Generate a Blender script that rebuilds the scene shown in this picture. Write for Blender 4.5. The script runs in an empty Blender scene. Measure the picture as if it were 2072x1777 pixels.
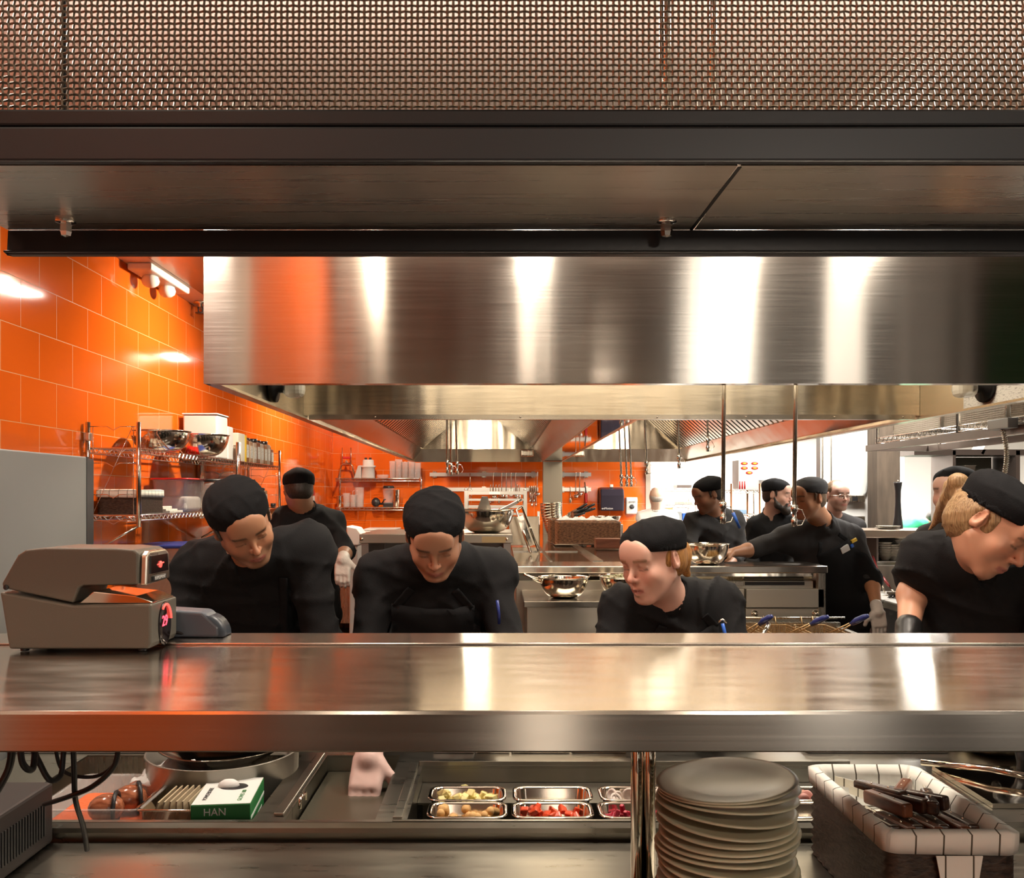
import bpy, math, random
import numpy as np
from mathutils import Vector, Matrix

# ---------------------------------------------------------------- camera, world, exposure
SC = bpy.context.scene
CH = 1.62                      # eye height of the photographer
FPX, CX, CY = 1800.0, 1012.0, 1003.0
cam_d = bpy.data.cameras.new('camera'); cam = bpy.data.objects.new('camera', cam_d)
SC.collection.objects.link(cam); SC.camera = cam
cam.location = (0, 0, CH); cam.rotation_euler = (math.pi/2, 0, 0)
cam_d.sensor_width = 36; cam_d.lens = 36*FPX/2072
cam_d.shift_x = (1036-CX)/2072; cam_d.shift_y = (CY-888.5)/2072
cam_d.clip_start = 0.05; cam_d.clip_end = 100
SC.view_settings.view_transform = 'Standard'; SC.view_settings.look = 'None'
SC.view_settings.exposure = 0.0; SC.view_settings.gamma = 1.0; SC.view_settings.use_curve_mapping = False
world = bpy.data.worlds.new('world'); SC.world = world; world.use_nodes = True
world.node_tree.nodes['Background'].inputs[0].default_value = (1.0, .80, .62, 1)
world.node_tree.nodes['Background'].inputs[1].default_value = .16
try:
    SC.cycles.use_denoising = True
    SC.cycles.max_bounces = 7; SC.cycles.diffuse_bounces = 3; SC.cycles.glossy_bounces = 4
    SC.cycles.transmission_bounces = 5; SC.cycles.transparent_max_bounces = 6
    SC.cycles.caustics_reflective = False; SC.cycles.caustics_refractive = False
    SC.cycles.sample_clamp_indirect = 4.0
except Exception: pass

def V(px, py, Y):
    return ((px-CX)/FPX*Y, Y, CH+(CY-py)/FPX*Y)
def XP(px, Y): return (px-CX)/FPX*Y
def ZP(py, Y): return CH+(CY-py)/FPX*Y

def area(name, loc, sx, sy, power, col=(1, .86, .70), rot=(0, 0, 0), spread=180):
    d = bpy.data.lights.new(name, 'AREA'); d.shape = 'RECTANGLE'; d.size = sx; d.size_y = sy
    d.energy = power; d.color = col; d.spread = math.radians(spread)
    o = bpy.data.objects.new(name, d); SC.collection.objects.link(o); o.location = loc; o.rotation_euler = rot
    return o
def spot(name, loc, power, target, col=(1, .84, .64), size=70, blend=.8, rad=.04):
    d = bpy.data.lights.new(name, 'SPOT'); d.energy = power; d.color = col
    d.spot_size = math.radians(size); d.spot_blend = blend; d.shadow_soft_size = rad
    o = bpy.data.objects.new(name, d); SC.collection.objects.link(o); o.location = loc
    o.rotation_euler = (Vector(target)-Vector(loc)).to_track_quat('-Z', 'Y').to_euler()
    return o
CEIL = 2.905
# light of the ceiling and hood fittings, plus added fills that have no fitting
area('white_room_light', (4.4, 9.6, CEIL-.06), 2.6, 2.6, 620, (1, .96, .90))
area('passage_light', (2.6, 12.0, CEIL-.06), 1.0, 1.0, 160, (1, .96, .90))
area('right_line_light', (3.4, 5.4, CEIL-.06), .5, 1.6, 110, (1, .93, .84))
for _x, _p in ((-1.35, 20), (.15, 19), (1.06, 20), (1.62, 14)): area('pass_light', (_x, 2.12, CEIL-.05), .14, .4, _p, (1, .88, .74))  # leftmost is an added fill for the left cooks, without a troffer
area('pass_ceiling_fill', (.3, 2.2, 2.50), 3.2, .12, 15, (1, .86, .78), rot=(math.pi, 0, 0))  # added upward fill, stands in for bounce on the ceiling above the pass
area('dining_light', (.6, -3.2, 5.1), .3, .3, 14, (1, .78, .56))
spot('dining_wall_fill', (-1.0, -3.4, 4.9), 700, (-2.05, -3.3, 2.9), size=140, blend=1.0)  # unseen spot added to brighten the orange wall mirrored in the hood
spot('dining_panel_fill', (-1.2, -.9, 4.9), 170, (-2.05, -.9, 3.2), size=110, blend=1.0)  # added spot on the pale panel, for its reflection in the hood
area('dining_low_fill', (.75, -.55, 2.15), .12, .12, 10, (1, .82, .64), rot=(math.radians(50), 0, 0))  # added low fill from behind the camera for plates and faces
for _x in (-.845, 1.51): spot('cook_front_fill', (_x, .3, 3.2), 22, (_x*.6+.2, 2.4, 1.4), (1, .82, .62), size=90, rad=.02)  # added frontal fills for the cooks, also giving thin streaks on the hood
spot('back_wall_fill', (-.3, 8.6, CH+.70), 90, (-.3, 10.9, 1.5), size=110)  # added fill inside the canopy, lifts the dark back wall
spot('back_wall_fill', (1.4, 8.6, CH+.70), 90, (1.4, 10.9, 1.5), size=110)  # second added fill, for the right part of the back wall
spot('corner_fill', (-1.4, 9.0, CEIL-.04), 120, (-1.4, 10.9, 1.8), size=90)  # added fill aimed at the left end of the back wall
area('right_wall_fill', (2.75, 6.9, CEIL-.06), .5, .5, 75, (1, .95, .88))  # added fill to whiten the partition wall; no fitting hangs here
area('hood_light_front', (.6, 3.75, CH+.90), 2.2, .5, 34, (1, .86, .66))
area('hood_light_left', (-.3, 7.2, CH+.90), .5, 4.0, 70, (1, .86, .66))
area('hood_light_right', (1.45, 7.2, CH+.90), .5, 4.0, 60, (1, .86, .66))
for i, (y, p) in enumerate([(5.2, 175), (8.1, 240), (3.3, 35)]):
    spot('wall_washer', (-1.16, y, CEIL-.03), p, (-2.05, y+.05, 2.0), size=140, blend=1.0)

# ---------------------------------------------------------------- materials
MATS = {}
def nmat(name):
    m = bpy.data.materials.new(name); m.use_nodes = True; MATS[name] = m
    nt = m.node_tree; return m, nt, nt.nodes['Principled BSDF']
def lnk(nt, a, b): nt.links.new(a, b)
def setin(b, **kw):
    for k, v in kw.items():
        b.inputs[k.replace('_', ' ')].default_value = v
def noise_bump(nt, b, scale, strength, dist=.002, sc=(1, 1, 1), detail=3):
    tc = nt.nodes.new('ShaderNodeTexCoord'); mp = nt.nodes.new('ShaderNodeMapping')
    mp.inputs['Scale'].default_value = sc
    n = nt.nodes.new('ShaderNodeTexNoise'); n.inputs['Scale'].default_value = scale; n.inputs['Detail'].default_value = detail
    bp = nt.nodes.new('ShaderNodeBump'); bp.inputs['Strength'].default_value = strength; bp.inputs['Distance'].default_value = dist
    lnk(nt, tc.outputs['Object'], mp.inputs['Vector']); lnk(nt, mp.outputs[0], n.inputs['Vector'])
    lnk(nt, n.outputs['Fac'], bp.inputs['Height']); lnk(nt, bp.outputs[0], b.inputs['Normal'])
    return n, mp, bp
def mat(name, col, rough=.5, metal=0.0, bump=None, **kw):
    m, nt, b = nmat(name); setin(b, Base_Color=(*col, 1), Roughness=rough, Metallic=metal)
    for k, v in kw.items(): b.inputs[k.replace('_', ' ')].default_value = v
    if bump: noise_bump(nt, b, *bump)
    return m
def steel(name, col=(.60, .56, .50), rough=.28, tangent=None, aniso=.0, wob=0.0, grain=None, wobs=(1, 1, 1), smear=.12):
    """brushed stainless steel: tangent points across the grain (the smear direction)"""
    m, nt, b = nmat(name); setin(b, Base_Color=(*col, 1), Roughness=rough, Metallic=1.0)
    if tangent:
        c = nt.nodes.new('ShaderNodeCombineXYZ')
        tangent = [q+e for q, e in zip(tangent, (.013, .16 if tangent[2] else .0, .0 if tangent[2] else .16))]
        for i in range(3): c.inputs[i].default_value = tangent[i]
        lnk(nt, c.outputs[0], b.inputs['Tangent']); b.inputs['Anisotropic'].default_value = aniso
    tc = nt.nodes.new('ShaderNodeTexCoord')
    nodes = []
    if wob:
        mp = nt.nodes.new('ShaderNodeMapping'); mp.inputs['Scale'].default_value = wobs
        n = nt.nodes.new('ShaderNodeTexNoise'); n.inputs['Scale'].default_value = 1.0; n.inputs['Detail'].default_value = 1.5
        bp = nt.nodes.new('ShaderNodeBump'); bp.inputs['Strength'].default_value = 1; bp.inputs['Distance'].default_value = wob
        lnk(nt, tc.outputs['Object'], mp.inputs[0]); lnk(nt, mp.outputs[0], n.inputs['Vector'])
        lnk(nt, n.outputs['Fac'], bp.inputs['Height']); lnk(nt, bp.outputs[0], b.inputs['Normal']); nodes.append(bp)
    if grain:
        mp = nt.nodes.new('ShaderNodeMapping'); mp.inputs['Scale'].default_value = grain
        n = nt.nodes.new('ShaderNodeTexNoise'); n.inputs['Scale'].default_value = 1.0; n.inputs['Detail'].default_value = 4
        lnk(nt, tc.outputs['Object'], mp.inputs[0]); lnk(nt, mp.outputs[0], n.inputs['Vector'])
        r = nt.nodes.new('ShaderNodeMapRange'); r.inputs['To Min'].default_value = max(rough-smear, .03); r.inputs['To Max'].default_value = rough+smear
        lnk(nt, n.outputs['Fac'], r.inputs['Value']); lnk(nt, r.outputs[0], b.inputs['Roughness'])
        mx = nt.nodes.new('ShaderNodeMix'); mx.data_type = 'RGBA'
        mx.inputs['A'].default_value = (*[c*.86 for c in col], 1); mx.inputs['B'].default_value = (*[min(c*1.1, 1) for c in col], 1)
        lnk(nt, n.outputs['Fac'], mx.inputs['Factor']); lnk(nt, mx.outputs['Result'], b.inputs['Base Color'])
    return m
def emis(name, col, strength):
    m, nt, b = nmat(name); setin(b, Base_Color=(*col, 1)); b.inputs['Emission Color'].default_value = (*col, 1)
    b.inputs['Emission Strength'].default_value = strength; return m
def tex_mix(name, c1, c2, rough, scale, sc=(1, 1, 1), lo=.4, hi=.6, bump=0, metal=0, detail=4):
    m, nt, b = nmat(name); setin(b, Roughness=rough, Metallic=metal)
    tc = nt.nodes.new('ShaderNodeTexCoord'); mp = nt.nodes.new('ShaderNodeMapping'); mp.inputs['Scale'].default_value = sc
    n = nt.nodes.new('ShaderNodeTexNoise'); n.inputs['Scale'].default_value = scale; n.inputs['Detail'].default_value = detail
    r = nt.nodes.new('ShaderNodeMapRange'); r.inputs['From Min'].default_value = lo; r.inputs['From Max'].default_value = hi
    mx = nt.nodes.new('ShaderNodeMix'); mx.data_type = 'RGBA'
    mx.inputs['A'].default_value = (*c1, 1); mx.inputs['B'].default_value = (*c2, 1)
    lnk(nt, tc.outputs['Object'], mp.inputs[0]); lnk(nt, mp.outputs[0], n.inputs['Vector']); lnk(nt, n.outputs['Fac'], r.inputs['Value'])
    lnk(nt, r.outputs[0], mx.inputs['Factor']); lnk(nt, mx.outputs['Result'], b.inputs['Base Color'])
    if bump:
        bp = nt.nodes.new('ShaderNodeBump'); bp.inputs['Strength'].default_value = .6; bp.inputs['Distance'].default_value = bump
        lnk(nt, n.outputs['Fac'], bp.inputs['Height']); lnk(nt, bp.outputs[0], b.inputs['Normal'])
    return m
def glass(name, col=(1, 1, 1), rough=.02, alpha=.25):
    m, nt, b = nmat(name); setin(b, Base_Color=(*col, 1), Roughness=rough)
    b.inputs['Alpha'].default_value = alpha; b.inputs['Specular IOR Level'].default_value = 1.0
    return m

S_HOOD = steel('hood_steel', (.66, .62, .56), .15, (0, 0, 1), .85, wob=.006, wobs=(2.6, 1, .25), grain=(3, 3, 160), smear=.03)
S_IN = steel('hood_inner_steel', (.62, .55, .44), .24, (0, 0, 1), .75, wob=.02, wobs=(4.5, 2, .5), grain=(5, 5, 120), smear=.04)
S_TOP = steel('shelf_top_steel', (.68, .62, .55), .17, (0, 1, 0), .80, wob=.003, wobs=(3, 1.5, 1), grain=(7, 30, 1), smear=.07)
S_LIP = steel('shelf_edge_steel', (.50, .46, .41), .20, (0, 0, 1), .75, grain=(2, 2, 300), smear=.03)
S_SATIN = mat('satin_steel', (.52, .48, .41), .34, .8)
S_BOWL = steel('bowl_steel', (.88, .82, .72), .12, wob=.0012, wobs=(9, 9, 9))
S_BEAM = steel('dark_steel', (.58, .53, .47), .28, (0, 1, 0), .6, grain=(2, 120, 2), smear=.03)
S_BLK = mat('blackened_steel', (.030, .031, .033), .42, .75, (60, .15, .002))
S_GEN = steel('stainless_steel', (.60, .55, .47), .27, grain=(90, 4, 4), smear=.07)
S_PREP = steel('worn_stainless_steel', (.36, .34, .29), .30, (0, 1, 0), .5, grain=(8, 60, 4), smear=.08)
S_MIR = steel('polished_steel', (.78, .72, .62), .07, wob=.0012, wobs=(9, 9, 9))
S_SOF = steel('mirror_steel', (.80, .78, .74), .03)
CHROME = steel('chrome_wire', (.80, .77, .72), .14)
M_WHITE = mat('white_plastic', (.82, .80, .76), .35)
M_WALLW = mat('white_paint', (.84, .82, .77), .55, 0, (40, .1, .002))
M_BLACKP = mat('black_plastic', (.02, .02, .022), .35)
M_DARK = mat('dark_plastic', (.035, .03, .045), .22)
M_GREYM = mat('painted_grey_metal', (.17, .155, .125), .40, .2, (900, .35, .0008))
M_FRIDGE = mat('grey_appliance_side', (.32, .33, .32), .45, .3, (3, .05, .01))
M_CLOTH = mat('black_cotton', (.011, .011, .012), .85, 0, (350, .35, .002))
M_CLOTHG = mat('faded_black_cotton', (.045, .043, .043), .85, 0, (300, .35, .002))
M_CAP = mat('black_cap_cloth', (.007, .007, .008), .9, 0, (300, .3, .002))
for _m in (M_CLOTH, M_CLOTHG, M_CAP): _m.node_tree.nodes['Principled BSDF'].inputs['Specular IOR Level'].default_value = .18
M_GREEN = mat('green_shirt_cotton', (.02, .42, .18), .8)
M_SHIRTW = mat('white_cotton', (.82, .80, .77), .8)
M_GLOVE = mat('white_latex', (.80, .72, .66), .5, 0, (60, .4, .004))
M_BGLOVE = mat('black_latex', (.012, .012, .012), .4)
M_RED = mat('red_plastic', (.65, .02, .02), .35)
M_BLUE = mat('blue_plastic', (.03, .14, .62), .35)
M_DBLUE = mat('navy_plastic', (.03, .05, .25), .3)
M_YEL = mat('yellow_plastic', (.85, .55, .03), .4)
M_GREENP = mat('green_card', (.03, .22, .06), .45)
M_CARD = mat('cardboard', (.62, .42, .20), .8)
M_WOOD = tex_mix('rough_grey_timber', (.055, .040, .028), (.13, .095, .065), .85, 2.2, (7, 7, 1.3), .25, .75, .006)
M_CHERRY = tex_mix('red_brown_wood', (.20, .055, .02), (.30, .09, .04), .35, 6, (1, 8, 8))
M_PLATE = mat('glazed_stoneware', (.60, .58, .42), .28)
M_PLATEF = mat('cream_stoneware', (.58, .52, .42), .25)
M_CLEAR = glass('clear_polycarbonate', (.9, .86, .82), .05, .28)
M_GLASS = glass('clear_glass', (1, .96, .92), .02, .20)
M_PAPER = tex_mix('printed_paper', (.80, .77, .70), (.45, .42, .38), .7, 60, (1, 1, 6), .55, .62)
M_CABLE = mat('black_cable', (.012, .012, .014), .45)
M_SCREEN = mat('dark_display', (.02, .012, .012), .1)
M_BRONZE = mat('brown_powder_coat', (.13, .10, .085), .4, .4)

# glazed orange wall tiles
def tile_mat():
    m, nt, b = nmat('orange_glazed_tile'); setin(b, Roughness=.10)
    b.inputs['Coat Weight'].default_value = .6; b.inputs['Coat Roughness'].default_value = .04
    uv = nt.nodes.new('ShaderNodeUVMap')
    br = nt.nodes.new('ShaderNodeTexBrick'); br.offset = .5; br.squash = 1.0
    br.inputs['Scale'].default_value = 1.0; br.inputs['Mortar Size'].default_value = .0016; br.inputs['Mortar Smooth'].default_value = .1
    br.inputs['Brick Width'].default_value = .3085; br.inputs['Row Height'].default_value = .205
    br.inputs['Color1'].default_value = (.90, .150, .012, 1); br.inputs['Color2'].default_value = (.86, .138, .011, 1)
    br.inputs['Mortar'].default_value = (.80, .42, .20, 1)
    lnk(nt, uv.outputs[0], br.inputs['Vector']); lnk(nt, br.outputs['Color'], b.inputs['Base Color'])
    r = nt.nodes.new('ShaderNodeMapRange'); r.inputs['To Min'].default_value = .09; r.inputs['To Max'].default_value = .5
    lnk(nt, br.outputs['Fac'], r.inputs['Value']); lnk(nt, r.outputs[0], b.inputs['Roughness'])
    bp = nt.nodes.new('ShaderNodeBump'); bp.invert = True; bp.inputs['Strength'].default_value = .7; bp.inputs['Distance'].default_value = .0015
    n = nt.nodes.new('ShaderNodeTexNoise'); n.inputs['Scale'].default_value = 2.2; n.inputs['Detail'].default_value = 1
    lnk(nt, uv.outputs[0], n.inputs['Vector'])
    bp2 = nt.nodes.new('ShaderNodeBump'); bp2.inputs['Strength'].default_value = .8; bp2.inputs['Distance'].default_value = .004
    lnk(nt, n.outputs['Fac'], bp2.inputs['Height']); lnk(nt, br.outputs['Fac'], bp.inputs['Height'])
    lnk(nt, bp2.outputs[0], bp.inputs['Normal']); lnk(nt, bp.outputs[0], b.inputs['Normal'])
    return m
M_TILE = tile_mat()
def ceil_mat():
    m, nt, b = nmat('ceiling_panels'); setin(b, Roughness=.6)
    tc = nt.nodes.new('ShaderNodeTexCoord')
    br = nt.nodes.new('ShaderNodeTexBrick'); br.offset = 0; br.inputs['Scale'].default_value = 1
    br.inputs['Mortar Size'].default_value = .006; br.inputs['Brick Width'].default_value = 1.2; br.inputs['Row Height'].default_value = .6
    br.inputs['Color1'].default_value = (.80, .70, .60, 1); br.inputs['Color2'].default_value = (.77, .67, .57, 1); br.inputs['Mortar'].default_value = (.55, .48, .40, 1)
    lnk(nt, tc.outputs['Object'], br.inputs['Vector']); lnk(nt, br.outputs['Color'], b.inputs['Base Color'])
    return m
M_CEIL = ceil_mat()
M_FLOOR = tex_mix('red_brown_floor', (.05, .035, .03), (.08, .055, .042), .12, 4)
M_DINE = mat('brown_dining_wall', (.10, .085, .07), .7)
M_DGREEN = mat('green_dining_wall', (.02, .16, .06), .7)
def gingham(name, base, line, s=.045, w=.07, use='UV'):
    m, nt, b = nmat(name); setin(b, Roughness=.85)
    src = nt.nodes.new('ShaderNodeUVMap').outputs[0]
    br = nt.nodes.new('ShaderNodeTexBrick'); br.offset = 0; br.inputs['Scale'].default_value = 1
    br.inputs['Brick Width'].default_value = s; br.inputs['Row Height'].default_value = s*2.4; br.inputs['Mortar Size'].default_value = s*w/2
    br.inputs['Mortar Smooth'].default_value = 0.2
    br.inputs['Color1'].default_value = (*base, 1); br.inputs['Color2'].default_value = (*base, 1); br.inputs['Mortar'].default_value = (*line, 1)
    lnk(nt, src, br.inputs['Vector']); lnk(nt, br.outputs['Color'], b.inputs['Base Color'])
    n = nt.nodes.new('ShaderNodeTexNoise'); n.inputs['Scale'].default_value = 25
    bp = nt.nodes.new('ShaderNodeBump'); bp.inputs['Strength'].default_value = .5; bp.inputs['Distance'].default_value = .006
    lnk(nt, src, n.inputs['Vector']); lnk(nt, n.outputs['Fac'], bp.inputs['Height']); lnk(nt, bp.outputs[0], b.inputs['Normal'])
    return m
M_GING = gingham('checked_liner_cloth', (.84, .82, .74), (.09, .075, .05))

# ---------------------------------------------------------------- object helpers
COL = SC.collection
def thing(name, label, cat, loc=(0, 0, 0), group=None, rot=0.0):
    o = bpy.data.objects.new(name, None); COL.objects.link(o); o.location = loc; o.rotation_euler = (0, 0, rot)
    o.empty_display_size = .05; o['label'] = label; o['category'] = cat
    if group: o['group'] = group
    return o
def tag(o, label, cat, group=None, kind=None):
    o['label'] = label; o['category'] = cat
    if group: o['group'] = group
    if kind: o['kind'] = kind
    return o
def struct(o, label=None):
    o['kind'] = 'structure'
    if label: o['label'] = label
    return o

def wloc(o):
    p = Vector((0, 0, 0))
    while o is not None:
        p = p + o.location; o = o.parent
    return p

def frame(d, up=(0, 0, 1)):
    d = np.array(d, float); d = d/np.linalg.norm(d)
    up = np.array(up, float)
    if abs(np.dot(d, up)) > .99: up = np.array((1., 0, 0))
    a = np.cross(up, d); a /= np.linalg.norm(a); b = np.cross(d, a)
    return a, b, d
def rotz(a):
    c, s = math.cos(a), math.sin(a); return np.array([[c, -s, 0], [s, c, 0], [0, 0, 1.]])
def rotx(a):
    c, s = math.cos(a), math.sin(a); return np.array([[1., 0, 0], [0, c, -s], [0, s, c]])
def roty(a):
    c, s = math.cos(a), math.sin(a); return np.array([[c, 0, s], [0, 1., 0], [-s, 0, c]])

class MB:
    """collects shapes and links them as ONE mesh object"""
    def __init__(s): s.v = []; s.f = []; s.uv = {}; s.sm = []
    def _add(s, vs, fs, smooth=False):
        n = len(s.v); s.v += [tuple(map(float, p)) for p in vs]
        for f in fs: s.f.append(tuple(i+n for i in f)); s.sm.append(smooth)
        return s
    def box(s, x0, x1, y0, y1, z0, z1):
        vs = [(x, y, z) for z in (z0, z1) for y in (y0, y1) for x in (x0, x1)]
        return s._add(vs, [(0, 2, 3, 1), (4, 5, 7, 6), (0, 1, 5, 4), (2, 6, 7, 3), (0, 4, 6, 2), (1, 3, 7, 5)])
    def obox(s, c, h, R=None):
        R = np.eye(3) if R is None else np.array(R); c = np.array(c, float)
        vs = [c+R@(np.array([x*h[0], y*h[1], z*h[2]])) for z in (-1, 1) for y in (-1, 1) for x in (-1, 1)]
        return s._add(vs, [(0, 2, 3, 1), (4, 5, 7, 6), (0, 1, 5, 4), (2, 6, 7, 3), (0, 4, 6, 2), (1, 3, 7, 5)])
    def tube(s, pts, r, n=8, closed=False, caps=True):
        pts = [np.array(p, float) for p in pts]; m = len(pts)
        rr = r if hasattr(r, '__len__') else [r]*m
        vs = []; pa = None
        for i, p in enumerate(pts):
            if closed: d = pts[(i+1) % m]-pts[i-1]
            else: d = pts[min(i+1, m-1)]-pts[max(i-1, 0)]
            if np.linalg.norm(d) < 1e-9: d = np.array((0, 0, 1.))
            d = d/np.linalg.norm(d)
            if pa is None: a, b, _ = frame(d)
            else:
                a = pa-d*np.dot(pa, d)
                if np.linalg.norm(a) < 1e-6: a, b, _ = frame(d)
                a = a/np.linalg.norm(a); b = np.cross(d, a)
            pa = a
            for k in range(n):
                t = 2*math.pi*k/n; vs.append(p+rr[i]*(math.cos(t)*a+math.sin(t)*b))
        fs = []
        for i in range(m if closed else m-1):
            j = (i+1) % m
            for k in range(n):
                k2 = (k+1) % n; fs.append((i*n+k, i*n+k2, j*n+k2, j*n+k))
        if caps and not closed:
            fs.append(tuple(range(n))[::-1]); fs.append(tuple((m-1)*n+k for k in range(n)))
        return s._add(vs, fs, n > 4)
    def cyl(s, p0, p1, r0, r1=None, n=16): return s.tube([p0, p1], [r0, r0 if r1 is None else r1], n)
    def lathe(s, prof, c=(0, 0, 0), n=32, R=None, smooth=True):
        """prof: (radius, z) pairs"""
        R = np.eye(3) if R is None else np.array(R); c = np.array(c, float); vs = []; m = len(prof)
        for r, z in prof:
            for k in range(n):
                t = 2*math.pi*k/n; vs.append(c+R@np.array([r*math.cos(t), r*math.sin(t), z]))
        fs = [(i*n+k, i*n+(k+1) % n, (i+1)*n+(k+1) % n, (i+1)*n+k) for i in range(m-1) for k in range(n)]
        if prof[0][0] > 1e-5: fs.append(tuple(range(n))[::-1])
        if prof[-1][0] > 1e-5: fs.append(tuple((m-1)*n+k for k in range(n)))
        return s._add(vs, fs, smooth)
    def prism(s, poly, axis, a, b):
        """poly in the plane normal to axis ('x': (y,z), 'y': (x,z), 'z': (x,y)), extruded from a to b"""
        def P(u, v, w): return {'x': (w, u, v), 'y': (u, w, v), 'z': (u, v, w)}[axis]
        n = len(poly); vs = [P(u, v, a) for u, v in poly]+[P(u, v, b) for u, v in poly]
        fs = [tuple(range(n)), tuple(range(2*n-1, n-1, -1))]+[(i, (i+1) % n, (i+1) % n+n, i+n)[::-1] for i in range(n)]
        return s._add(vs, fs)
    def quad(s, a, b, c, d): return s._add([a, b, c, d], [(0, 1, 2, 3)])
    def grid(s, P, smooth=True):
        """P[i][j] points"""
        h, w = len(P), len(P[0]); vs = [p for r in P for p in r]
        fs = [(i*w+j, i*w+j+1, (i+1)*w+j+1, (i+1)*w+j) for i in range(h-1) for j in range(w-1)]
        return s._add(vs, fs, smooth)
    def sphere(s, c, r, n=12, R=None):
        r = r if hasattr(r, '__len__') else (r, r, r); R = np.eye(3) if R is None else np.array(R)
        c = np.array(c, float); vs = []; m = n//2+1
        for i in range(m):
            a = math.pi*i/(m-1)
            for k in range(n):
                t = 2*math.pi*k/n
                vs.append(c+R@np.array([r[0]*math.sin(a)*math.cos(t), r[1]*math.sin(a)*math.sin(t), r[2]*math.cos(a)]))
        fs = [(i*n+k, (i+1)*n+k, (i+1)*n+(k+1) % n, i*n+(k+1) % n) for i in range(m-1) for k in range(n)]
        return s._add(vs, fs, True)
    def build(s, name, m, parent=None, bevel=0, seg=2, uv=None, solid=0, local=False, sub=0, fix=True):
        me = bpy.data.meshes.new(name)
        off = np.zeros(3)
        if parent is not None and not local: off = np.array(wloc(parent))
        me.from_pydata([tuple(np.array(p)-off) for p in s.v], [], s.f)
        me.polygons.foreach_set('use_smooth', s.sm)
        if uv is not None:
            ul = me.uv_layers.new(name='UVMap')
            co = np.array(s.v)
            for l in me.loops:
                ul.data[l.index].uv = uv(co[l.vertex_index])
        me.materials.append(m); me.update()
        if fix:
            import bmesh
            bm = bmesh.new(); bm.from_mesh(me); bmesh.ops.remove_doubles(bm, verts=bm.verts, dist=1e-6)
            bmesh.ops.recalc_face_normals(bm, faces=bm.faces); bm.to_mesh(me); bm.free()
        o = bpy.data.objects.new(name, me); COL.objects.link(o)
        if parent is not None: o.parent = parent
        if solid:
            md = o.modifiers.new('solid', 'SOLIDIFY'); md.thickness = solid; md.offset = 0
        if sub:
            md = o.modifiers.new('sub', 'SUBSURF'); md.levels = sub; md.render_levels = sub
        if bevel:
            md = o.modifiers.new('bevel', 'BEVEL'); md.width = bevel; md.segments = seg; md.limit_method = 'ANGLE'; md.harden_normals = False
        return o

def dup(root, loc=None, label=None, rot=None, name=None, scale=None):
    r = root.copy(); COL.objects.link(r)
    if loc is not None: r.location = loc
    if rot is not None: r.rotation_euler = rot
    if scale is not None: r.scale = scale
    if label: r['label'] = label
    for ch in list(root.children):
        c = ch.copy(); COL.objects.link(c); c.parent = r
        for g in ch.children:
            d = g.copy(); COL.objects.link(d); d.parent = c
    return r
def text(name, body, size, m, loc, rot, parent=None, ext=.0004, align='CENTER', sx=1.0):
    cu = bpy.data.curves.new(name, 'FONT'); cu.body = body; cu.size = size; cu.extrude = ext; cu.align_x = align; cu.align_y = 'CENTER'
    cu.materials.append(m); o = bpy.data.objects.new(name, cu); COL.objects.link(o)
    p = Vector(loc)
    if parent is not None: o.parent = parent; p = p-wloc(parent)
    o.location = p; o.rotation_euler = rot; o.scale = (sx, 1, 1)
    bpy.context.view_layer.update()
    me = bpy.data.meshes.new_from_object(o.evaluated_get(bpy.context.evaluated_depsgraph_get()))
    q = bpy.data.objects.new(name, me); COL.objects.link(q); q.parent = parent; q.location = p; q.rotation_euler = rot; q.scale = (sx, 1, 1)
    bpy.data.objects.remove(o); q.name = name
    return q
# ---------------------------------------------------------------- room shell
WX, BY = -2.05, 10.9
def uv_left(c): return (c[1]-3.804-.154+60*.3085, c[2]-2.341+20*.205)
def uv_back(c): return (c[0]+2.05+60*.3085, c[2]-2.341+20*.205)
struct(MB().box(WX-.1, 8.5, -5.6, 14.1, -.1, 0).build('floor', M_FLOOR))
struct(MB().box(WX-.1, 8.5, 1.45, 14.1, CEIL, CEIL+.1).build('ceiling', M_CEIL))
DH = 5.3
struct(MB().box(WX-.1, 8.5, -5.6, 1.55, DH, DH+.1).build('ceiling_dining', M_DINE))
struct(MB().box(WX-.1, 8.5, 1.45, 1.55, CEIL+.1, DH).build('wall_bulkhead', M_DINE))
struct(MB().box(WX-.1, WX, -5.6, BY+.1, 0, DH).build('wall_left', M_TILE, uv=uv_left))
struct(MB().box(WX, 1.80, BY, BY+.1, 0, CEIL).build('wall_back', M_TILE, uv=uv_back))
struct(MB().box(1.78, 1.84, BY-.03, BY+.13, 0, CEIL).build('trim_1', steel('trim_steel', (.5, .45, .4), .35)))
struct(MB().box(1.70, 1.80, BY+.1, 14, 0, CEIL).build('wall_passage', M_WALLW))
struct(MB().box(1.70, 8.5, 13.5, 13.6, 0, CEIL).build('wall_far', M_WALLW))
struct(MB().box(2.79, 3.42, 7.75, 7.85, 0, CEIL).build('wall_partition', M_WALLW))
struct(MB().box(2.80, 2.815, 7.745, 7.75, 0, CEIL).box(2.875, 2.885, 7.735, 7.75, 0, CEIL).build('trim_2', S_GEN))
struct(MB().box(8.4, 8.5, -5.6, 13.6, 0, DH).build('wall_right', M_WALLW))
struct(MB().box(WX, 6.2, -5.6, -5.5, 0, DH).build('wall_dining', M_DINE))
struct(MB().box(6.2, 8.5, -5.6, -5.5, 0, DH).build('wall_dining_green', M_DGREEN))
struct(MB().box(WX, WX+.02, -1.5, -.3, 0, DH).build('trim_5', mat('pale_pink_panel', (.80, .60, .52), .4)))
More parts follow.
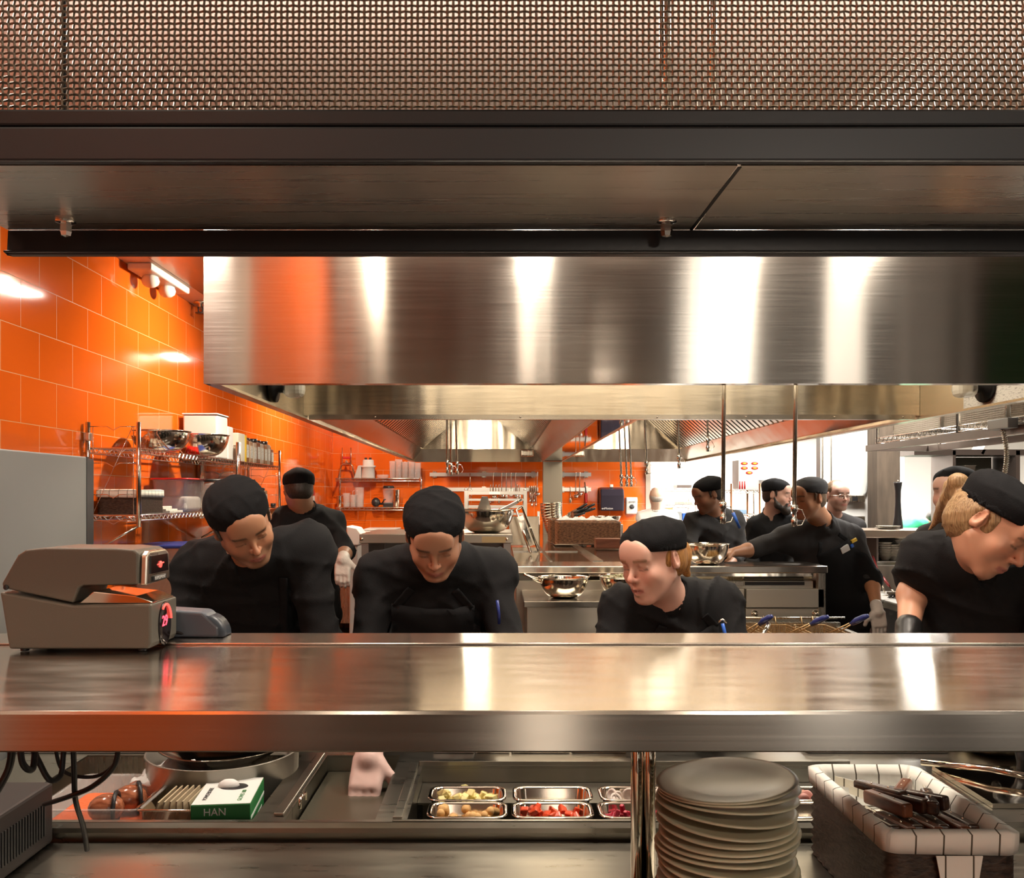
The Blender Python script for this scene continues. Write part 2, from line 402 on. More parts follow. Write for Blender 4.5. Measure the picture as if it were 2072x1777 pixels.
# tall lit windows of the dining room behind the photographer; the steel reflects them
struct(MB().box(.15, .62, -5.5, -5.43, .02, 5.1).build('window_1', emis('lit_window_glass', (1, .90, .74), 2.0)))
struct(MB().box(2.54, 3.16, -5.5, -5.47, 1.3, 5.1).build('window_2', emis('bright_window_glass', (1, .93, .82), 4.2)))
struct(MB().box(4.12, 4.72, -5.5, -5.47, 1.3, 5.1).build('window_3', emis('soft_window_glass', (1, .92, .80), 2.0)))
struct(MB().box(-1.72, -1.66, -5.5, -5.47, 1.3, 5.1).box(-1.60, -1.58, -5.5, -5.47, 1.3, 5.1).box(5.35, 5.39, -5.5, -5.47, 1.3, 5.1).box(5.7, 5.72, -5.5, -5.47, 1.3, 5.1).build('window_4', emis('narrow_window_glass', (1, .88, .74), 1.0)))
# perforated steel ceiling strip beside the hood
struct(MB().box(-1.88, -1.02, 3.0, 9.5, CEIL-.012, CEIL-.002).build('trim_3', steel('ceiling_steel', (.42, .28, .19), .3, wob=.01, wobs=(5, 2, 1))))
struct(MB().box(WX+.002, -1.882, 2.9, BY, CEIL-.012, CEIL-.004).build('trim_4', mat('pink_ceiling_band', (.60, .45, .36), .5)))

# troffers: fitting frame, diffuser that gives the light
def troffer(x, y, sx, sy, col, st, label, grp=None, z=CEIL):
    t = thing('ceiling_light', label, 'ceiling light', (x, y, z), grp)
    MB().box(x-sx/2-.02, x-sx/2, y-sy/2-.02, y+sy/2+.02, z-.03, z-.001).box(x+sx/2, x+sx/2+.02, y-sy/2-.02, y+sy/2+.02, z-.03, z-.001)\
        .box(x-sx/2, x+sx/2, y-sy/2-.02, y-sy/2, z-.03, z-.001).box(x-sx/2, x+sx/2, y+sy/2, y+sy/2+.02, z-.03, z-.001).build('frame', M_WHITE, t)
    MB().box(x-sx/2, x+sx/2, y-sy/2, y+sy/2, z-.022, z-.012).build('diffuser', emis('diffuser_glow', col, st), t)
    return t
WARM = (1, .90, .76)
troffer(.15, 1.9, .16, .5, WARM, 3, 'narrow ceiling light above the pass, nearest the middle', 'narrow lights above the pass')
troffer(1.06, 1.9, .17, .5, WARM, 3, 'brightest narrow ceiling light above the pass', 'narrow lights above the pass')
troffer(1.62, 1.9, .16, .5, WARM, 3, 'narrow ceiling light above the pass, furthest right', 'narrow lights above the pass')
troffer(-1.14, 5.45, .15, .34, WARM, 80, 'small ceiling downlight over the near wire shelf on the orange wall', 'downlights along the orange wall')
troffer(-1.14, 8.1, .15, .34, WARM, 80, 'small ceiling downlight over the far end of the orange wall', 'downlights along the orange wall')
troffer(-1.28, 3.35, .12, .18, WARM, 40, 'small ceiling downlight beside the hood corner', 'downlights along the orange wall')
troffer(4.4, 10.6, 1.8, 1.2, (1, .97, .92), 9, 'large bright ceiling panel in the white back room')
troffer(2.6, 12.6, 1.2, .6, (1, .97, .92), 9, 'bright ceiling panel far back in the white room')

# emergency light fitting and sprinkler on the ceiling, left
CB = CEIL-.0125
t = thing('emergency_light', 'white twin-head emergency light on the ceiling beside the hood', 'emergency light', (-1.965, 5.15, CB))
MB().box(-2.035, -1.90, 4.85, 5.45, CB-.04, CB).build('housing', M_WHITE, t, bevel=.01)
for y in (5.0, 5.25): MB().sphere((-1.965, y, CB-.065), (.05, .05, .04)).build('lamp_head', mat('lamp_head_white', (.9, .86, .8), .15) if 'lamp_head_white' not in MATS else MATS['lamp_head_white'], t)
t = thing('sprinkler', 'small pendent fire sprinkler hanging from the ceiling', 'sprinkler', (-1.97, 5.85, CB))
MB().lathe([(.045, 0), (.045, -.006), (.014, -.01), (.014, -.03), (.004, -.035)], (-1.97, 5.85, CB-.001)).build('escutcheon', S_GEN, t)
MB().tube([(-1.985, 5.85, CB-.03), (-1.985, 5.85, CB-.06), (-1.97, 5.85, CB-.07), (-1.955, 5.85, CB-.06), (-1.955, 5.85, CB-.03)], .004, 6).lathe([(.034, -.07), (.034, -.074)], (-1.97, 5.85, CB)).build('deflector', M_BLACKP, t)

# ---------------------------------------------------------------- exhaust hood
Z = lambda d: CH+d
HB = Z(.378)
hood = thing('exhaust_hood', 'huge stainless steel kitchen exhaust hood hanging over the cooking line', 'hood', (.55, 3.0, HB))
MB().box(-1.0, 2.42, 3.0, 3.02, HB, CEIL-.002).box(-1.0, 2.42, 3.02, 3.045, HB, HB+.012).build('front_panel', S_HOOD, hood)
# left and right end panels of the transverse hood and of the long hoods
MB().box(-1.0, -.985, 3.021, 10.0, HB, CEIL-.002).box(-.985, -.955, 3.046, 10, HB, HB+.01).build('side_panel', S_IN, hood)
MB().box(2.10, 2.115, 3.046, 10.0, HB, CEIL-.002).box(2.07, 2.10, 3.046, 10, HB, HB+.01).build('side_panel', S_IN, hood)
# inner cross panel of the front hood with its rail
MB().box(-.984, 2.099, 4.45, 4.47, HB+.022, CEIL-.01).build('cross_panel', S_IN, hood)
r_ = MB().box(-.95, 2.06, 4.415, 4.449, HB, HB+.024)
for x in (-.62, .1, .78, 1.22, 1.66, 2.0): r_.sphere((x, 4.413, HB+.012), .005, 8)
r_.build('rail', S_LIP, hood)
# top plate inside the canopies
MB().box(-.984, 2.099, 3.03, 4.44, Z(.95), Z(.96)).build('canopy_top', S_IN, hood)
# end baffles: curved collars inside the front hood
def canopy(x0, x1, nm):
    """long canopy: sloped gutter, filter bank, top and rear panel"""
    w = .117
    m = MB()
    m.prism([(x0, HB), (x0+w, Z(.517)), (x0+w, Z(.53)), (x0, Z(.53))], 'y', 4.48, 9.98)
    m.prism([(x1, HB), (x1-w, Z(.517)), (x1-w, Z(.53)), (x1, Z(.53))], 'y', 4.48, 9.98)
    m.build('gutter', steel('gutter_steel', (.55, .47, .40), .16, (0, 1, 0), .6, wob=.004, wobs=(3, 3, 3)), hood)
    MB().box(x0, x1, 9.985, 10.0, HB, Z(1.05)).prism([(9.984, HB), (9.87, Z(.517)), (9.984, Z(.517))], 'x', x0+.01, x1-.01).build('rear_panel', S_IN, hood)
    MB().box(x0+w, x1-w, 4.48, 9.98, Z(.98), Z(.99)).build('canopy_top', S_IN, hood)
    f = MB(); cxm = (x0+x1)/2
    for sgn, xa in ((1, x0+w), (-1, x1-w)):
        n = 46
        for i in range(n):
            y = 4.6+i*(5.2/n); a = xa; b = cxm-sgn*.08
            f.prism([(a, Z(.53)), (b, Z(.97)), (b, Z(.955)), (a+sgn*.02, Z(.52))], 'y', y, y+.07)
        f.prism([(a, Z(.55)), (b, Z(.99)), (b, Z(.985)), (a, Z(.545))], 'y', 4.5, 9.9)
    f.build('filter_bank', S_LIP, hood)
canopy(-.985, .47, 'left'); canopy(.69, 2.10, 'right')
MB().box(.47, .485, 4.471, 9.98, HB, Z(1.0)).box(.675, .69, 4.471, 9.98, HB, Z(1.0)).build('inner_panel', S_IN, hood)
MB().box(.486, .674, 4.471, 9.98, HB+.004, HB+.016).build('soffit', S_SOF, hood)
for x in (.30, .86):
    MB().box(x-.07, x+.07, 9.76, 9.86, Z(.43), Z(.50)).build('grease_cup', S_GEN, hood, bevel=.015)
MB().box(.95, 1.86, 9.978, 9.984, HB+.02, HB+.075).build('notice_strip', M_PAPER, hood)
MB().box(2.094, 2.099, 3.2, 4.02, HB+.004, HB+.085).build('notice_strip', M_PAPER, hood)
# vapour-proof lamps in the front hood
for x, s in ((-.98, 1), (2.09, -1)):
    y = 3.82
    lf = MB().lathe([(.001, 0), (.07, 0), (.07, .02), (.03, .03), (.03, .05)], (x, y, Z(.47)), 20, R=frame((s, 0, 0)) and np.stack(frame((s, 0, 0)), 1)).build('lamp_base', S_BLK, hood)
    MB().box(x+s*.05, x+s*.14, y-.045, y+.045, Z(.42), Z(.50)).build('lamp_glass', glass('lamp_glass', (.9, .88, .78), .1, .5), hood, bevel=.03, seg=3)
    MB().tube([(x+s*.1, y, Z(.50)), (x+s*.1, y, Z(.56)), (x+s*.02, y, Z(.58)), (x+s*.012, y, Z(.9))], .018, 10).build('conduit', S_GEN, hood)
col = MB().box(.475, .685, 9.80, 9.98, 0, HB-.001).build('service_column', S_GEN); tag(col, 'stainless steel service column rising from the counter to the hood', 'column')
col.data.materials[0] = steel('column_steel', (.40, .37, .31), .35, (0, 0, 1), .5)

# hanging fire-suppression pipes with nozzles
def pipe(px0, y0px, px1, y1px, Y, label, grp, r=.008, blue=False, top=None):
    x, _, z = V(px1, y1px, Y)
    zt = top if top else Z(.97)
    x0 = XP(px0, Y)
    t = thing('suppression_pipe', label, 'pipe', (x, Y, zt), grp)
    MB().tube([(x0, Y, zt), (x, Y, z+.10)], r, 8).build('pipe', S_GEN, t)
    MB().lathe([(.010, .10), (.016, .095), (.016, .07), (.010, .065), (.010, .04), (.014, .035), (.012, 0)], (x, Y, z), 12).build('nozzle', CHROME, t)
    MB().tube([(x, Y, z+.085), (x+.035, Y, z+.075), (x+.05, Y, z+.04), (x+.035, Y, z+.008), (x+.008, Y, z+.004)], .0025, 5).build('cap_ring', CHROME, t)
    if blue: MB().cyl((x+.045, Y, z+.05), (x+.075, Y, z-.02), .008, .006, 10).build('blow_off_cap', M_BLUE, t)
    return t
G = 'fire suppression pipes under the hood'
pipe(904, 850, 905, 958, 7.0, 'thin steel suppression pipe ending just above the central cap, left of three', G)
pipe(911, 850, 913, 962, 7.6, 'thin steel suppression pipe ending above the central cap, middle of three', G)
pipe(919, 850, 925, 960, 7.2, 'thin steel suppression pipe above the central cap, right of three', G)
pipe(1248, 850, 1257, 985, 7.4, 'thin suppression pipe by the orange wall, left of a row of three', G)
pipe(1259, 850, 1268, 985, 7.6, 'thin suppression pipe by the orange wall, middle of a row of three', G)
pipe(1269, 850, 1277, 985, 7.8, 'thin suppression pipe by the orange wall, right of a row of three', G)
pipe(1301, 850, 1308, 960, 7.0, 'thin suppression pipe in front of the steel wall trim', G)
pipe(1367, 850, 1374, 948, 6.8, 'thin suppression pipe right of the steel trim, tilted slightly', G)
pipe(1430, 850, 1432, 914, 6.8, 'short suppression pipe against the right hood gutter', G)
pipe(1467, 777, 1463, 1060, 4.0, 'long thick suppression pipe with a blue cap in front of the far chef', G, .0095, True)
pipe(1613, 777, 1607, 1066, 4.0, 'long thick suppression pipe in front of the turning chef', G, .0095)

# ---------------------------------------------------------------- steel beam above the pass
beam = thing('overhead_beam', 'dark steel shelf beam bolted above the pass opening', 'beam', (0, 1.1, Z(.375)))
MB().box(-1.6, 2.4, 1.10, 1.115, Z(.414), Z(.457)).box(-1.6, 2.4, 1.115, 1.14, Z(.445), Z(.457)).build('face_channel', mat('dark_face_steel', (.035, .038, .042), .42, .6, (3, .1, .004)), beam, bevel=.003)
MB().box(-1.6, 2.4, 1.108, 1.17, Z(.461), Z(.482)).build('top_bar', S_BLK, beam, bevel=.003)
MB().box(-.767, .298, 1.116, 1.385, Z(.414), Z(.42)).box(.302, 2.4, 1.116, 1.385, Z(.414), Z(.42)).build('underside_plate', S_BEAM, beam)
MB().prism([(.3-.001, 1.12), (.3+.004, 1.12), (.3-.0, 1.385), (.3-.005, 1.385)], 'z', Z(.4132), Z(.414)).build('weld_seam', S_BLK, beam)
MB().box(-.767, 2.4, 1.385, 1.40, Z(.3755), Z(.414)).box(-.767, 2.4, 1.372, 1.385, Z(.3755), Z(.379)).build('rear_flange', S_BLK, beam, bevel=.002)
for px in (133, 1349):
    x = XP(px, 1.34)
    b = MB().lathe([(.001, .002), (.015, 0), (.015, -.002), (.009, -.003)], (x, 1.34, Z(.4135)), 20)
    b.lathe([(.008, 0), (.009, -.004), (.009, -.014), (.0075, -.020), (.001, -.0215)], (x, 1.34, Z(.411)), 6, smooth=False)
    b.build('bolt', CHROME, beam)

# woven wire screen standing on the beam
scr = thing('mesh_screen', 'woven wire mesh screen filling the gap above the steel beam', 'screen', (0, 1.155, Z(.482)))
m = MB(); Yw = 1.155; pitch = .0077
x = -.80; k = 0
zt, zb = Z(.66), Z(.482)
while x < .86:
    pts = []; j = 0; z = zb
    while z < zt:
        pts.append((x, Yw+(.0013 if (j+k) % 2 else -.0013), z)); z += pitch; j += 1
    m.tube(pts, .00175, 4, caps=False); x += pitch; k += 1
j = 0; z = zb+pitch
while z < zt:
    pts = []; x = -.80; k = 0
    while x < .86:
        pts.append((x, Yw-(.0013 if (j+1+k) % 2 else -.0013), z)); x += pitch; k += 1
    m.tube(pts, .00175, 4, caps=False); z += pitch; j += 1
m.build('wire_cloth', steel('bronze_wire', (.40, .35, .28), .32), scr, fix=False)

# chrome wire shelf above the beam behind the screen
def wire_shelf(m, x0, x1, y0, y1, z, step=.03, r=.0022, rb=.0035, truss=.03, h=.03, sides='fblr', along='x'):
    """wire deck with truss edge"""
    if along == 'x':
        y = y0
        while y <= y1+1e-6: m.tube([(x0, y, z), (x1, y, z)], r, 4, caps=False); y += step
        n = max(2, int((x1-x0)/.3))
        for i in range(n+1): m.tube([(x0+(x1-x0)*i/n, y0, z-.004), (x0+(x1-x0)*i/n, y1, z-.004)], rb, 4, caps=False)
    else:
        x = x0
        while x <= x1+1e-6: m.tube([(x, y0, z), (x, y1, z)], r, 4, caps=False); x += step
        n = max(2, int((y1-y0)/.3))
        for i in range(n+1): m.tube([(x0, y0+(y1-y0)*i/n, z-.004), (x1, y0+(y1-y0)*i/n, z-.004)], rb, 4, caps=False)
    def edge(a, b):
        a = np.array(a, float); b = np.array(b, float); L = np.linalg.norm(b-a); n = max(2, int(L/truss)); dn = np.array((0, 0, -h))
        m.tube([a, b], rb, 5, caps=False); m.tube([a+dn, b+dn], rb, 5, caps=False)
        m.tube([a+(b-a)*i/n+(dn if i % 2 else 0*dn) for i in range(n+1)], r, 4, caps=False)
    if 'f' in sides: edge((x0, y0, z), (x1, y0, z))
    if 'b' in sides: edge((x0, y1, z), (x1, y1, z))
    if 'l' in sides: edge((x0, y0, z), (x0, y1, z))
    if 'r' in sides: edge((x1, y0, z), (x1, y1, z))
    return m
t = thing('wire_shelf', 'chrome wire shelf seen through the mesh screen above the beam', 'wire shelf', (0, 1.2, Z(.49)))
wire_shelf(MB(), -.95, 1.1, 1.21, 1.42, Z(.521), .03, .0016, .0022, .022, .024).build('shelf', CHROME, t, fix=False)
for px, yy in ((128, 1.2), (1350, 1.2), (1443, 1.2), (1340, 1.40), (132, 1.40)):
    MB().cyl((XP(px, yy), yy, Z(.484)), (XP(px, yy), yy, Z(.80)), .0048, n=10).build('post', CHROME if px > 1300 else S_BLK, t)

# ---------------------------------------------------------------- pass shelf
ps = thing('pass_shelf', 'wide brushed stainless steel pass shelf in front of the cooks', 'shelf', (0, 1.4, Z(-.315)))
MB().box(-1.75, 2.0, 1.0966, 1.69, Z(-.270), Z(-.265)).build('shelf_top', S_TOP, ps)
MB().prism([(1.0905, Z(-.313)), (1.0942, Z(-.2695)), (1.0958, Z(-.2656)), (1.0965, Z(-.2652)), (1.0965, Z(-.31)), (1.125, Z(-.31)), (1.125, Z(-.315)), (1.092, Z(-.315))], 'x', -1.75, 2.0).build('front_edge', S_LIP, ps)
MB().box(-1.75, -.69, 1.575, 1.69, Z(-.2649), Z(-.262)).box(-.687, 2.0, 1.575, 1.69, Z(-.2649), Z(-.261)).build('back_edge', steel('shelf_back_steel', (.66, .60, .54), .2, (0, 1, 0), .6), ps, bevel=.0012)
MB().box(-1.75, 2.0, 1.675, 1.69, Z(-.315), Z(-.2705)).build('rear_lip', S_LIP, ps)
g = MB()
for x in (XP(1289, 1.62), XP(1314, 1.62)): g.cyl((x, 1.62, Z(-.7195)), (x, 1.62, Z(-.2705)), .0115, n=20)
g.lathe([(.02, 0), (.02, .003), (.013, .006)], (XP(1289, 1.62), 1.62, Z(-.7195)), 20).lathe([(.02, 0), (.02, .003), (.013, .006)], (XP(1314, 1.62), 1.62, Z(-.7195)), 20)
g.build('post', S_MIR, ps)
for x in (-1.6, 1.85): MB().cyl((x, 1.62, Z(-.7195)), (x, 1.62, Z(-.2705)), .016, n=16).build('post', S_MIR, ps)

# ---------------------------------------------------------------- prep counter under the pass
struct(MB().box(WX, 8.4, -5.5, -5.44, .0, 1.15).build('trim_7', mat('dark_reflection_band', (.03, .026, .022), .6)))  # unseen dark band, added so the shelf edge reflects a dark lower wall
pc = thing('prep_counter', 'long stainless steel prep counter running under the pass shelf', 'counter', (0, 1.9, 0))
PT = Z(-.68); WT = .0
MB().box(-1.7, 2.3, 1.05, 1.8445, Z(-.725), Z(-.72)).build('plate_shelf', S_PREP, pc)
MB().prism([(1.856, Z(-.73)), (1.845, Z(-.70)), (1.845, Z(-.69)), (1.8525, Z(-.681)), (1.8525, Z(-.73))], 'x', -1.28, 2.3).build('front_edge', S_PREP, pc)
X0w, X1w = XP(590, 1.87), 1.35
# top with the wells cut out: strips around
tp = MB()
wl = (XP(700, 2.0), XP(822, 2.0))
def strip(x0, x1, y0, y1): tp.box(x0, x1, y0, y1, PT-.004, PT)
wellA = (-.452, -.262, 1.866, 2.33)      # dark well with the lid beside it
wellB = (-.195, .86, 1.866, 2.235)       # pan well
wellC = (-1.08, -.52, 1.866, 2.33)        # ingredient bin well
strip(-1.28, 2.3, 2.336, 2.46); strip(-1.28, wellC[0], 1.853, 2.336); strip(wellC[1], wellA[0], 1.853, 2.336)
strip(wellA[1], wellB[0], 1.853, 2.336); strip(wellB[0], wellB[1], wellB[3], 2.336); strip(wellB[1], 2.3, 1.853, 2.336)
strip(wellA[0], wellA[1], 1.853, 1.866); strip(wellB[0], wellB[1], 1.853, 1.866); strip(wellC[0], wellC[1], 1.853, 1.866); strip(wellA[0], wellA[1], 2.33, 2.336); strip(wellC[0], wellC[1], 2.33, 2.336)
tp.build('counter_top', S_PREP, pc)
def well(x0, x1, y0, y1, d, m):
    b = MB(); z = PT-.0045
    b.box(x0-.004, x0, y0, y1, z-d, z).box(x1, x1+.004, y0, y1, z-d, z).box(x0, x1, y0-.004, y0, z-d, z).box(x0, x1, y1, y1+.004, z-d, z).box(x0, x1, y0, y1, z-d-.004, z-d)
    b.build('well', m, pc)
well(*wellA, .09, S_PREP); well(*wellB, .14, S_PREP); well(*wellC, .12, S_GEN)
MB().box(wellB[0]-.03, wellB[1]+.02, 1.8535, 1.8615, PT, PT+.003).box(wellB[0]-.03, wellB[0]-.010, 1.8616, 2.245, PT, PT+.008).box(wellB[0]-.009, wellB[1]+.02, 2.236, 2.256, PT, PT+.012).build('well_rim', S_PREP, pc, bevel=.004)
MB().box(-1.28, 2.3, 2.45, 2.458, .12, PT-.005).box(-1.7, 2.3, 1.062, 1.07, .12, Z(-.726)).box(-1.28, 2.3, 1.07, 2.45, .12, .128).build('cabinet_panel', S_GEN, pc)
for x in (-1.25, 0, 2.2):
    for y in (1.12, 2.4): MB().cyl((x, y, 0), (x, y, .125), .02).build('foot', S_GEN, pc)
# ---------------------------------------------------------------- implicit surfaces -> meshes
class SDF:
    def __init__(s): s.p = []; s.F = (np.zeros(3), np.eye(3), 1.0)
    def at(s, o, R, sc=1.0): s.F = (np.array(o, float), np.array(R, float), sc); return s
    def w(s, p): o, R, sc = s.F; return o+R@(np.array(p, float)*sc)
    def cone(s, a, b, ra, rb=None, k=.02, op='u', world=False):
        sc = 1 if world else s.F[2]
        a, b = (np.array(a, float), np.array(b, float)) if world else (s.w(a), s.w(b))
        rb = ra if rb is None else rb
        s.p.append(('c', op, k*sc, (a+b)/2, np.linalg.norm(b-a)/2+max(ra, rb)*sc, (a, b, ra*sc, rb*sc))); return s
    def ell(s, c, r, R=None, k=.02, op='u', world=False):
        sc = 1 if world else s.F[2]
        c = np.array(c, float) if world else s.w(c)
        R = np.eye(3) if R is None else np.array(R)
        if not world: R = s.F[1]@R
        r = np.array(r, float)*sc
        s.p.append(('e', op, k*sc, c, float(max(r)), (c, r, R))); return s
    def box(s, c, h, R=None, rad=.01, k=.02, op='u', world=False):
        sc = 1 if world else s.F[2]
        c = np.array(c, float) if world else s.w(c)
        R = np.eye(3) if R is None else np.array(R)
        if not world: R = s.F[1]@R
        h = np.array(h, float)*sc
        s.p.append(('b', op, k*sc, c, float(np.linalg.norm(h)), (c, h, R, rad*sc))); return s
    def cut(s, c, n, world=False, k=.004):
        """keeps only the side the normal n points away from"""
        c2 = np.array(c, float) if world else s.w(c); n2 = np.array(n, float) if world else s.F[1]@np.array(n, float)
        n2 = n2/np.linalg.norm(n2)
        s.p.append(('p', 'i', k, c2, 1e9, (c2, n2))); return s
    def ev(s, P, prims=None):
        d = np.full(len(P), 1.0)
        for t, op, k, c0, br, a in (s.p if prims is None else prims):
            if t == 'c':
                A, B, ra, rb = a; ab = B-A; L = max(float(ab@ab), 1e-12)
                h = np.clip(((P-A)@ab)/L, 0, 1); q = np.linalg.norm(P-A-h[:, None]*ab, axis=1)-(ra+(rb-ra)*h)
            elif t == 'e':
                C, r, R = a; l = (P-C)@R; k0 = np.linalg.norm(l/r, axis=1); k1 = np.linalg.norm(l/(r*r), axis=1)
                q = k0*(k0-1)/np.maximum(k1, 1e-6)
            elif t == 'b':
                C, h, R, rad = a; l = np.abs((P-C)@R)-h+rad
                q = np.linalg.norm(np.maximum(l, 0), axis=1)+np.minimum(l.max(1), 0)-rad
            else:
                C, n = a; q = (P-C)@n
            k = max(k, 1e-4)
            if op == 'u': h = np.maximum(k-np.abs(d-q), 0)/k; d = np.minimum(d, q)-h*h*k*.25
            elif op == 's': h = np.maximum(k-np.abs(d+q), 0)/k; d = np.maximum(d, -q)+h*h*k*.25
            else: h = np.maximum(k-np.abs(d-q), 0)/k; d = np.maximum(d, q)+h*h*k*.25
        return d
    def mesh(s, res, disp=None, amp=.0):
        lo = np.min([p[3]-p[4] for p in s.p if p[1] == 'u'], 0)-3*res-amp; hi = np.max([p[3]+p[4] for p in s.p if p[1] == 'u'], 0)+3*res+amp
        B = 10; n = np.ceil((hi-lo)/res/B).astype(int)*B+1
        G = np.full(n, 1.0, np.float32)
        ar = np.arange(B+1)*res; ox, oy, oz = np.meshgrid(ar, ar, ar, indexing='ij'); off = np.stack([ox, oy, oz], -1).reshape(-1, 3)
        half = B*res/2; brad = half*1.7321
        nb = (n-1)//B
        ii = np.stack(np.meshgrid(*[np.arange(q) for q in nb], indexing='ij'), -1).reshape(-1, 3)
        cen = lo+ii*B*res+half
        # coarse test with every shape
        best = np.full(len(cen), 9.0)
        for p in s.p:
            if p[1] == 'u': best = np.minimum(best, np.linalg.norm(cen-p[3], axis=1)-p[4])
        idx = np.where(best < brad+.03)[0]
        dc = s.ev(cen[idx]); near = np.abs(dc) < brad*1.35+.02+amp
        for q, dd, ok in zip(idx, dc, near):
            i, j, k = ii[q]*B
            if not ok:
                if dd < 0: G[i:i+B+1, j:j+B+1, k:k+B+1] = -1
                continue
            pr = [p for p in s.p if p[4] > 1e8 or np.linalg.norm(cen[q]-p[3]) < p[4]+brad+.04]
            P = lo+ii[q]*B*res+off
            v = s.ev(P, pr)
            if disp is not None: v = v+disp(P)
            G[i:i+B+1, j:j+B+1, k:k+B+1] = v.reshape(B+1, B+1, B+1)
        return nets(G, lo, res)
def nets(G, lo, res):
    S = G < 0
    c = np.zeros(np.array(G.shape)-1, np.int8)
    for a in (0, 1):
        for b in (0, 1):
            for d in (0, 1): c += S[a:S.shape[0]-1+a, b:S.shape[1]-1+b, d:S.shape[2]-1+d]
    act = np.argwhere((c > 0) & (c < 8))
    vid = np.full(c.shape, -1, np.int64); vid[tuple(act.T)] = np.arange(len(act))
    acc = np.zeros((len(act), 3)); cnt = np.zeros(len(act))
    for ax in range(3):
        o1, o2 = [q for q in range(3) if q != ax]
        for a in (0, 1):
            for b in (0, 1):
                i0 = act.copy(); i0[:, o1] += a; i0[:, o2] += b; i1 = i0.copy(); i1[:, ax] += 1
                g0 = G[tuple(i0.T)]; g1 = G[tuple(i1.T)]; m = (g0 < 0) != (g1 < 0)
                t = np.where(m, g0/np.where(m, g0-g1, 1), 0)
                p = i0.astype(float); p[:, ax] += t
                acc[m] += p[m]; cnt[m] += 1
    v = lo+res*acc/cnt[:, None]
    F = []
    for ax in range(3):
        o1, o2 = [(1, 2), (2, 0), (0, 1)][ax]
        a = [slice(None)]*3; b = [slice(None)]*3; a[ax] = slice(0, -1); b[ax] = slice(1, None)
        ch = S[tuple(a)] != S[tuple(b)]
        e = np.argwhere(ch)
        e = e[(e[:, o1] > 0) & (e[:, o2] > 0) & (e[:, o1] < S.shape[o1]-1) & (e[:, o2] < S.shape[o2]-1)]
        def cid(d1, d2):
            q = e.copy(); q[:, o1] += d1; q[:, o2] += d2; return vid[tuple(q.T)]
        f = np.stack([cid(-1, -1), cid(0, -1), cid(0, 0), cid(-1, 0)], 1)
        s0 = S[tuple(e.T)]; f[~s0] = f[~s0][:, ::-1]
        F.append(f[(f >= 0).all(1)])
    return v, np.concatenate(F)
def relax(v, f, it=1, w=.5):
    for _ in range(it):
        acc = np.zeros_like(v); cnt = np.zeros(len(v))
        for a, b in ((0, 1), (1, 2), (2, 3), (3, 0)):
            np.add.at(acc, f[:, a], v[f[:, b]]); np.add.at(cnt, f[:, a], 1)
            np.add.at(acc, f[:, b], v[f[:, a]]); np.add.at(cnt, f[:, b], 1)
        v = v*(1-w)+w*acc/np.maximum(cnt, 1)[:, None]
    return v
def emit(name, vf, m, parent, colf=None, it=1):
    v, f = vf
    if it: v = relax(v, f, it)
    me = bpy.data.meshes.new(name); off = np.array(wloc(parent)) if parent is not None else 0
    me.vertices.add(len(v)); me.vertices.foreach_set('co', (v-off).ravel())
    me.loops.add(len(f)*4); me.loops.foreach_set('vertex_index', f.ravel().astype(np.int32))
    me.polygons.add(len(f)); me.polygons.foreach_set('loop_start', np.arange(0, len(f)*4, 4, dtype=np.int32))
    me.polygons.foreach_set('use_smooth', np.ones(len(f), bool))
    me.update(); me.validate()
    if colf is not None:
        a = me.color_attributes.new('tint', 'FLOAT_COLOR', 'POINT'); c = np.ones((len(v), 4)); c[:, :3] = colf(v); a.data.foreach_set('color', c.ravel())
    me.materials.append(m)
    o = bpy.data.objects.new(name, me); COL.objects.link(o)
    if parent is not None: o.parent = parent
    return o
def folds(seed, amp, sc=1.0):
    """cloth creases: a few warped ridges plus a slow swell"""
    rg = np.random.RandomState(seed); n = 7
    A = rg.normal(size=(n, 3))*np.array([13, 9, 15])*sc; ph = rg.rand(n)*6.28; B = rg.normal(size=(n, 3))*np.array([7, 6, 8])*sc
    w = .5+rg.rand(n)
    def f(P):
        d = np.zeros(len(P))
        for i in range(n):
            q = 1-np.abs(np.sin(P@A[i]+ph[i]+1.2*np.sin(P@B[i]+ph[-i])))
            d += w[i]*(q**4-.18)*(.6+.4*np.sin(P@B[(i+2) % n]+i))
        return -amp*d
    return f

# skin: base tint comes from the body's own colouring (lips, brows, stubble)
def skin_mat(name, rough=.45):
    m, nt, b = nmat(name); setin(b, Roughness=rough)
    a = nt.nodes.new('ShaderNodeAttribute'); a.attribute_name = 'tint'; lnk(nt, a.outputs['Color'], b.inputs['Base Color'])
    b.inputs['Subsurface Weight'].default_value = .12; b.inputs['Subsurface Radius'].default_value = (.02, .008, .005); b.inputs['Subsurface Scale'].default_value = .4
    noise_bump(nt, b, 260, .12, .001)
    return m
M_SKIN = skin_mat('skin')
M_EYE = mat('eye_white', (.75, .70, .66), .15); M_IRIS = mat('dark_iris', (.03, .02, .015), .1)
def hair_mat(name, c1, c2): return tex_mix(name, c1, c2, .45, 5, (60, 60, 6), .35, .65, .003)
H_DARK = hair_mat('dark_brown_hair', (.012, .009, .007), (.035, .024, .018))
H_BLOND = hair_mat('dark_blond_hair', (.20, .11, .045), (.42, .27, .13))
H_GING = hair_mat('ginger_hair', (.22, .085, .02), (.55, .26, .06))
H_BRN = hair_mat('brown_hair', (.07, .04, .02), (.22, .13, .07))
H_GREY = hair_mat('cropped_grey_hair', (.25, .22, .19), (.40, .36, .32))

def head_R(yaw, pitch, roll):
    return rotz(math.pi+math.radians(yaw))@rotx(-math.radians(pitch))@roty(math.radians(roll))

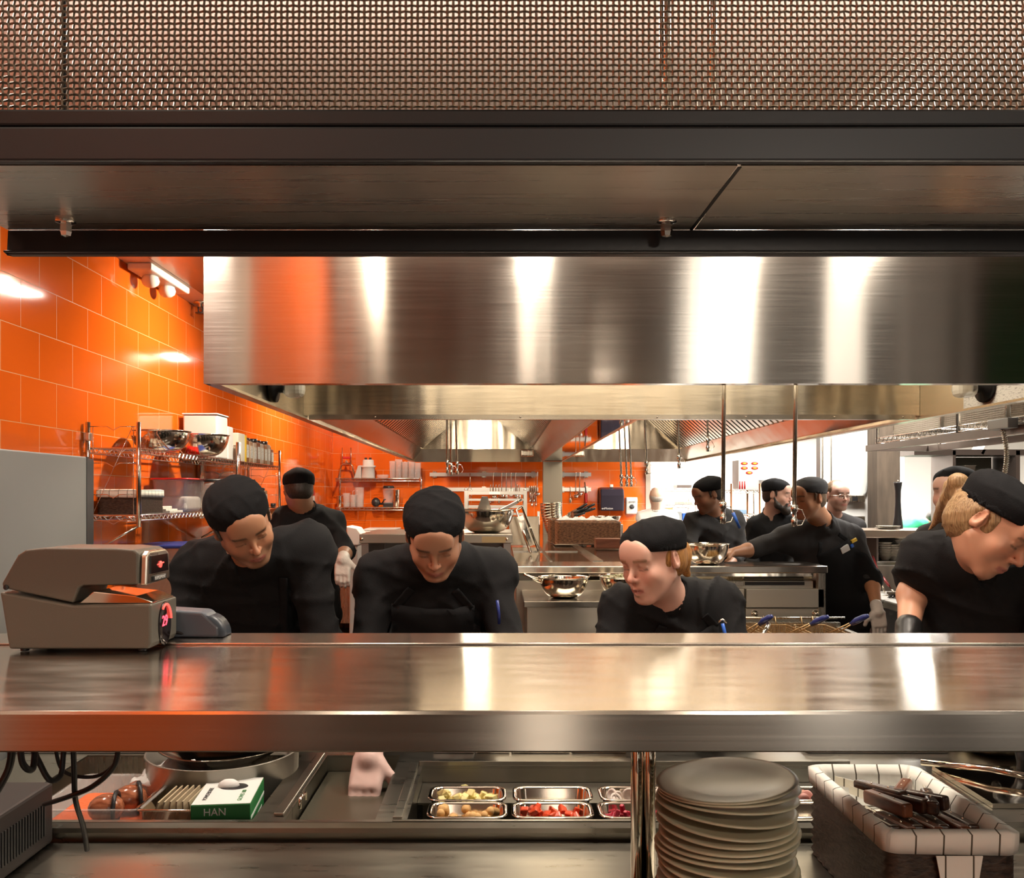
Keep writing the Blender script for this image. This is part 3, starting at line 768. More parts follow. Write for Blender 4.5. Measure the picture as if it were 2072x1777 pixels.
def add_head(S, H, R, sc, open_mouth=False, fem=False, nose=1.0):
    S.at(H, R, sc)
    w = .94 if fem else 1.0
    S.ell((0, -.012, .028), (.075, .094, .088), k=.01)
    S.ell((0, .030, -.022), (.060*w, .058, .078), k=.03)
    S.ell((0, .020, -.050), (.052*w, .058, .056), k=.03)
    for s in (-1, 1):
        S.cone((s*.056*w, .005, -.045), (s*.020, .066, -.096), .017, .015, k=.025)
        S.ell((s*.036, .060, -.030), (.026, .024, .026), k=.025)
    S.ell((0, .070, -.098), (.020, .017, .015), k=.022)
    S.cone((-.030, .079, .020), (.030, .079, .020), .011, k=.02)
    S.ell((0, .074, .045), (.05, .022, .035), k=.03)
    for s in (-1, 1):
        S.ell((s*.031, .098, .000), (.017, .014, .011), k=.014, op='s')
        S.ell((s*.031, .0765, -.001), (.0135, .0125, .0115), k=.003)
        S.cone((s*.017, .087, .0045), (s*.031, .0905, .0075), .0028, k=.004); S.cone((s*.031, .0905, .0075), (s*.045, .083, .003), .0028, .002, k=.004)
        S.cone((s*.018, .086, -.009), (s*.031, .0885, -.012), .002, k=.004); S.cone((s*.031, .0885, -.012), (s*.044, .082, -.007), .002, k=.004)
        S.cone((s*.016, .090, .020), (s*.046, .078, .021), .0042, .003, k=.010)
    S.cone((0, .086, .008), (0, .110*nose, -.026), .0065, .0085, k=.014)
    S.ell((0, .111*nose, -.030), (.0095, .0095, .0085), k=.008)
    for s in (-1, 1):
        S.ell((s*.0115, .099, -.034), (.0065, .0085, .0065), k=.006)
        S.ell((s*.0065, .104, -.041), (.003, .004, .003), k=.002, op='s')
    gap = .004 if open_mouth else 0
    S.ell((0, .083, -.062), (.026, .016, .022), k=.015)
    S.cone((-.0225, .086, -.0640), (-.006, .0985, -.0600), .0030, .0046, k=.004); S.cone((.0225, .086, -.0640), (.006, .0985, -.0600), .0030, .0046, k=.004)
    S.cone((-.006, .0985, -.0600), (.006, .0985, -.0600), .0046, k=.003)
    S.cone((-.0200, .086, -.0665-gap), (0, .0965, -.0710-gap), .0030, .0056, k=.004); S.cone((.0200, .086, -.0665-gap), (0, .0965, -.0710-gap), .0030, .0056, k=.004)
    S.cone((-.019, .096, -.0655-gap/2), (.019, .096, -.0655-gap/2), .0014+gap*.45, k=.002, op='s')
    for s in (-1, 1):
        Re = rotz(-s*.35)@rotx(-.15)
        S.ell((s*.0775, -.008, -.002), (.0085, .0175, .031), Re, k=.006)
        S.ell((s*.083, -.005, .002), (.005, .0095, .018), Re, k=.004, op='s')
        S.cone((s*.077, .004, -.006), (s*.078, .003, -.022), .005, k=.005)

def head_tint(H, R, sc, skin, lips=(.42, .13, .11), brow=None, stub=0, stubc=(.10, .07, .05), flush=.3, beard=None):
    def f(v):
        l = (v-H)@R/sc; x, y, z = l.T; n = len(v)
        c = np.tile(np.array(skin), (n, 1))
        def mix(m, col):
            m = np.clip(m, 0, 1)[:, None]; c[:] = c*(1-m)+np.array(col)*m
        near = (np.linalg.norm(l, axis=1) < .16)
        fl = np.exp(-(((np.abs(x)-.036)/.02)**2+((z+.03)/.02)**2))*(y > .04)+np.exp(-((x/.014)**2+((z+.03)/.016)**2))*(y > .09)
        mix(fl*flush*near, (skin[0]*1.02, skin[1]*.58, skin[2]*.52))
        if stub:
            m = np.clip((-.028-z)/.02, 0, 1)*np.clip((y-.0)/.03, 0, 1)*(z > -.125)*near
            m = m*(1-np.exp(-((x/.024)**2+((z+.066)/.006)**2)))
            mix(m*stub, stubc)
        lp = (np.abs(x) < .0235)*(y > .083)*((z > -.0785)*(z < -.0555))*near
        edge = np.clip(1-np.abs((z+.0668)/.0105)-np.clip((np.abs(x)-.012)/.02, 0, 1)*.6, 0, .35)/.35
        mix(lp*edge*.8, lips)
        if brow is not None:
            b = np.clip(1.4-np.abs((z-(.0225-.10*np.abs(np.abs(x)-.030)))/.0045), 0, 1)*((np.abs(x) > .012)*(np.abs(x) < .050))*(y > .06)*near
            mix(b*.85, brow)
        # lash line of lowered lids
        e = np.clip(1.3-np.abs((z-(-.0062+.0*x))/.0022), 0, 1)*((np.abs(np.abs(x)-.031) < .0145))*(y > .07)*near
        mix(e*.85, (.03, .02, .018))
        ls = np.exp(-(((np.abs(x)-.031)/.017)**2+((z-.003)/.010)**2))*(y > .06)*near
        mix(ls*.18, (skin[0]*.6, skin[1]*.42, skin[2]*.36))
        mix(.18*np.exp(-((np.abs(x)-.078)/.012)**2)*near*(np.abs(z) < .035), (skin[0], skin[1]*.6, skin[2]*.55))
        return c
    return f

def add_hand(S, W, d, nrm, sc=1.0, side=1, curl=.5, extra=0.0):
    """W wrist, d direction of the fingers, nrm back-of-hand normal"""
    d = np.array(d, float); d /= np.linalg.norm(d); n = np.array(nrm, float); n -= d*(n@d); n /= np.linalg.norm(n); a = np.cross(d, n)*side
    W = np.array(W, float); e = extra
    S.box(W+d*.048*sc, (.040*sc+e, .045*sc+e, .014*sc+e), np.stack([a, d, n], 1), rad=.013, k=.015, world=True)
    for i, (o, L) in enumerate(((-.031, .070), (-.0105, .082), (.0105, .077), (.030, .060))):
        p = W+d*.088*sc+a*o*sc; dd = d; q = p
        for j, fr in enumerate((.45, .32, .23)):
            ang = curl*(j+.4)
            dd2 = d*math.cos(ang)-n*math.sin(ang)
            q2 = q+dd2*L*fr*sc; S.cone(q, q2, (.0092-.0012*j)*sc+e, (.0083-.0012*j)*sc+e, k=.004, world=True); q = q2
    b = W+d*.025*sc-a*.034*sc; t1 = b+(d*.6-a*.75-n*.25)*.036*sc; t2 = t1+(d*.85-a*.3-n*.4)*.032*sc
    S.cone(b, t1, .014*sc+e, .0105*sc+e, k=.012, world=True); S.cone(t1, t2, .0102*sc+e, .0085*sc+e, k=.004, world=True)

def trace(S, p0, d, disp=None, maxt=1.2):
    p = np.array(p0, float); d = np.array(d, float)/np.linalg.norm(d); t = 0
    for _ in range(90):
        q = S.ev(p[None])[0]+(disp(p[None])[0] if disp else 0)
        if q < .0006: break
        t += q*.8; p = p+d*q*.8
        if t > maxt: return None
    return p

def person(loc, label, H, yaw, pitch, roll, neck, sh, el, wr, pelvis, sc=1.0, cloth=M_CLOTH, res=.009, hres=.0048, cap=True, skin=(.52, .27, .17),
           hair=None, hair_m=H_DARK, brow=(.03, .02, .012), stub=0, beard=None, fem=False, sleeve=.30, gloves=None, hdir=((0, -.3, -1), (0, -.3, -1)),
           hn=((0, -1, 0), (0, -1, 0)), seed=1, facing=None, mouth=False, apron=None, legs=True, capmat=M_CAP, fold=.0075, feet=None, curl=.5, pens=None,
           chest=(.165, .115), belly=(.155, .12), collar=True, neckr=.054, glasses=False, nose=1.0, flush=.3, stubc=(.10, .07, .05), pony=None, capup=0.0, shell=.014):
    root = thing('person', label, 'person', loc)
    H = np.array(H, float); R = head_R(yaw, pitch, roll); neck = np.array(neck, float)
    sh = [np.array(p, float) for p in sh]; el = [np.array(p, float) for p in el]; wr = [np.array(p, float) for p in wr]; pelvis = np.array(pelvis, float)
    mid = (sh[0]+sh[1])/2; u = mid-pelvis; L = np.linalg.norm(u); u = u/L
    xa = sh[1]-sh[0]; xa = xa-u*(xa@u); hw = np.linalg.norm(sh[1]-sh[0])/2; xa = xa/np.linalg.norm(xa)
    fw = np.cross(xa, u)                      # body's front when sh[0] is the person's right as drawn at image left
    if facing == 'away': fw = -fw
    T = np.stack([xa, fw, u], 1)
    def torso(S, e, coarse=False):
        S.ell(mid-u*.13*sc, (chest[0]*sc+e, chest[1]*sc+e, .20*sc+e), T, k=.05, world=True)
        S.ell(mid-u*.34*sc+fw*.01, (belly[0]*sc+e, belly[1]*sc+e, .18*sc+e), T, k=.06, world=True)
        S.ell(pelvis+u*.02, (.17*sc+e, .125*sc+e, .15*sc+e), T, k=.06, world=True)
        if fem:
            for s in (-1, 1): S.ell(mid-u*.20*sc+xa*s*.07*sc+fw*.075*sc, (.065*sc+e, .055*sc+e, .062*sc+e), T, k=.05, world=True)
        nb = neck*.5+mid*.5
        for s in (0, 1):
            S.cone(neck-u*.015, sh[s]+u*.005, .045*sc+e, .056*sc+e, k=.05, world=True)
            S.cone(mid-u*.06, sh[s]-u*.02, .09*sc+e, .062*sc+e, k=.04, world=True)
    # body: one continuous surface
    B = SDF(); add_head(B, H, R, sc, mouth, fem, nose)
    nk = H+R@np.array((0, -.030, -.045))*sc
    B.at(H, R, sc)
    B.cone(nk, neck, (neckr-.002)*sc, (neckr+.004)*sc, k=.025, world=True)
    B.cone(H+R@np.array((0, .010, -.075))*sc, neck+fw*.01, .036*sc, .045*sc, k=.03, world=True)
    torso(B, -.012)
    for s in (0, 1):
        ov = .0
        B.cone(sh[s], el[s], .046*sc, .038*sc, k=.03, world=True)
        m_ = el[s]*.72+wr[s]*.28
        B.cone(el[s], m_, .037*sc, .040*sc, k=.02, world=True); B.cone(m_, wr[s], .040*sc, .025*sc, k=.02, world=True)
        add_hand(B, wr[s], hdir[s], hn[s], sc*.98, side=(1 if s == 0 else -1), curl=curl)
    hips = []
    if legs:
        for s in (-1, 1):
            hp = pelvis+T@np.array((s*.09, 0, -.03)); ft = np.array((pelvis[0]+s*.12, pelvis[1]+.0, .09)); kn = (hp+ft)/2+np.array((0, 0, .02))
            hips.append((hp, kn, ft)); B.cone(hp, kn, .07*sc, .05*sc, k=.03, world=True); B.cone(kn, ft, .05*sc, .035*sc, k=.02, world=True)
    tint = head_tint(H, R, sc, skin, brow=brow, stub=stub, flush=flush, stubc=stubc)
    emit('body', B.mesh(hres), M_SKIN, root, tint, it=1)
    # jacket
    J = SDF(); torso(J, shell)
    for s in (0, 1):
        J.cone(sh[s], el[s], .060*sc, .056*sc, k=.03, world=True)
        J.cone(el[s], el[s]*(1-sleeve)+wr[s]*sleeve, .055*sc, .052*sc, k=.02, world=True)
    J.cone(pelvis, pelvis-u*.10, .15*sc, .16*sc, k=.06, world=True)
    J.at(H, R, sc)
    # neckline: hollow round the neck
    J.cone(neck+u*.02, neck+(nk-neck)*.9, (neckr+.005)*sc, (neckr+.02)*sc, k=.01, op='s', world=True)
    if not fem or True: J.cone(neck+fw*.05*sc+u*.02*sc, neck+fw*.065*sc-u*.035*sc, .036*sc, .012*sc, k=.012, op='s', world=True)
    fd = folds(seed, fold)
    jk = emit('jacket', J.mesh(res, fd, fold*2), cloth, root, it=1)
    if collar:
        K = SDF(); nd = (nk-neck)/np.linalg.norm(nk-neck)
        K.cone(neck-nd*.015, neck+nd*.028, (neckr+.020)*sc, (neckr+.015)*sc, k=.01, world=True)
        K.cut(neck+nd*.030, nd+fw*.35, world=True)
        K.cone(neck-nd*.06, neck+nd*.08, (neckr+.010)*sc, (neckr+.009)*sc, k=.004, op='s', world=True)
        K.cone(neck+fw*.09*sc-nd*.02, neck+fw*.08*sc+nd*.06, .010*sc, .034*sc, k=.008, op='s', world=True)
        emit('collar', K.mesh(.0055), cloth, jk, it=1)
    if legs:
        Q = SDF()
        for (hp, kn, ft) in hips:
            Q.cone(hp, kn, .098*sc, .075*sc, k=.04, world=True); Q.cone(kn, ft, .075*sc, .062*sc, k=.03, world=True)
        Q.ell(pelvis-u*.03, (.172*sc, .13*sc, .14*sc), T, k=.05, world=True)
        emit('trousers', Q.mesh(.016, folds(seed+5, .004), .01), M_CLOTH, root)
        fy = fw*1.0; fy[2] = 0; fy /= np.linalg.norm(fy)
        for (hp, kn, ft) in hips:
            Q = SDF(); Q.at((ft[0], ft[1], 0), np.stack([np.cross(fy, (0, 0, 1)), fy, (0, 0, 1)], 1))
            Q.ell((0, .07, .045), (.048, .13, .05), k=.02).ell((0, -.02, .07), (.045, .06, .06), k=.03).cut((0, 0, 0.001), (0, 0, -1))
            emit('shoe', Q.mesh(.012), M_BLACKP, root)
    if cap:
        C = SDF(); C.at(H, R, sc)
        C.ell((0, -.014, .036), (.0860, .1050, .078), k=.01).ell((0, -.020, .062), (.0880, .1075, .056), k=.015)
        C.cut((0, .09, .046+capup), (0, .22, -1)); 
        fdc = folds(seed+9, .0028, 2.0)
        lim = C.w((0, 0, .06))
        cp = emit('cap', C.mesh(max(hres, .005), lambda P: fdc(P)*np.clip(((P-H)@R[:, 2]/sc-.055)/.03, 0, 1), .006), capmat, root, it=1)
        C = SDF(); C.at(H, R, sc)
        C.ell((0, -.014, .040), (.0885, .107, .092), k=.01); C.cut((0, .09, .045+capup), (0, .22, -1)); C.cut((0, .09, .072+capup), (0, -.22, 1), k=.003)
        C.ell((0, -.014, .042), (.083, .101, .2), k=.003, op='s')
        emit('cap_band', C.mesh(max(hres, .005)), capmat, cp, it=1)
    if hair:
        A = SDF(); A.at(H, R, sc)
        if hair == 'short':
            A.ell((0, -.020, .020), (.0800, .0935, .080), k=.01).ell((0, -.045, -.030), (.062, .060, .045), k=.03)
            A.cut((0, .018, 0), (0, 1, .1)); A.cut((0, 0, -.072), (0, .35, -1))
            for s in (-1, 1): A.ell((s*.088, .002, -.010), (.020, .018, .034), k=.006, op='s')
            for s in (-1, 1): A.cone((s*.0735, .022, .03), (s*.0715, .024, -.012), .0085, .005, k=.004)
        elif hair == 'bald':
            A.ell((0, -.018, .006), (.0785, .092, .062), k=.01).ell((0, -.040, -.030), (.062, .062, .040), k=.03); A.cut((0, .010, 0), (0, 1, 0)); A.cut((0, 0, .040), (0, -.5, 1))
        elif hair == 'receding':
            A.ell((0, -.018, .034), (.0785, .0955, .088), k=.01).ell((0, -.040, -.030), (.062, .062, .040), k=.03); A.cut((0, .032, .05), (0, 1, .45))
            for s in (-1, 1): A.ell((s*.088, .002, -.010), (.020, .018, .034), k=.006, op='s')
        elif hair == 'bun':
            A.ell((0, -.020, .010), (.0805, .0940, .076), k=.01).ell((0, -.050, -.030), (.060, .055, .045), k=.03)
            A.cut((0, .030, 0), (0, 1, .1)); A.cut((0, 0, -.068), (0, .35, -1))
            for s in (-1, 1): A.ell((s*.088, .000, -.014), (.020, .020, .032), k=.006, op='s')
            A.ell((0, -.122, -.018), (.034, .034, .050), k=.02).cone((0, -.10, -.03), (0, -.135, -.085), .022, .012, k=.02)
        elif hair == 'long':
            A.ell((0, -.020, .010), (.0835, .0970, .080), k=.01).ell((0, -.048, -.035), (.068, .062, .058), k=.03)
            A.cut((0, .036, 0), (0, 1, .1))
            for s in (-1, 1): A.ell((s*.090, .004, -.012), (.022, .022, .034), k=.006, op='s')
        fdh = folds(seed+3, .0015, 3.5)
        if pony is not None:
            for lock in (pony if isinstance(pony[0], list) else [pony]):
                P0 = H+R@np.array(lock[0])*sc
                for q in lock[1:]:
                    q = np.array(q, float); A.cone(P0, q[:3], pony_r(q, 0), q[3], k=.012, world=True); P0 = q[:3]
        emit('hair', A.mesh(max(hres*.9, .0045), fdh, .004), hair_m, root, it=1)
    if beard:
        A = SDF(); A.at(H, R, sc)
        for s in (-1, 1):
            A.cone((s*.068, .006, -.022), (s*.052, .032, -.075), .010, .020, k=.02); A.cone((s*.052, .032, -.075), (0, .078, -.108), .020, .026, k=.03)
            A.cone((s*.024, .088, -.060), (0, .101, -.052), .0055, .006, k=.006); A.cone((s*.026, .086, -.062), (s*.028, .078, -.090), .009, .012, k=.012)
        A.ell((0, .078, -.112), (.036, .032, .030), k=.02)
        A.ell((0, .105, -.067), (.018, .014, .006), k=.003, op='s')
        emit('beard', A.mesh(max(hres*.9, .0045), folds(seed+4, .0015, 3.5), .004), hair_m, root, it=1)
    if gloves is not None:
        for s in gloves[0]:
            A = SDF(); d = np.array(hdir[s], float); d /= np.linalg.norm(d)
            add_hand(A, wr[s], hdir[s], hn[s], sc, side=(1 if s == 0 else -1), curl=curl, extra=.0028)
            A.cone(wr[s]-(wr[s]-el[s])/np.linalg.norm(wr[s]-el[s])*.045, wr[s]+d*.01, .036, .034, k=.01, world=True)
            emit('glove', A.mesh(.005, folds(seed+7, .0008, 3), .002), gloves[1], root, it=1)
    if glasses:
        g = MB()
        for s in (-1, 1):
            g.tube([H+R@(np.array((s*.032+.021*math.cos(a), .100+.003*0-.004*abs(math.cos(a)), -.002+.015*math.sin(a)))*sc) for a in np.linspace(0, 2*math.pi, 20, endpoint=False)], .0016, 6, closed=True)
            g.tube([H+R@(np.array(q)*sc) for q in ((s*.053, .095, .002), (s*.079, .05, .004), (s*.083, -.005, .004))], .0016, 6)
        g.tube([H+R@(np.array(q)*sc) for q in ((-.011, .100, .002), (0, .103, .004), (.011, .100, .002))], .0016, 6)
        g.build('glasses', S_GEN, root)
    info = dict(root=root, jk=jk, J=J, fd=fd, T=T, mid=mid, u=u, fw=fw, xa=xa, neck=neck, H=H, R=R, sc=sc, pelvis=pelvis)
    return info
def pony_r(q, i): return float(q[4]) if len(q) > 4 else float(q[3])

def drape(I, uv, width, name, m, lift=.004, th=.003):
    """ribbon lying on the jacket front; uv: (across, down) from mid-shoulder"""
    pts = []
    for a, b in uv:
        p0 = I['mid']+I['xa']*a-I['u']*b+I['fw']*.5
        q = trace(I['J'], p0, -I['fw'], I['fd'])
        if q is not None: pts.append(q)
    rows = []
    for i, q in enumerate(pts):
        t = pts[min(i+1, len(pts)-1)]-pts[max(i-1, 0)]; t /= np.linalg.norm(t)
        s = np.cross(t, I['fw']); s /= np.linalg.norm(s)
        rows.append([q+s*k*width/2+I['fw']*lift for k in (-1, -.5, 0, .5, 1)])
    return MB().grid(rows).build(name, m, I['root'], solid=th, fix=False)
def stud(I, a, b, name, m, r=.007):
    q = trace(I['J'], I['mid']+I['xa']*a-I['u']*b+I['fw']*.5, -I['fw'], I['fd'])
    return MB().lathe([(.001, .004), (r*.8, .0035), (r, .001), (r, -.002)], q, 14, R=np.stack(frame(I['fw']), 1)).build(name, m, I['jk'])
def apron(I, w_top=.13, top=.10, m=M_CLOTH, lift=.006):
    rows = []
    for i in range(26):
        b = top+i*.02; w = w_top if i < 3 else min(w_top+(i-3)*.018, .19); row = []
        for k in range(13):
            a = -w+2*w*k/12
            q = trace(I['J'], I['mid']+I['xa']*a-I['u']*b+I['fw']*.5, -I['fw'], I['fd'])
            if q is None: q = rows[-1][k]-I['u']*.02
            else: q = q+I['fw']*lift
            row.append(q)
        rows.append(row)
    o = MB().grid(rows).build('apron', m, I['root'], solid=.003, fix=False)
    for s in (-1, 1):
        drape(I, [(s*w_top*.9*(1-t)+s*.062*t, top+.01-t*(top+.03)) for t in np.linspace(0, 1, 9)], .026, 'apron_strap', m, lift=lift)
    return o
# ---------------------------------------------------------------- the cooks
def vv(px, py, Y): return np.array(V(px, py, Y))
# left cook at the pass, bending forward to his left
I = person((-.66, 2.75, 0), 'bearded cook in black cap and jacket leaning over the left of the pass', vv(490, 1058, 2.34), 36, 32, 26, vv(505, 1118, 2.44),
    (vv(400, 1150, 2.58), vv(618, 1108, 2.52)), (vv(352, 1300, 2.48), vv(652, 1300, 2.46)), (vv(460, 1420, 2.36), vv(600, 1420, 2.36)),
    (XP(520, 2.8), 2.84, .97), sc=.92, skin=(.50, .25, .14), stub=.42, brow=(.03, .018, .01), hair='short', seed=3, res=.0085, hres=.0045, sleeve=.35, nose=1.03, hdir=((0, -1, -.2), (0, -1, -.2)), hn=((0, -.2, 1), (0, -.2, 1)), chest=(.19, .13), belly=(.175, .13), shell=.02)
drape(I, [(.12, b) for b in np.linspace(-.02, .3, 12)], .024, 'apron_strap', M_CLOTH)
# middle cook, head lowered
I = person((-.35, 2.85, 0), 'cook in black cap with lowered face working at the middle of the pass', vv(880, 1082, 2.40), 3, 38, 2, vv(878, 1120, 2.56),
    (vv(768, 1168, 2.66), vv(992, 1160, 2.66)), (vv(744, 1310, 2.55), vv(1030, 1310, 2.55)), (vv(748, 1530, 2.20), vv(975, 1380, 2.36)),
    (XP(880, 2.9), 2.88, .97), sc=.94, skin=(.50, .26, .16), hair='short', seed=8, res=.0085, hres=.0045, sleeve=.35, chest=(.185, .13), belly=(.175, .13), shell=.02,
    hdir=((-.06, -.55, -.75), (0.1, -1, -.2)), hn=((0, -.7, .6), (0, -.2, 1)), gloves=((0,), mat('pink_tinted_latex', (.72, .50, .44), .5)), flush=.4)
apron(I, .12, .03)
MB().tube([vv(1006, 1215, 2.50), vv(1009, 1240, 2.50), vv(1010, 1262, 2.51)], .0045, 8).build('pen', M_DBLUE, I['root'])
# woman at the pass
I = person((.63, 2.85, 0), 'woman in black cap and apron looking down to the left at the pass', vv(1322, 1132, 2.46), -50, 14, 3, vv(1345, 1202, 2.56),
    (vv(1262, 1232, 2.60), vv(1452, 1222, 2.66)), (vv(1222, 1350, 2.5), vv(1500, 1340, 2.56)), (vv(1256, 1430, 2.42), vv(1440, 1430, 2.42)),
    (XP(1360, 2.9), 2.84, .92), sc=.95, skin=(.72, .42, .32), hair='bun', hair_m=H_GING, brow=(.30, .17, .09), seed=12, res=.0075, hres=.0042, fem=True, sleeve=.2, mouth=True, hdir=((0, -1, -.2), (0, -1, -.2)), hn=((0, -.2, 1), (0, -.2, 1)),
    chest=(.150, .115), belly=(.165, .13), neckr=.050, flush=.45, shell=.016)
apron(I, .105, .02)
for a, b in ((-.055, .07), (.055, .05), (.06, .13), (-.055, .15)): stud(I, a, b, 'button', M_BLACKP)
q = vv(1462, 1262, 2.46)
MB().tube([q, q+np.array((.012, 0, -.05))], .005, 8).build('pen', M_BLUE, I['root']); MB().tube([q+np.array((-.012, 0, .004)), q+np.array((0, 0, .012)), q+np.array((.012, 0, .002))], .003, 6).build('pen_clip', S_GEN, I['root'])
# woman at the right edge
I = person((1.2, 2.9, 0), 'long-haired woman in black cap bending down at the right edge', vv(2010, 1062, 2.22), 32, 40, -16, vv(1985, 1128, 2.40),
    (vv(1878, 1130, 2.52), vv(2100, 1110, 2.42)), (vv(1850, 1172, 2.60), vv(2150, 1290, 2.30)), (vv(1836, 1292, 2.44), vv(2060, 1440, 2.24)),
    (XP(1975, 2.85), 2.84, .97), skin=(.62, .32, .20), hair='long', hair_m=H_BLOND, brow=(.16, .09, .05), seed=21, res=.0085, hres=.0045, fem=True, sleeve=.0,
    gloves=((0, 1), M_BGLOVE), hdir=((0, -.1, -1), (0, -.6, -.8)), chest=(.17, .125), belly=(.18, .14), shell=.016, neckr=.050, flush=.4,
    pony=[[(-.06, -.05, .03), (*vv(1938, 975, 2.30), .022, .026), (*vv(1918, 1010, 2.36), .018, .022), (*vv(1902, 1045, 2.44), .012, .018), (*vv(1880, 1072, 2.47), .004, .012)],
          [(-.06, -.05, .0), (*vv(1940, 1000, 2.30), .020, .024), (*vv(1926, 1035, 2.36), .014, .018), (*vv(1906, 1066, 2.44), .004, .012)],
          [(-.05, -.06, -.01), (*vv(1934, 1020, 2.34), .018, .022), (*vv(1928, 1060, 2.40), .010, .016), (*vv(1915, 1085, 2.43), .003, .009)],
          [(-.05, -.08, .03), (*vv(1925, 985, 2.36), .018, .022), (*vv(1905, 1025, 2.42), .012, .018), (*vv(1889, 1056, 2.47), .004, .011)]])
# cook with his back turned by the orange wall
I = person((-1.15, 5.2, 0), 'cook seen from behind in black cap by the orange wall', vv(604, 992, 5.0), -158, 14, 0, vv(618, 1032, 5.05),
    (vv(672, 1058, 5.15), vv(578, 1052, 5.05)), (vv(698, 1118, 5.0), vv(556, 1110, 4.95)), (vv(694, 1122, 4.72)+np.array((0, 0, -.02)), vv(560, 1160, 5.25)),
    (XP(630, 5.25), 5.2, .95), skin=(.42, .22, .13), hair='short', seed=31, res=.012, hres=.008, sleeve=.1,
    gloves=((0, 1), M_GLOVE), hdir=((.0, -.2, -1), (0, .5, -.8)), chest=(.18, .13), shell=.018)
# far cook facing left
I = person((1.42, 6.2, 0), 'far cook in black cap facing left behind the counter', vv(1432, 1001, 6.0), -72, 20, 0, vv(1444, 1036, 6.08),
    (vv(1404, 1058, 6.05), vv(1484, 1054, 6.2)), (vv(1388, 1120, 5.95), vv(1500, 1118, 6.15)), (vv(1392, 1150, 5.7), vv(1460, 1160, 5.8)),
    (XP(1450, 6.3), 6.35, .95), skin=(.45, .23, .14), hair='short', seed=41, res=.013, hres=.008, cloth=M_CLOTHG, sleeve=.4, stub=.25)
# bearded cook
I = person((1.98, 6.7, 0), 'cook with a full dark beard and black cap facing right', vv(1573, 1001, 6.5), 50, 6, 0, vv(1562, 1040, 6.58),
    (vv(1530, 1064, 6.62), vv(1606, 1062, 6.52)), (vv(1520, 1130, 6.6), vv(1610, 1130, 6.5)), (vv(1540, 1170, 6.3), vv(1600, 1170, 6.2)),
    (XP(1568, 6.7), 6.65, .95), skin=(.62, .36, .27), hair='short', beard=True, seed=51, res=.013, hres=.0075, sleeve=.5)
# turning cook who reaches into the bowl
I = person((1.95, 5.7, 0), 'cook in grey-black cap reaching one arm to the steel bowl', vv(1636, 1008, 5.36), -62, 8, 0, vv(1662, 1054, 5.48),
    (vv(1588, 1090, 5.50), vv(1722, 1086, 5.62)), (vv(1524, 1112, 5.42), vv(1762, 1168, 5.50)), (vv(1482, 1118, 5.30), vv(1775, 1236, 5.30)),
    (XP(1700, 5.66), 5.66, .95), sc=1.06, skin=(.52, .24, .12), hair='short', hair_m=H_BRN, seed=61, res=.012, hres=.0075, cloth=M_CLOTHG, sleeve=.12,
    gloves=((1,), M_GLOVE), hdir=((-1, -.15, -.1), (.1, -.1, -1)), hn=((0, -.3, 1), (0, -1, 0)), chest=(.18, .12), shell=.016, capmat=mat('faded_cap_cloth', (.035, .034, .036), .9))
apron(I, .12, .04, M_CLOTH, lift=.014)
def chest_item(a, b, h, nm, m):
    q = trace(I['J'], I['mid']+I['xa']*a-I['u']*b+I['fw']*.5, -I['fw'], I['fd'])
    if q is not None: MB().obox(q+I['fw']*.016, h, I['T']).build(nm, m, I['jk'], bevel=.003)
chest_item(.06, .08, (.030, .008, .020), 'badge', M_WHITE); chest_item(.15, .07, (.020, .008, .010), 'marker', M_YEL); chest_item(.12, .09, (.010, .008, .010), 'marker', M_BLUE)
# man with glasses
I = person((2.6, 7.05, 0), 'balding man with glasses and goatee behind the turning cook', vv(1694, 1003, 6.9), 14, 2, 0, vv(1686, 1044, 7.0),
    (vv(1644, 1068, 7.06), vv(1732, 1066, 7.06)), (vv(1640, 1140, 7.06), vv(1738, 1140, 7.06)), (vv(1655, 1190, 6.95), vv(1722, 1190, 6.95)),
    (XP(1688, 7.05), 7.08, .95), skin=(.62, .36, .28), hair='receding', hair_m=H_BRN, cap=False, glasses=True, stub=.5, seed=71, res=.013, hres=.0075, cloth=M_CLOTHG, sleeve=.9)
# bald man in white far back
I = person((1.95, 10.4, 0), 'bald man in white shirt seen from behind in the back room', vv(1328, 1006, 10.2), 176, 6, 0, vv(1328, 1032, 10.25),
    (vv(1360, 1046, 10.3), vv(1300, 1046, 10.3)), (vv(1366, 1092, 10.3), vv(1296, 1092, 10.3)), (vv(1350, 1110, 10.5), vv(1310, 1110, 10.5)),
    (XP(1330, 10.3), 10.3, .95), skin=(.62, .42, .32), hair='bald', hair_m=H_GREY, cap=False, seed=81, res=.016, hres=.011, cloth=M_SHIRTW, sleeve=.9, neckr=.05)
# cook half hidden behind the long-haired woman
I = person((2.28, 4.4, 0), 'cook in dark cap half hidden behind the long-haired woman', vv(1930, 996, 4.1), -58, 4, 0, vv(1944, 1042, 4.2),
    (vv(1885, 1092, 4.25), vv(2020, 1090, 4.35)), (vv(1890, 1200, 4.3), vv(2040, 1200, 4.3)), (vv(1900, 1260, 4.1), vv(2010, 1260, 4.1)),
    (XP(1950, 4.4), 4.36, .95), skin=(.60, .36, .28), hair='short', seed=91, res=.013, hres=.008, cloth=M_CLOTHG, sleeve=.3)
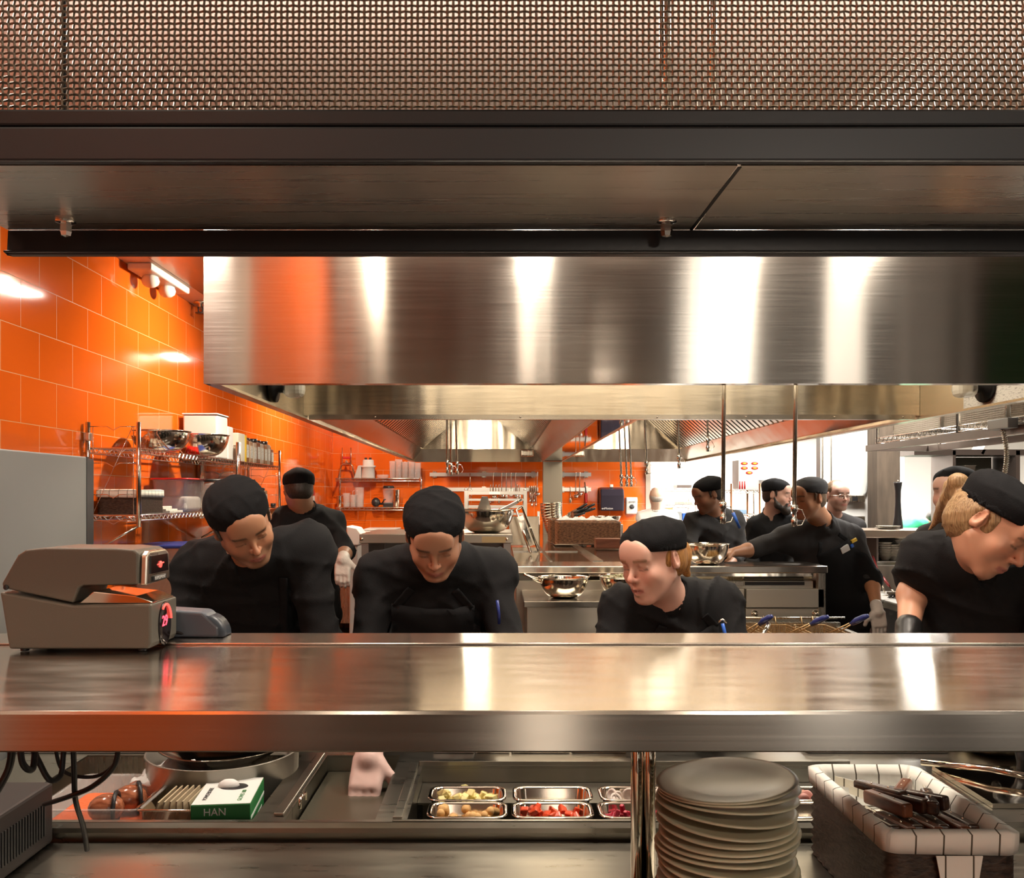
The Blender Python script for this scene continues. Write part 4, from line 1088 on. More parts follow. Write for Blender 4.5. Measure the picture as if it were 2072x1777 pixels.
# people in green beyond the opening
for nm, px, Y, yw, sd, lb in (('g', 1843, 8.7, 70, 101, 'person in green shirt bending beyond the pass window'),):
    I = person((XP(px, Y), Y+.1, 0), lb, vv(px+55, 1052, Y), yw, 40, 0, vv(px+28, 1062, Y+.05),
        (vv(px-2, 1062, Y+.2), vv(px+18, 1064, Y-.12)), (vv(px+20, 1130, Y+.3), vv(px+36, 1130, Y-.25)), (vv(px+52, 1150, Y+.2), vv(px+60, 1150, Y-.2)),
        (XP(px-28, Y), Y+.05, .93), skin=(.6, .38, .28), hair='short', cap=False, seed=sd, res=.016, hres=.011, cloth=M_GREEN, sleeve=.1)
# ---------------------------------------------------------------- kit of kitchen shapes
def rrect(x0, x1, y0, y1, r, z, n=5):
    pts = []
    for cx_, cy_, a0 in ((x1-r, y1-r, 0), (x0+r, y1-r, 90), (x0+r, y0+r, 180), (x1-r, y0+r, 270)):
        for i in range(n+1):
            a = math.radians(a0+90*i/n); pts.append((cx_+r*math.cos(a), cy_+r*math.sin(a), z))
    return pts
def loops(m, Ls, cap0=False, cap1=False, smooth=True):
    n = len(Ls[0]); base = len(m.v); m._add([p for L in Ls for p in L], [(i*n+k, i*n+(k+1) % n, (i+1)*n+(k+1) % n, (i+1)*n+k) for i in range(len(Ls)-1) for k in range(n)], smooth)
    if cap0: m.f.append(tuple(base+k for k in range(n))); m.sm.append(False)
    if cap1: m.f.append(tuple(base+(len(Ls)-1)*n+k for k in range(n))); m.sm.append(False)
    return m
def pan_mesh(x0, x1, y0, y1, z, d, rim=.008, r=.02, taper=.006, th=.0012):
    m = MB()
    L = [rrect(x0-rim, x1+rim, y0-rim, y1+rim, r+rim*.6, z-.003), rrect(x0-rim, x1+rim, y0-rim, y1+rim, r+rim*.6, z), rrect(x0, x1, y0, y1, r, z), rrect(x0+.002, x1-.002, y0+.002, y1-.002, r, z-.004),
         rrect(x0+taper, x1-taper, y0+taper, y1-taper, r, z-d*.92), rrect(x0+taper+.006, x1-taper-.006, y0+taper+.006, y1-taper-.006, r*.7, z-d)]
    loops(m, L, False, True)
    L2 = [rrect(x0-rim, x1+rim, y0-rim, y1+rim, r+rim*.6, z-.003), rrect(x0-th, x1+th, y0-th, y1+th, r, z-.004), rrect(x0+taper-th, x1-taper+th, y0+taper-th, y1-taper+th, r, z-d-th)]
    loops(m, L2, False, True); return m
def bowl_mesh(r, h, c=(0, 0, 0), th=.0015, n=40, rim=.006, base=.35):
    """steel mixing bowl with a flat foot and rolled rim, bottom at c"""
    out = []; k = 12
    for i in range(k+1):
        t = i/k; a = t*math.pi/2
        out.append((r*(base+(1-base)*math.sin(a)**.9), h*(1-math.cos(a)**1.15)))
    prof = [(.0001, 0)]+out+[(r+rim, h), (r+rim, h+.002), (r-.001, h+.001)]+[(max(q-th, .0002), z+th) for q, z in out[::-1]]+[(.0001, th)]
    return MB().lathe(prof, c, n)
def bowl(r, h, loc, label, grp=None, m=None, name='mixing_bowl', cat='bowl'):
    o = bowl_mesh(r, h).build(name, m or S_BOWL); o.location = loc; return tag(o, label, cat, grp)
rnd = random.Random(4)

# ---------------------------------------------------------------- left: refrigerator side
FZ = Z(.122)
t = thing('refrigerator', 'grey reach-in refrigerator seen from its side at the left edge', 'refrigerator', (-1.65, 2.4, 0))
MB().box(-1.99, -1.30, 1.95, 2.80, .10, FZ).build('cabinet', M_FRIDGE, t, bevel=.004)
MB().box(-1.985, -1.305, 2.805, 2.862, .14, FZ-.004).build('door', M_BLACKP, t, bevel=.006)
MB().box(-1.99, -1.298, 2.795, 2.806, .12, FZ).build('door_gasket', M_BLACKP, t)
for x in (-1.95, -1.35):
    for y in (2.0, 2.75): MB().cyl((x, y, 0), (x, y, .10), .02).build('leg', S_GEN, t)

# ---------------------------------------------------------------- wall mounted wire shelving, left wall
def wall_rack(y0, y1, label, endl=True, endr=True):
    t = thing('wall_shelving', label, 'shelving', (-1.9, y0, Z(-.155)), 'chrome wire shelving units on the orange wall')
    x0, x1 = -2.03, -1.78
    for x in (x0, x1):
        for y in (y0, y1):
            MB().cyl((x, y, Z(-.155)), (x, y, Z(.362)), .0115, n=12).build('post', CHROME, t)
    for z in (.235, -.097):
        wire_shelf(MB(), x0, x1, y0+.012, y1-.012, Z(z), .028, .0018, .003, .028, .026, along='y').build('shelf', CHROME, t, fix=False)
    for y, on in ((y0, endl), (y1, endr)):
        m = MB()
        for z in (.340, .160, .005, -.125):
            a, b = x0+.012, x1-.012; c = (a+b)/2
            m.tube([(a, y, Z(z)), (c-.03, y, Z(z)), (c, y, Z(z-.018)), (c+.03, y, Z(z)), (b, y, Z(z))], .0022, 5)
        for x in (x0+.025, x1-.025): m.cyl((x, y, Z(-.125)), (x, y, Z(.34)), .0018, n=5)
        m.tube([(x1-.03, y, Z(.34)), (x0+.02, y, Z(-.10))], .0018, 5)
        m.build('end_frame', CHROME, t, fix=False)
        MB().tube([(x1, y, Z(-.150)), (x0+.004, y, Z(-.285))], .006, 8).build('brace', CHROME, t)
        for x in (x0+.003,): MB().box(x-.02, x+.012, y-.016, y+.016, Z(.27), Z(.31)).build('wall_bracket', S_GEN, t, bevel=.004)
wall_rack(4.38, 6.03, 'near wire shelving unit on the orange wall, holding the two large bowls')
wall_rack(6.06, 7.17, 'far wire shelving unit on the orange wall, holding the spice jugs')
SZ, LZ = Z(.2375), Z(-.0945)
bowl(.155, .112, (-1.855, 4.86, SZ), 'large steel bowl on the top wire shelf, nearer the end frame', 'large bowls on the wall shelf')
bowl(.160, .125, (-1.80, 5.36, SZ), 'large steel bowl on the top wire shelf, next to the white bin', 'large bowls on the wall shelf')
t = thing('storage_bin', 'white plastic bin on the top wire shelf behind the steel bowls', 'bin', (-1.9, 5.8, SZ))
MB().box(-2.02, -1.80, 5.66, 5.88, SZ, Z(.515)).build('body', M_WHITE, t, bevel=.012, seg=3)
MB().box(-2.025, -1.795, 5.655, 5.885, Z(.515), Z(.525)).build('lid', M_WHITE, t, bevel=.004)
o = MB().box(-1.99, -1.80, 5.89, 6.00, SZ, Z(.46)).build('storage_box', M_WHITE, bevel=.008); tag(o, 'small white box squeezed beside the white bin on the shelf', 'box')
o = MB().box(-1.99, -1.79, 6.08, 6.24, SZ, Z(.43)).build('storage_box', mat('cream_card', (.80, .74, .60), .6), bevel=.004); tag(o, 'cream box at the head of the row of spice jugs', 'box')
o = MB().box(-1.98, -1.79, 6.25, 6.285, SZ, Z(.425)).build('binder', M_YEL, bevel=.002); tag(o, 'slim yellow binder between cream box and spice jugs', 'binder')
JC = [(.28, .13, .05), (.45, .30, .18), (.55, .46, .36), (.22, .10, .05), (.60, .52, .42), (.35, .20, .10), (.50, .40, .30), (.30, .12, .06)]
JN = ['dark brown', 'tan', 'pale beige', 'chocolate brown', 'cream', 'rust brown', 'grey beige', 'reddish brown']
def jug(x, y, z, w, h, c, label, grp):
    t = thing('spice_jug', label, 'jar', (x, y, z), grp)
    MB().box(x-w/2, x+w/2, y-w*.42, y+w*.42, z, z+h*.86).build('body', c, t, bevel=.008, seg=2)
    MB().box(x-w/2+.008, x+w/2+.0012, y-w*.36, y+w*.36, z+h*.18, z+h*.68).build('paper_label', M_PAPER, t)
    MB().cyl((x, y, z+h*.86), (x, y, z+h), w*.34, n=16).build('lid', M_BLACKP, t)
for i in range(8):
    c = mat('spice_'+str(i), JC[i], .3)
    pl = ['first', 'second', 'third', 'fourth', 'fifth', 'sixth', 'seventh', 'eighth'][i]
    jug(-1.84, 6.34+i*.098, SZ, .085, .185-.006*(i % 3)-(.03 if i == 7 else 0), c, f'{JN[i]} spice jug with black lid, {pl} from the yellow binder', 'spice jugs on the top wall shelf')
for i in range(5):
    jug(-1.84, 6.45+i*.10, LZ, .08, .155, MATS['spice_'+str((i*3+1) % 8)], f'{JN[(i*3+1)%8]} spice jug on the lower wire shelf, ' + ['nearest', 'second', 'middle', 'fourth', 'farthest'][i]+' of five', 'spice jugs on the lower wall shelf')
def wicker(m, x0, x1, y0, y1, z0, z1, pitch=.018, amp=.003, inset=0.0):
    """woven walls"""
    nz = max(3, int((z1-z0)/pitch*2)); per = []
    L = rrect(x0, x1, y0, y1, .02, 0, 3); P = []
    for i in range(len(L)):
        a = np.array(L[i]); b = np.array(L[(i+1) % len(L)]); k = max(1, int(np.linalg.norm(b-a)/(pitch*.9)))
        for j in range(k): P.append(a+(b-a)*j/k)
    n = len(P)-(len(P) % 2); P = P[:n]
    c = np.array(((x0+x1)/2, (y0+y1)/2, 0)); nr = []
    for i in range(n):
        t_ = P[(i+1) % n]-P[i-1]; q = np.array((t_[1], -t_[0], 0)); nr.append(q/max(np.linalg.norm(q), 1e-9))
    R = []
    for j in range(nz+1):
        z = z0+(z1-z0)*j/nz
        R.append([P[i]+nr[i]*amp*(1 if ((i+j) % 2) else -1)*(1 if j % 2 else .4)+np.array((0, 0, z)) for i in range(n)])
    inner = [[p-nr[i]*.012 for i, p in enumerate(R[-1])], [np.array((P[i][0], P[i][1], z0+.006))-nr[i]*.012 for i in range(n)]]
    loops(m, R+inner, True, True); return m
M_WICK = tex_mix('dark_wicker', (.018, .011, .008), (.06, .038, .026), .5, 60, (1, 1, 2.5), .35, .65, .003)
M_WICKB = tex_mix('brown_wicker', (.10, .04, .018), (.32, .15, .07), .45, 50, (1, 1, 2.5), .35, .65, .003)
def liner(t, x0, x1, y0, y1, z, drop, m, e=.006, flap=None):
    b = MB()
    def wob(L, a, s): return [(p[0]+a*math.sin(p[1]*60+s), p[1]+a*math.sin(p[0]*70+s), p[2]+a*1.2*math.sin((p[0]+p[1])*55+s)) for p in L]
    Ls = [wob(rrect(x0-e, x1+e, y0-e, y1+e, .022, z-drop), .002, 1), wob(rrect(x0-e, x1+e, y0-e, y1+e, .022, z-drop*.4), .0015, 2), wob(rrect(x0-e, x1+e, y0-e, y1+e, .022, z+.004), .0012, 3), wob(rrect(x0+.008, x1-.008, y0+.008, y1-.008, .018, z+.008), .0015, 4),
          wob(rrect(x0+.018, x1-.018, y0+.018, y1-.018, .018, z-.01), .002, 5), wob(rrect(x0+.02, x1-.02, y0+.02, y1-.02, .018, z-.075), .002, 6)]
    loops(b, Ls, False, True)
    def uvf(c): 
        dx = min(abs(c[0]-x0), abs(c[0]-x1)); dy = min(abs(c[1]-y0), abs(c[1]-y1))
        return (c[1]+5, c[2]+3) if dx < dy else (c[0]+5, c[2]+3)
    b.build('cloth_liner', m, t, uv=uvf, solid=.002)
t = thing('lined_basket', 'dark wicker basket with checked cloth liner on the lower wire shelf', 'basket', (-1.9, 4.55, LZ))
wicker(MB(), -2.005, -1.80, 4.42, 4.76, LZ, Z(.022), .016, .003).build('basket_body', M_WICK, t, fix=False)
liner(t, -2.005, -1.80, 4.42, 4.76, Z(.022), .032, M_GING)
for i, (a, b) in enumerate(((-.0945, -.082), (-.082, -.073), (-.073, -.058))):
    o = MB().box(-1.99+.01*i, -1.79-.02*i, 4.82, 5.02-.03*i, Z(a)+.0003, Z(b)).build('booklet', M_PAPER, bevel=.001)
    tag(o, ['bottom', 'middle', 'top'][i]+' booklet of the pale stack beside the lined basket', 'booklet', 'booklets on the lower wall shelf')
t = thing('food_tub', 'clear food storage tub with red lid and white flour inside', 'storage tub', (-1.9, 5.3, LZ))
pan_mesh(-2.01, -1.80, 5.12, 5.42, Z(.092), .185, .006, .03, .015).build('tub', M_CLEAR, t)
MB().box(-1.995, -1.815, 5.135, 5.405, LZ+.003, LZ+.09).build('flour', mat('flour', (.85, .80, .74), .9), t, bevel=.02, seg=3)
loops(MB(), [rrect(-2.02, -1.79, 5.11, 5.43, .035, Z(.093)), rrect(-2.02, -1.79, 5.11, 5.43, .035, Z(.101))], True, True).build('lid', M_RED, t)
o = MB().lathe([(.001, .012), (.15, .012), (.155, .016), (.155, .0), (.001, .0)], (-1.86, 5.75, Z(.10)), 28).build('pot_cover', M_BLACKP); 
o.location = (0, 0, -.01); tag(o, 'black round pan lid lying on the pale tub on the lower shelf', 'lid')
o = MB().box(-2.0, -1.80, 5.60, 5.92, LZ+.0005, Z(.0895)).build('food_tub', M_CLEAR, bevel=.02); tag(o, 'pale clear tub under the black pan lid on the lower shelf', 'storage tub')

# steel side table below the wall shelves
tb = thing('side_table', 'stainless steel table along the orange wall behind the left cook', 'table', (-1.75, 5.2, 0))
MB().box(-2.04, -1.42, 3.9, 7.6, .895, .93).build('table_top', S_GEN, tb, bevel=.004)
MB().box(-2.02, -1.46, 3.95, 7.55, .25, .27).build('undershelf', S_GEN, tb)
for x in (-1.98, -1.48):
    for y in (3.98, 5.75, 7.5): MB().cyl((x, y, 0), (x, y, .895), .019).build('leg', S_GEN, tb)
t = thing('ingredient_tub', 'tall clear tub with dark blue lid on the side table', 'storage tub', (-1.72, 4.9, .93))
pan_mesh(-1.98, -1.56, 4.78, 5.22, 1.335, .40, .006, .04, .02).build('tub', M_CLEAR, t)
loops(MB(), [rrect(-1.99, -1.55, 4.77, 5.23, .04, 1.336), rrect(-1.99, -1.55, 4.77, 5.23, .04, 1.352)], True, True).build('lid', M_DBLUE, t)
MB().box(-1.95, -1.60, 4.82, 5.18, .94, 1.25).build('grain', mat('orange_lentils', (.55, .22, .06), .8, 0, (200, .5, .004)), t, bevel=.02)
t = thing('stock_pot', 'steel pot with domed shiny lid behind the left cook', 'pot', (-1.52, 6.35, .93))
MB().lathe([(.001, 0), (.16, 0), (.165, .01), (.165, .50), (.168, .505)], (-1.62, 6.35, .93), 36).build('pot_body', S_GEN, t)
MB().lathe([(.17, .507), (.168, .52), (.14, .565), (.08, .60), (.001, .61)], (-1.62, 6.35, .93), 36).build('lid', S_MIR, t)
MB().cyl((-1.62, 6.35, 1.54), (-1.62, 6.35, 1.565), .018).build('knob', M_BLACKP, t)
t = thing('wall_notice', 'small red and white notice on the orange wall', 'notice', (-2.045, 9.6, Z(-.08)))
MB().box(-2.048, -2.042, 9.50, 9.80, Z(-.08), Z(.055)).build('notice_panel', M_WHITE, t)
MB().box(-2.042, -2.040, 9.50, 9.80, Z(.0), Z(.055)).box(-2.042, -2.040, 9.50, 9.62, Z(-.08), Z(.0)).build('red_field', M_RED, t)

# ---------------------------------------------------------------- back wall: wire shelves and their things
BW = BY-.002
def BX(px): return XP(px, BY-.14)
for z, xa, xb, lab in ((.204, BX(684), BX(850), 'upper chrome wire shelf in the corner of the back wall'), (-.143, BX(684), BX(850), 'lower chrome wire shelf in the corner of the back wall')):
    t = thing('corner_wire_shelf', lab, 'wire shelf', (xa, BY-.15, Z(z)), 'corner wire shelves')
    wire_shelf(MB(), xa, xb, BY-.30, BY-.02, Z(z), .03, .003, .0045, .045, .03).build('shelf', CHROME, t, fix=False)
    for x in (xa, xb): MB().cyl((x, BY-.014, Z(z-.2)), (x, BY-.014, Z(z+.13)), .012).build('post', CHROME, t)
US, LS = Z(.208), Z(-.139); YS = BY-.16
t = thing('citrus_press', 'chrome A-frame press with red handle on the upper corner shelf', 'press', (BX(702), YS, US))
x = BX(702); MB().tube([(x-.10, YS, US+.004), (x-.065, YS, US+.16), (x-.04, YS, US+.175), (x+.04, YS, US+.175), (x+.065, YS, US+.16), (x+.10, YS, US+.004)], .011, 8).build('stand', S_MIR, t)
MB().cyl((x-.052, YS, US+.17), (x-.052, YS, US+.37), .005, n=8).cyl((x+.052, YS, US+.17), (x+.052, YS, US+.37), .005, n=8).build('rods', S_GEN, t)
MB().box(x-.045, x+.045, YS-.02, YS+.02, US+.235, US+.262).build('handle', M_RED, t, bevel=.006)
MB().prism([(x-.02, US+.187), (x+.02, US+.187), (x+.006, US+.22), (x-.006, US+.22)], 'y', YS-.012, YS+.012).build('pusher', S_MIR, t)
x = BX(744); t = thing('juicer', 'white electric juicer on the upper corner shelf', 'juicer', (x, YS, US))
MB().lathe([(.001, 0), (.082, 0), (.085, .01), (.078, .13), (.092, .135), (.092, .15), (.068, .158), (.066, .215), (.06, .225), (.001, .226)], (x+.01, YS, US), 28).build('body', M_WHITE, t)
MB().prism([(x-.16, US), (x-.07, US), (x-.07, US+.16), (x-.11, US+.15)], 'y', YS-.04, YS+.04).build('spout', mat('pale_grey_plastic', (.62, .60, .58), .4), t, bevel=.008)
for dx in (-.02, .035): MB().cyl((x+dx, YS, US+.226), (x+dx, YS, US+.25), .016).build('knob', M_BLACKP, t)
def jar(px, z, r, h, label, grp=None, m=None, name='glass_jar', cat='jar', handle=False):
    x = BX(px); t = thing(name, label, cat, (x, YS, z), grp)
    MB().lathe([(.001, .004), (r*.85, .004), (r*.88, .01), (r*.94, h*.94), (r, h), (r+.003, h), (r+.003, h-.004), (r*.9, .002), (r*.85, 0), (.001, 0)], (x, YS, z), 24).build('vessel', m or M_GLASS, t)
    if handle: MB().tube([(x-r*.9, YS, z+h*.85), (x-r*1.5, YS, z+h*.8), (x-r*1.55, YS, z+h*.4), (x-r*.85, YS, z+h*.25)], .006, 8).build('handle', m or M_GLASS, t)
for i, (px, r, h) in enumerate(((795, .04, .21), (807, .045, .23), (820, .045, .20), (833, .045, .21), (845, .04, .19))):
    jar(px, US, r, h, ['leftmost', 'second', 'middle', 'fourth', 'rightmost'][i]+' of the tall clear glass vases on the upper corner shelf', 'glass vases on the upper shelf', name='glass_vase', cat='vase')
jar(775, US, .075, .045, 'low clear glass dish on the upper corner shelf beside the juicer', name='glass_dish', cat='dish')
jar(687, LS, .03, .135, 'shiny steel cup at the left end of the lower corner shelf', m=S_MIR, name='steel_cup', cat='cup')
jar(702, LS, .045, .17, 'clear glass mug with handle beside the steel cup', handle=True, name='glass_mug', cat='mug')
jar(716, LS, .045, .15, 'short clear glass jar in the row on the lower corner shelf')
jar(728, LS, .055, .24, 'tallest clear glass pitcher on the lower corner shelf', handle=True, name='glass_pitcher', cat='pitcher')
x = BX(761); t = thing('hand_mixer', 'black hand mixer lying on the lower corner shelf', 'mixer', (x, YS, LS))
MB().sphere((x, YS, LS+.058), (.055, .05, .057)).build('motor_housing', M_BLACKP, t); MB().cyl((x+.05, YS, LS+.04), (x+.22, YS, LS+.035), .014, .010, 10).build('shaft', M_BLACKP, t)
MB().tube([(x+.08, YS, LS+.05), (x+.1, YS, LS+.09), (x+.12, YS, LS+.09)], .008, 8).build('lever', M_BLACKP, t)
x = BX(786); t = thing('blender', 'blender with dark lid on the lower corner shelf', 'blender', (x, YS+.03, LS))
MB().lathe([(.05, .05), (.055, .055), (.075, .22), (.078, .225)], (x, YS+.04, LS), 20).build('jug', M_GLASS, t); MB().box(x-.06, x+.06, YS-.02, YS+.10, LS, LS+.055).build('base', M_BLACKP, t, bevel=.01)
MB().cyl((x, YS+.04, LS+.226), (x, YS+.04, LS+.26), .07, .06, 20).build('lid', M_BLACKP, t)
jar(802, LS, .045, .21, 'chrome perforated canister at the right of the lower corner shelf', m=S_MIR, name='steel_canister', cat='canister')
# counter under the corner shelves with white bin and boards
t = thing('back_counter', 'stainless steel counter against the back wall below the corner shelves', 'counter', (-1.2, BY-.35, 0))
MB().box(-2.02, -.2, BY-.70, BY-.03, Z(-.50), Z(-.47)).build('counter_top', S_GEN, t); MB().box(-2.0, -.22, BY-.66, BY-.05, .15, Z(-.505)).build('cabinet', S_GEN, t)
for x in (-1.95, -.3): MB().box(x, x+.05, BY-.6, BY-.1, 0, .15).build('leg', S_GEN, t)
t = thing('white_sink', 'white plastic hopper standing behind the cook with his back turned', 'bin', (-1.45, 8.2, 0))
MB().prism([(XP(700, 8.2), Z(-.28)), (XP(722, 8.2), Z(-.30)), (XP(732, 8.2), Z(-.36)), (XP(726, 8.2), Z(-.46)), (XP(704, 8.2), Z(-.46))], 'y', 8.2, 8.5).build('hopper', M_WHITE, t, bevel=.01)
MB().box(XP(706, 8.2), XP(724, 8.2), 8.22, 8.48, 0, Z(-.462)).build('pedestal', mat('pale_grey_panel', (.55, .54, .52), .4), t, bevel=.01)
for i in range(3):
    o = MB().box(XP(733+i*4, 9.2), XP(800+i*3, 9.2), 9.0+.02*i, 9.45, Z(-.395+.02*i)+.0005*i, Z(-.378+.02*i)).build('cutting_board', M_WHITE, bevel=.004)
    tag(o, ['lowest', 'middle', 'topmost'][i]+' white cutting board stacked behind the oven cabinet', 'cutting board', 'cutting boards behind the oven')
t = thing('board_cart', 'steel cart carrying the white cutting boards', 'cart', (-1.2, 9.2, 0))
MB().box(XP(728, 9.2), XP(812, 9.2), 8.98, 9.50, Z(-.42), Z(-.396)).build('cart_top', S_GEN, t)
for px in (732, 808):
    for y in (9.02, 9.46): MB().cyl((XP(px, 9.2), y, 0), (XP(px, 9.2), y, Z(-.42)), .016).build('leg', S_GEN, t)

# utensil rails
def rail(xa, xb, z, label, h=.045):
    t = thing('utensil_rail', label, 'rail', (xa, BY-.02, Z(z)), 'steel utensil rails on the back wall')
    MB().box(xa, xb, BY-.03, BY-.022, Z(z)-h/2, Z(z)+h/2).build('strip', mat('pale_rail_steel', (.70, .68, .64), .4, .5) if 'pale_rail_steel' not in MATS else MATS['pale_rail_steel'], t)
    n = 3 if xb-xa > .6 else 2
    for i in range(n):
        x = xa+.06+(xb-xa-.12)*i/(n-1); MB().box(x-.025, x+.025, BY-.0215, BY-.001, Z(z)-h*.8, Z(z)+h*.8).build('bracket', S_GEN, t)
rail(BX(868), .466, .258, 'upper steel utensil rail left of the service column'); rail(BX(868), .466, .075, 'lower steel utensil rail left of the service column')
rail(.70, BX(1198), .258, 'upper steel utensil rail right of the service column'); rail(.70, BX(1198), .075, 'lower steel utensil rail right of the service column')
YU = BY-.045
def utensil(px, pyt, pyb, kind, label, grp='utensils hanging on the rails', m=None):
    x, zt, zb = XP(px, YU), ZP(pyt, YU), ZP(pyb, YU); t = thing(kind, label, kind.replace('_', ' '), (x, YU, zb), grp); m = m or S_MIR
    if kind == 'whisk':
        MB().cyl((x, YU, zb+.20), (x, YU, zt), .007).build('handle', m, t); w = MB()
        for a in range(4):
            ca, sa = math.cos(a*math.pi/4), math.sin(a*math.pi/4)
            w.tube([(x+.034*math.sin(q)*ca*(.6+.4*q/3.14), YU+.034*math.sin(q)*sa, zb+.20*(1-q/3.14) if q < 3.14 else zb) for q in np.linspace(0, 3.13, 9)], .0018, 5)
            w.tube([(x-.034*math.sin(q)*ca*(.6+.4*q/3.14), YU-.034*math.sin(q)*sa, zb+.20*(1-q/3.14)) for q in np.linspace(0, 3.13, 9)], .0018, 5)
        w.build('wires', m, t, fix=False); return
    if kind == 'lighter':
        MB().tube([(x-.015, YU, zt), (x, YU, zb+.12)], .006).build('nozzle', M_BLACKP, t); MB().box(x-.016, x+.016, YU-.01, YU+.01, zb, zb+.12).build('grip', M_RED, t, bevel=.008); return
    MB().tube([(x+.008, YU+.01, zt-.004), (x+.004, YU, zt+.006), (x, YU, zt-.01), (x, YU, zb+.05)], .0055, 7).build('handle', m, t)
    if kind == 'ladle': MB().sphere((x, YU-.025, zb+.026), (.038, .036, .026), 14).build('bowl', m, t)
    elif kind == 'spoon': MB().sphere((x, YU-.004, zb+.035), (.018, .008, .036), 12).build('bowl', m, t)
    elif kind == 'spatula': MB().box(x-.022, x+.022, YU-.003, YU+.002, zb, zb+.09).build('blade', m, t, bevel=.002)
    elif kind == 'tongs': MB().tube([(x+.012, YU, zt-.02), (x+.014, YU, zb+.01)], .005, 6).sphere((x+.007, YU, zb+.015), (.014, .008, .02), 8).build('arm', m, t)
utensil(951, 958, 1012, 'whisk', 'balloon whisk hanging on the rail, leftmost utensil')
for i, (px, a, b, k) in enumerate(((998, 958, 1010, 'ladle'), (1015, 958, 1008, 'ladle'), (1024, 958, 1012, 'spoon'), (1034, 958, 1004, 'spatula'), (1043, 958, 1008, 'ladle'), (1063, 958, 1000, 'spoon'), (1087, 956, 1004, 'ladle'))):
    utensil(px, a, b, k, f'{k} with long steel handle on the upper rail, '+['first', 'second', 'third', 'fourth', 'fifth', 'sixth', 'seventh'][i]+' right of the whisk')
for i, px in enumerate((1071, 1075, 1079, 1083)):
    utensil(px, 984, 1016+(i % 2)*8, 'tongs', ['first', 'second', 'third', 'fourth'][i]+' pair of steel tongs bunched on the lower rail by the column', 'tongs bunched on the lower rail')
for i, px in enumerate((992, 997, 1003, 1009, 1046, 1051)):
    utensil(px, 982, 1018-(i % 3)*3, 'spoon', ['first', 'second', 'third', 'fourth', 'fifth', 'sixth'][i]+' long spoon hanging on the lower rail left of the column', 'spoons on the lower rail')
utensil(1165, 957, 1009, 'ladle', 'ladle on the right rail, left of two')
utensil(1173, 957, 1004, 'ladle', 'ladle on the right rail, right of two')
utensil(1154, 986, 1018, 'spoon', 'spoon on the lower right rail beside the column')
utensil(1186, 976, 1018, 'lighter', 'long red lighter hanging on the right rail')
# paper towel and soap dispensers
x0, x1 = XP(1215, BY-.2), XP(1263, BY-.2)
t = thing('towel_dispenser', 'dark smoky plastic paper towel dispenser on the orange back wall', 'towel dispenser', ((x0+x1)/2, BY-.12, Z(-.18)))
MB().prism([(BW, Z(-.185)), (BY-.20, Z(-.185)), (BY-.215, Z(.0)), (BY-.18, Z(.075)), (BY-.10, Z(.10)), (BW, Z(.10))], 'x', x0, x1).build('cover', M_DARK, t, bevel=.015, seg=3)
MB().box((x0+x1)/2-.02, (x0+x1)/2+.02, BY-.13, BY-.10, Z(.10), Z(.135)).build('latch', M_WHITE, t, bevel=.006)
text('lettering', 'enMotion', .035, M_WHITE, ((x0+x1)/2-.06, BY-.2035, Z(-.155)), (math.pi/2, 0, 0), t)
x0, x1 = XP(1267, BY-.1), XP(1290, BY-.1); xm = (x0+x1)/2
t = thing('soap_dispenser', 'white wall soap dispenser right of the towel dispenser', 'soap dispenser', (xm, BY-.06, Z(-.23)))
MB().prism([(BW, Z(-.235)), (BY-.09, Z(-.225)), (BY-.115, Z(-.05)), (BY-.10, Z(-.02)), (BW, Z(-.02))], 'x', x0, x1).build('body', M_WHITE, t, bevel=.012, seg=3)
MB().lathe([(.001, .003), (.028, .002), (.03, 0)], (xm, BY-.108, Z(-.135)), 20, R=np.stack(frame((0, -1, .1)), 1)).build('push_window', M_BLACKP, t)
text('lettering', 'georgia', .028, M_BLACKP, (xm, BY-.118, Z(-.075)), (math.pi/2, 0, 0), t)
# ---------------------------------------------------------------- oven cabinet, centre left
OZ = ZP(1081, 5.0)
xa, xb = XP(727, 5.0), XP(1037, 5.0)
t = thing('warming_cabinet', 'open stainless steel cabinet behind the middle cook, bowl on top', 'cabinet', ((xa+xb)/2, 5.3, 0))
MB().box(xa, xb, 5.0, 5.72, OZ-.052, OZ).build('cabinet_top', S_SATIN, t, bevel=.004)
MB().box(xa+.01, xa+.05, 5.015, 5.70, .08, OZ-.053).box(xb-.05, xb-.01, 5.015, 5.70, .08, OZ-.053).box(xa+.051, xb-.051, 5.67, 5.70, .08, OZ-.053).box(xa+.051, xb-.051, 5.03, 5.668, .08, .12).build('cabinet_body', steel('dull_steel', (.36, .32, .30), .35), t)
MB().box(xa+.06, xb-.06, 5.06, 5.66, .9, .915).build('shelf', S_GEN, t)
for x in (xa+.03, xb-.03):
    for y in (5.05, 5.65): MB().cyl((x, y, 0), (x, y, .08), .02).build('foot', M_BLACKP, t)
for px in (732, 1026): MB().lathe([(.010, 0), (.010, .004), (.004, .006)], (XP(px, 5), 4.999, OZ-.028), 12, R=np.stack(frame((0, -1, 0)), 1)).build('rivet', S_MIR, t)
MB().box(XP(975, 5), XP(1023, 5), 4.996, 4.9995, OZ-.048, OZ-.014).build('rating_plate', mat('tan_plate', (.55, .42, .22), .5), t)
bowl(.162, .135, (XP(984, 5.2), 5.2, OZ+.001), 'wide mirror-polished bowl on the warming cabinet behind the middle cook')
t = thing('spatula', 'flat grey spatula standing in the wide bowl', 'spatula', (XP(980, 5.25), 5.25, OZ+.02))
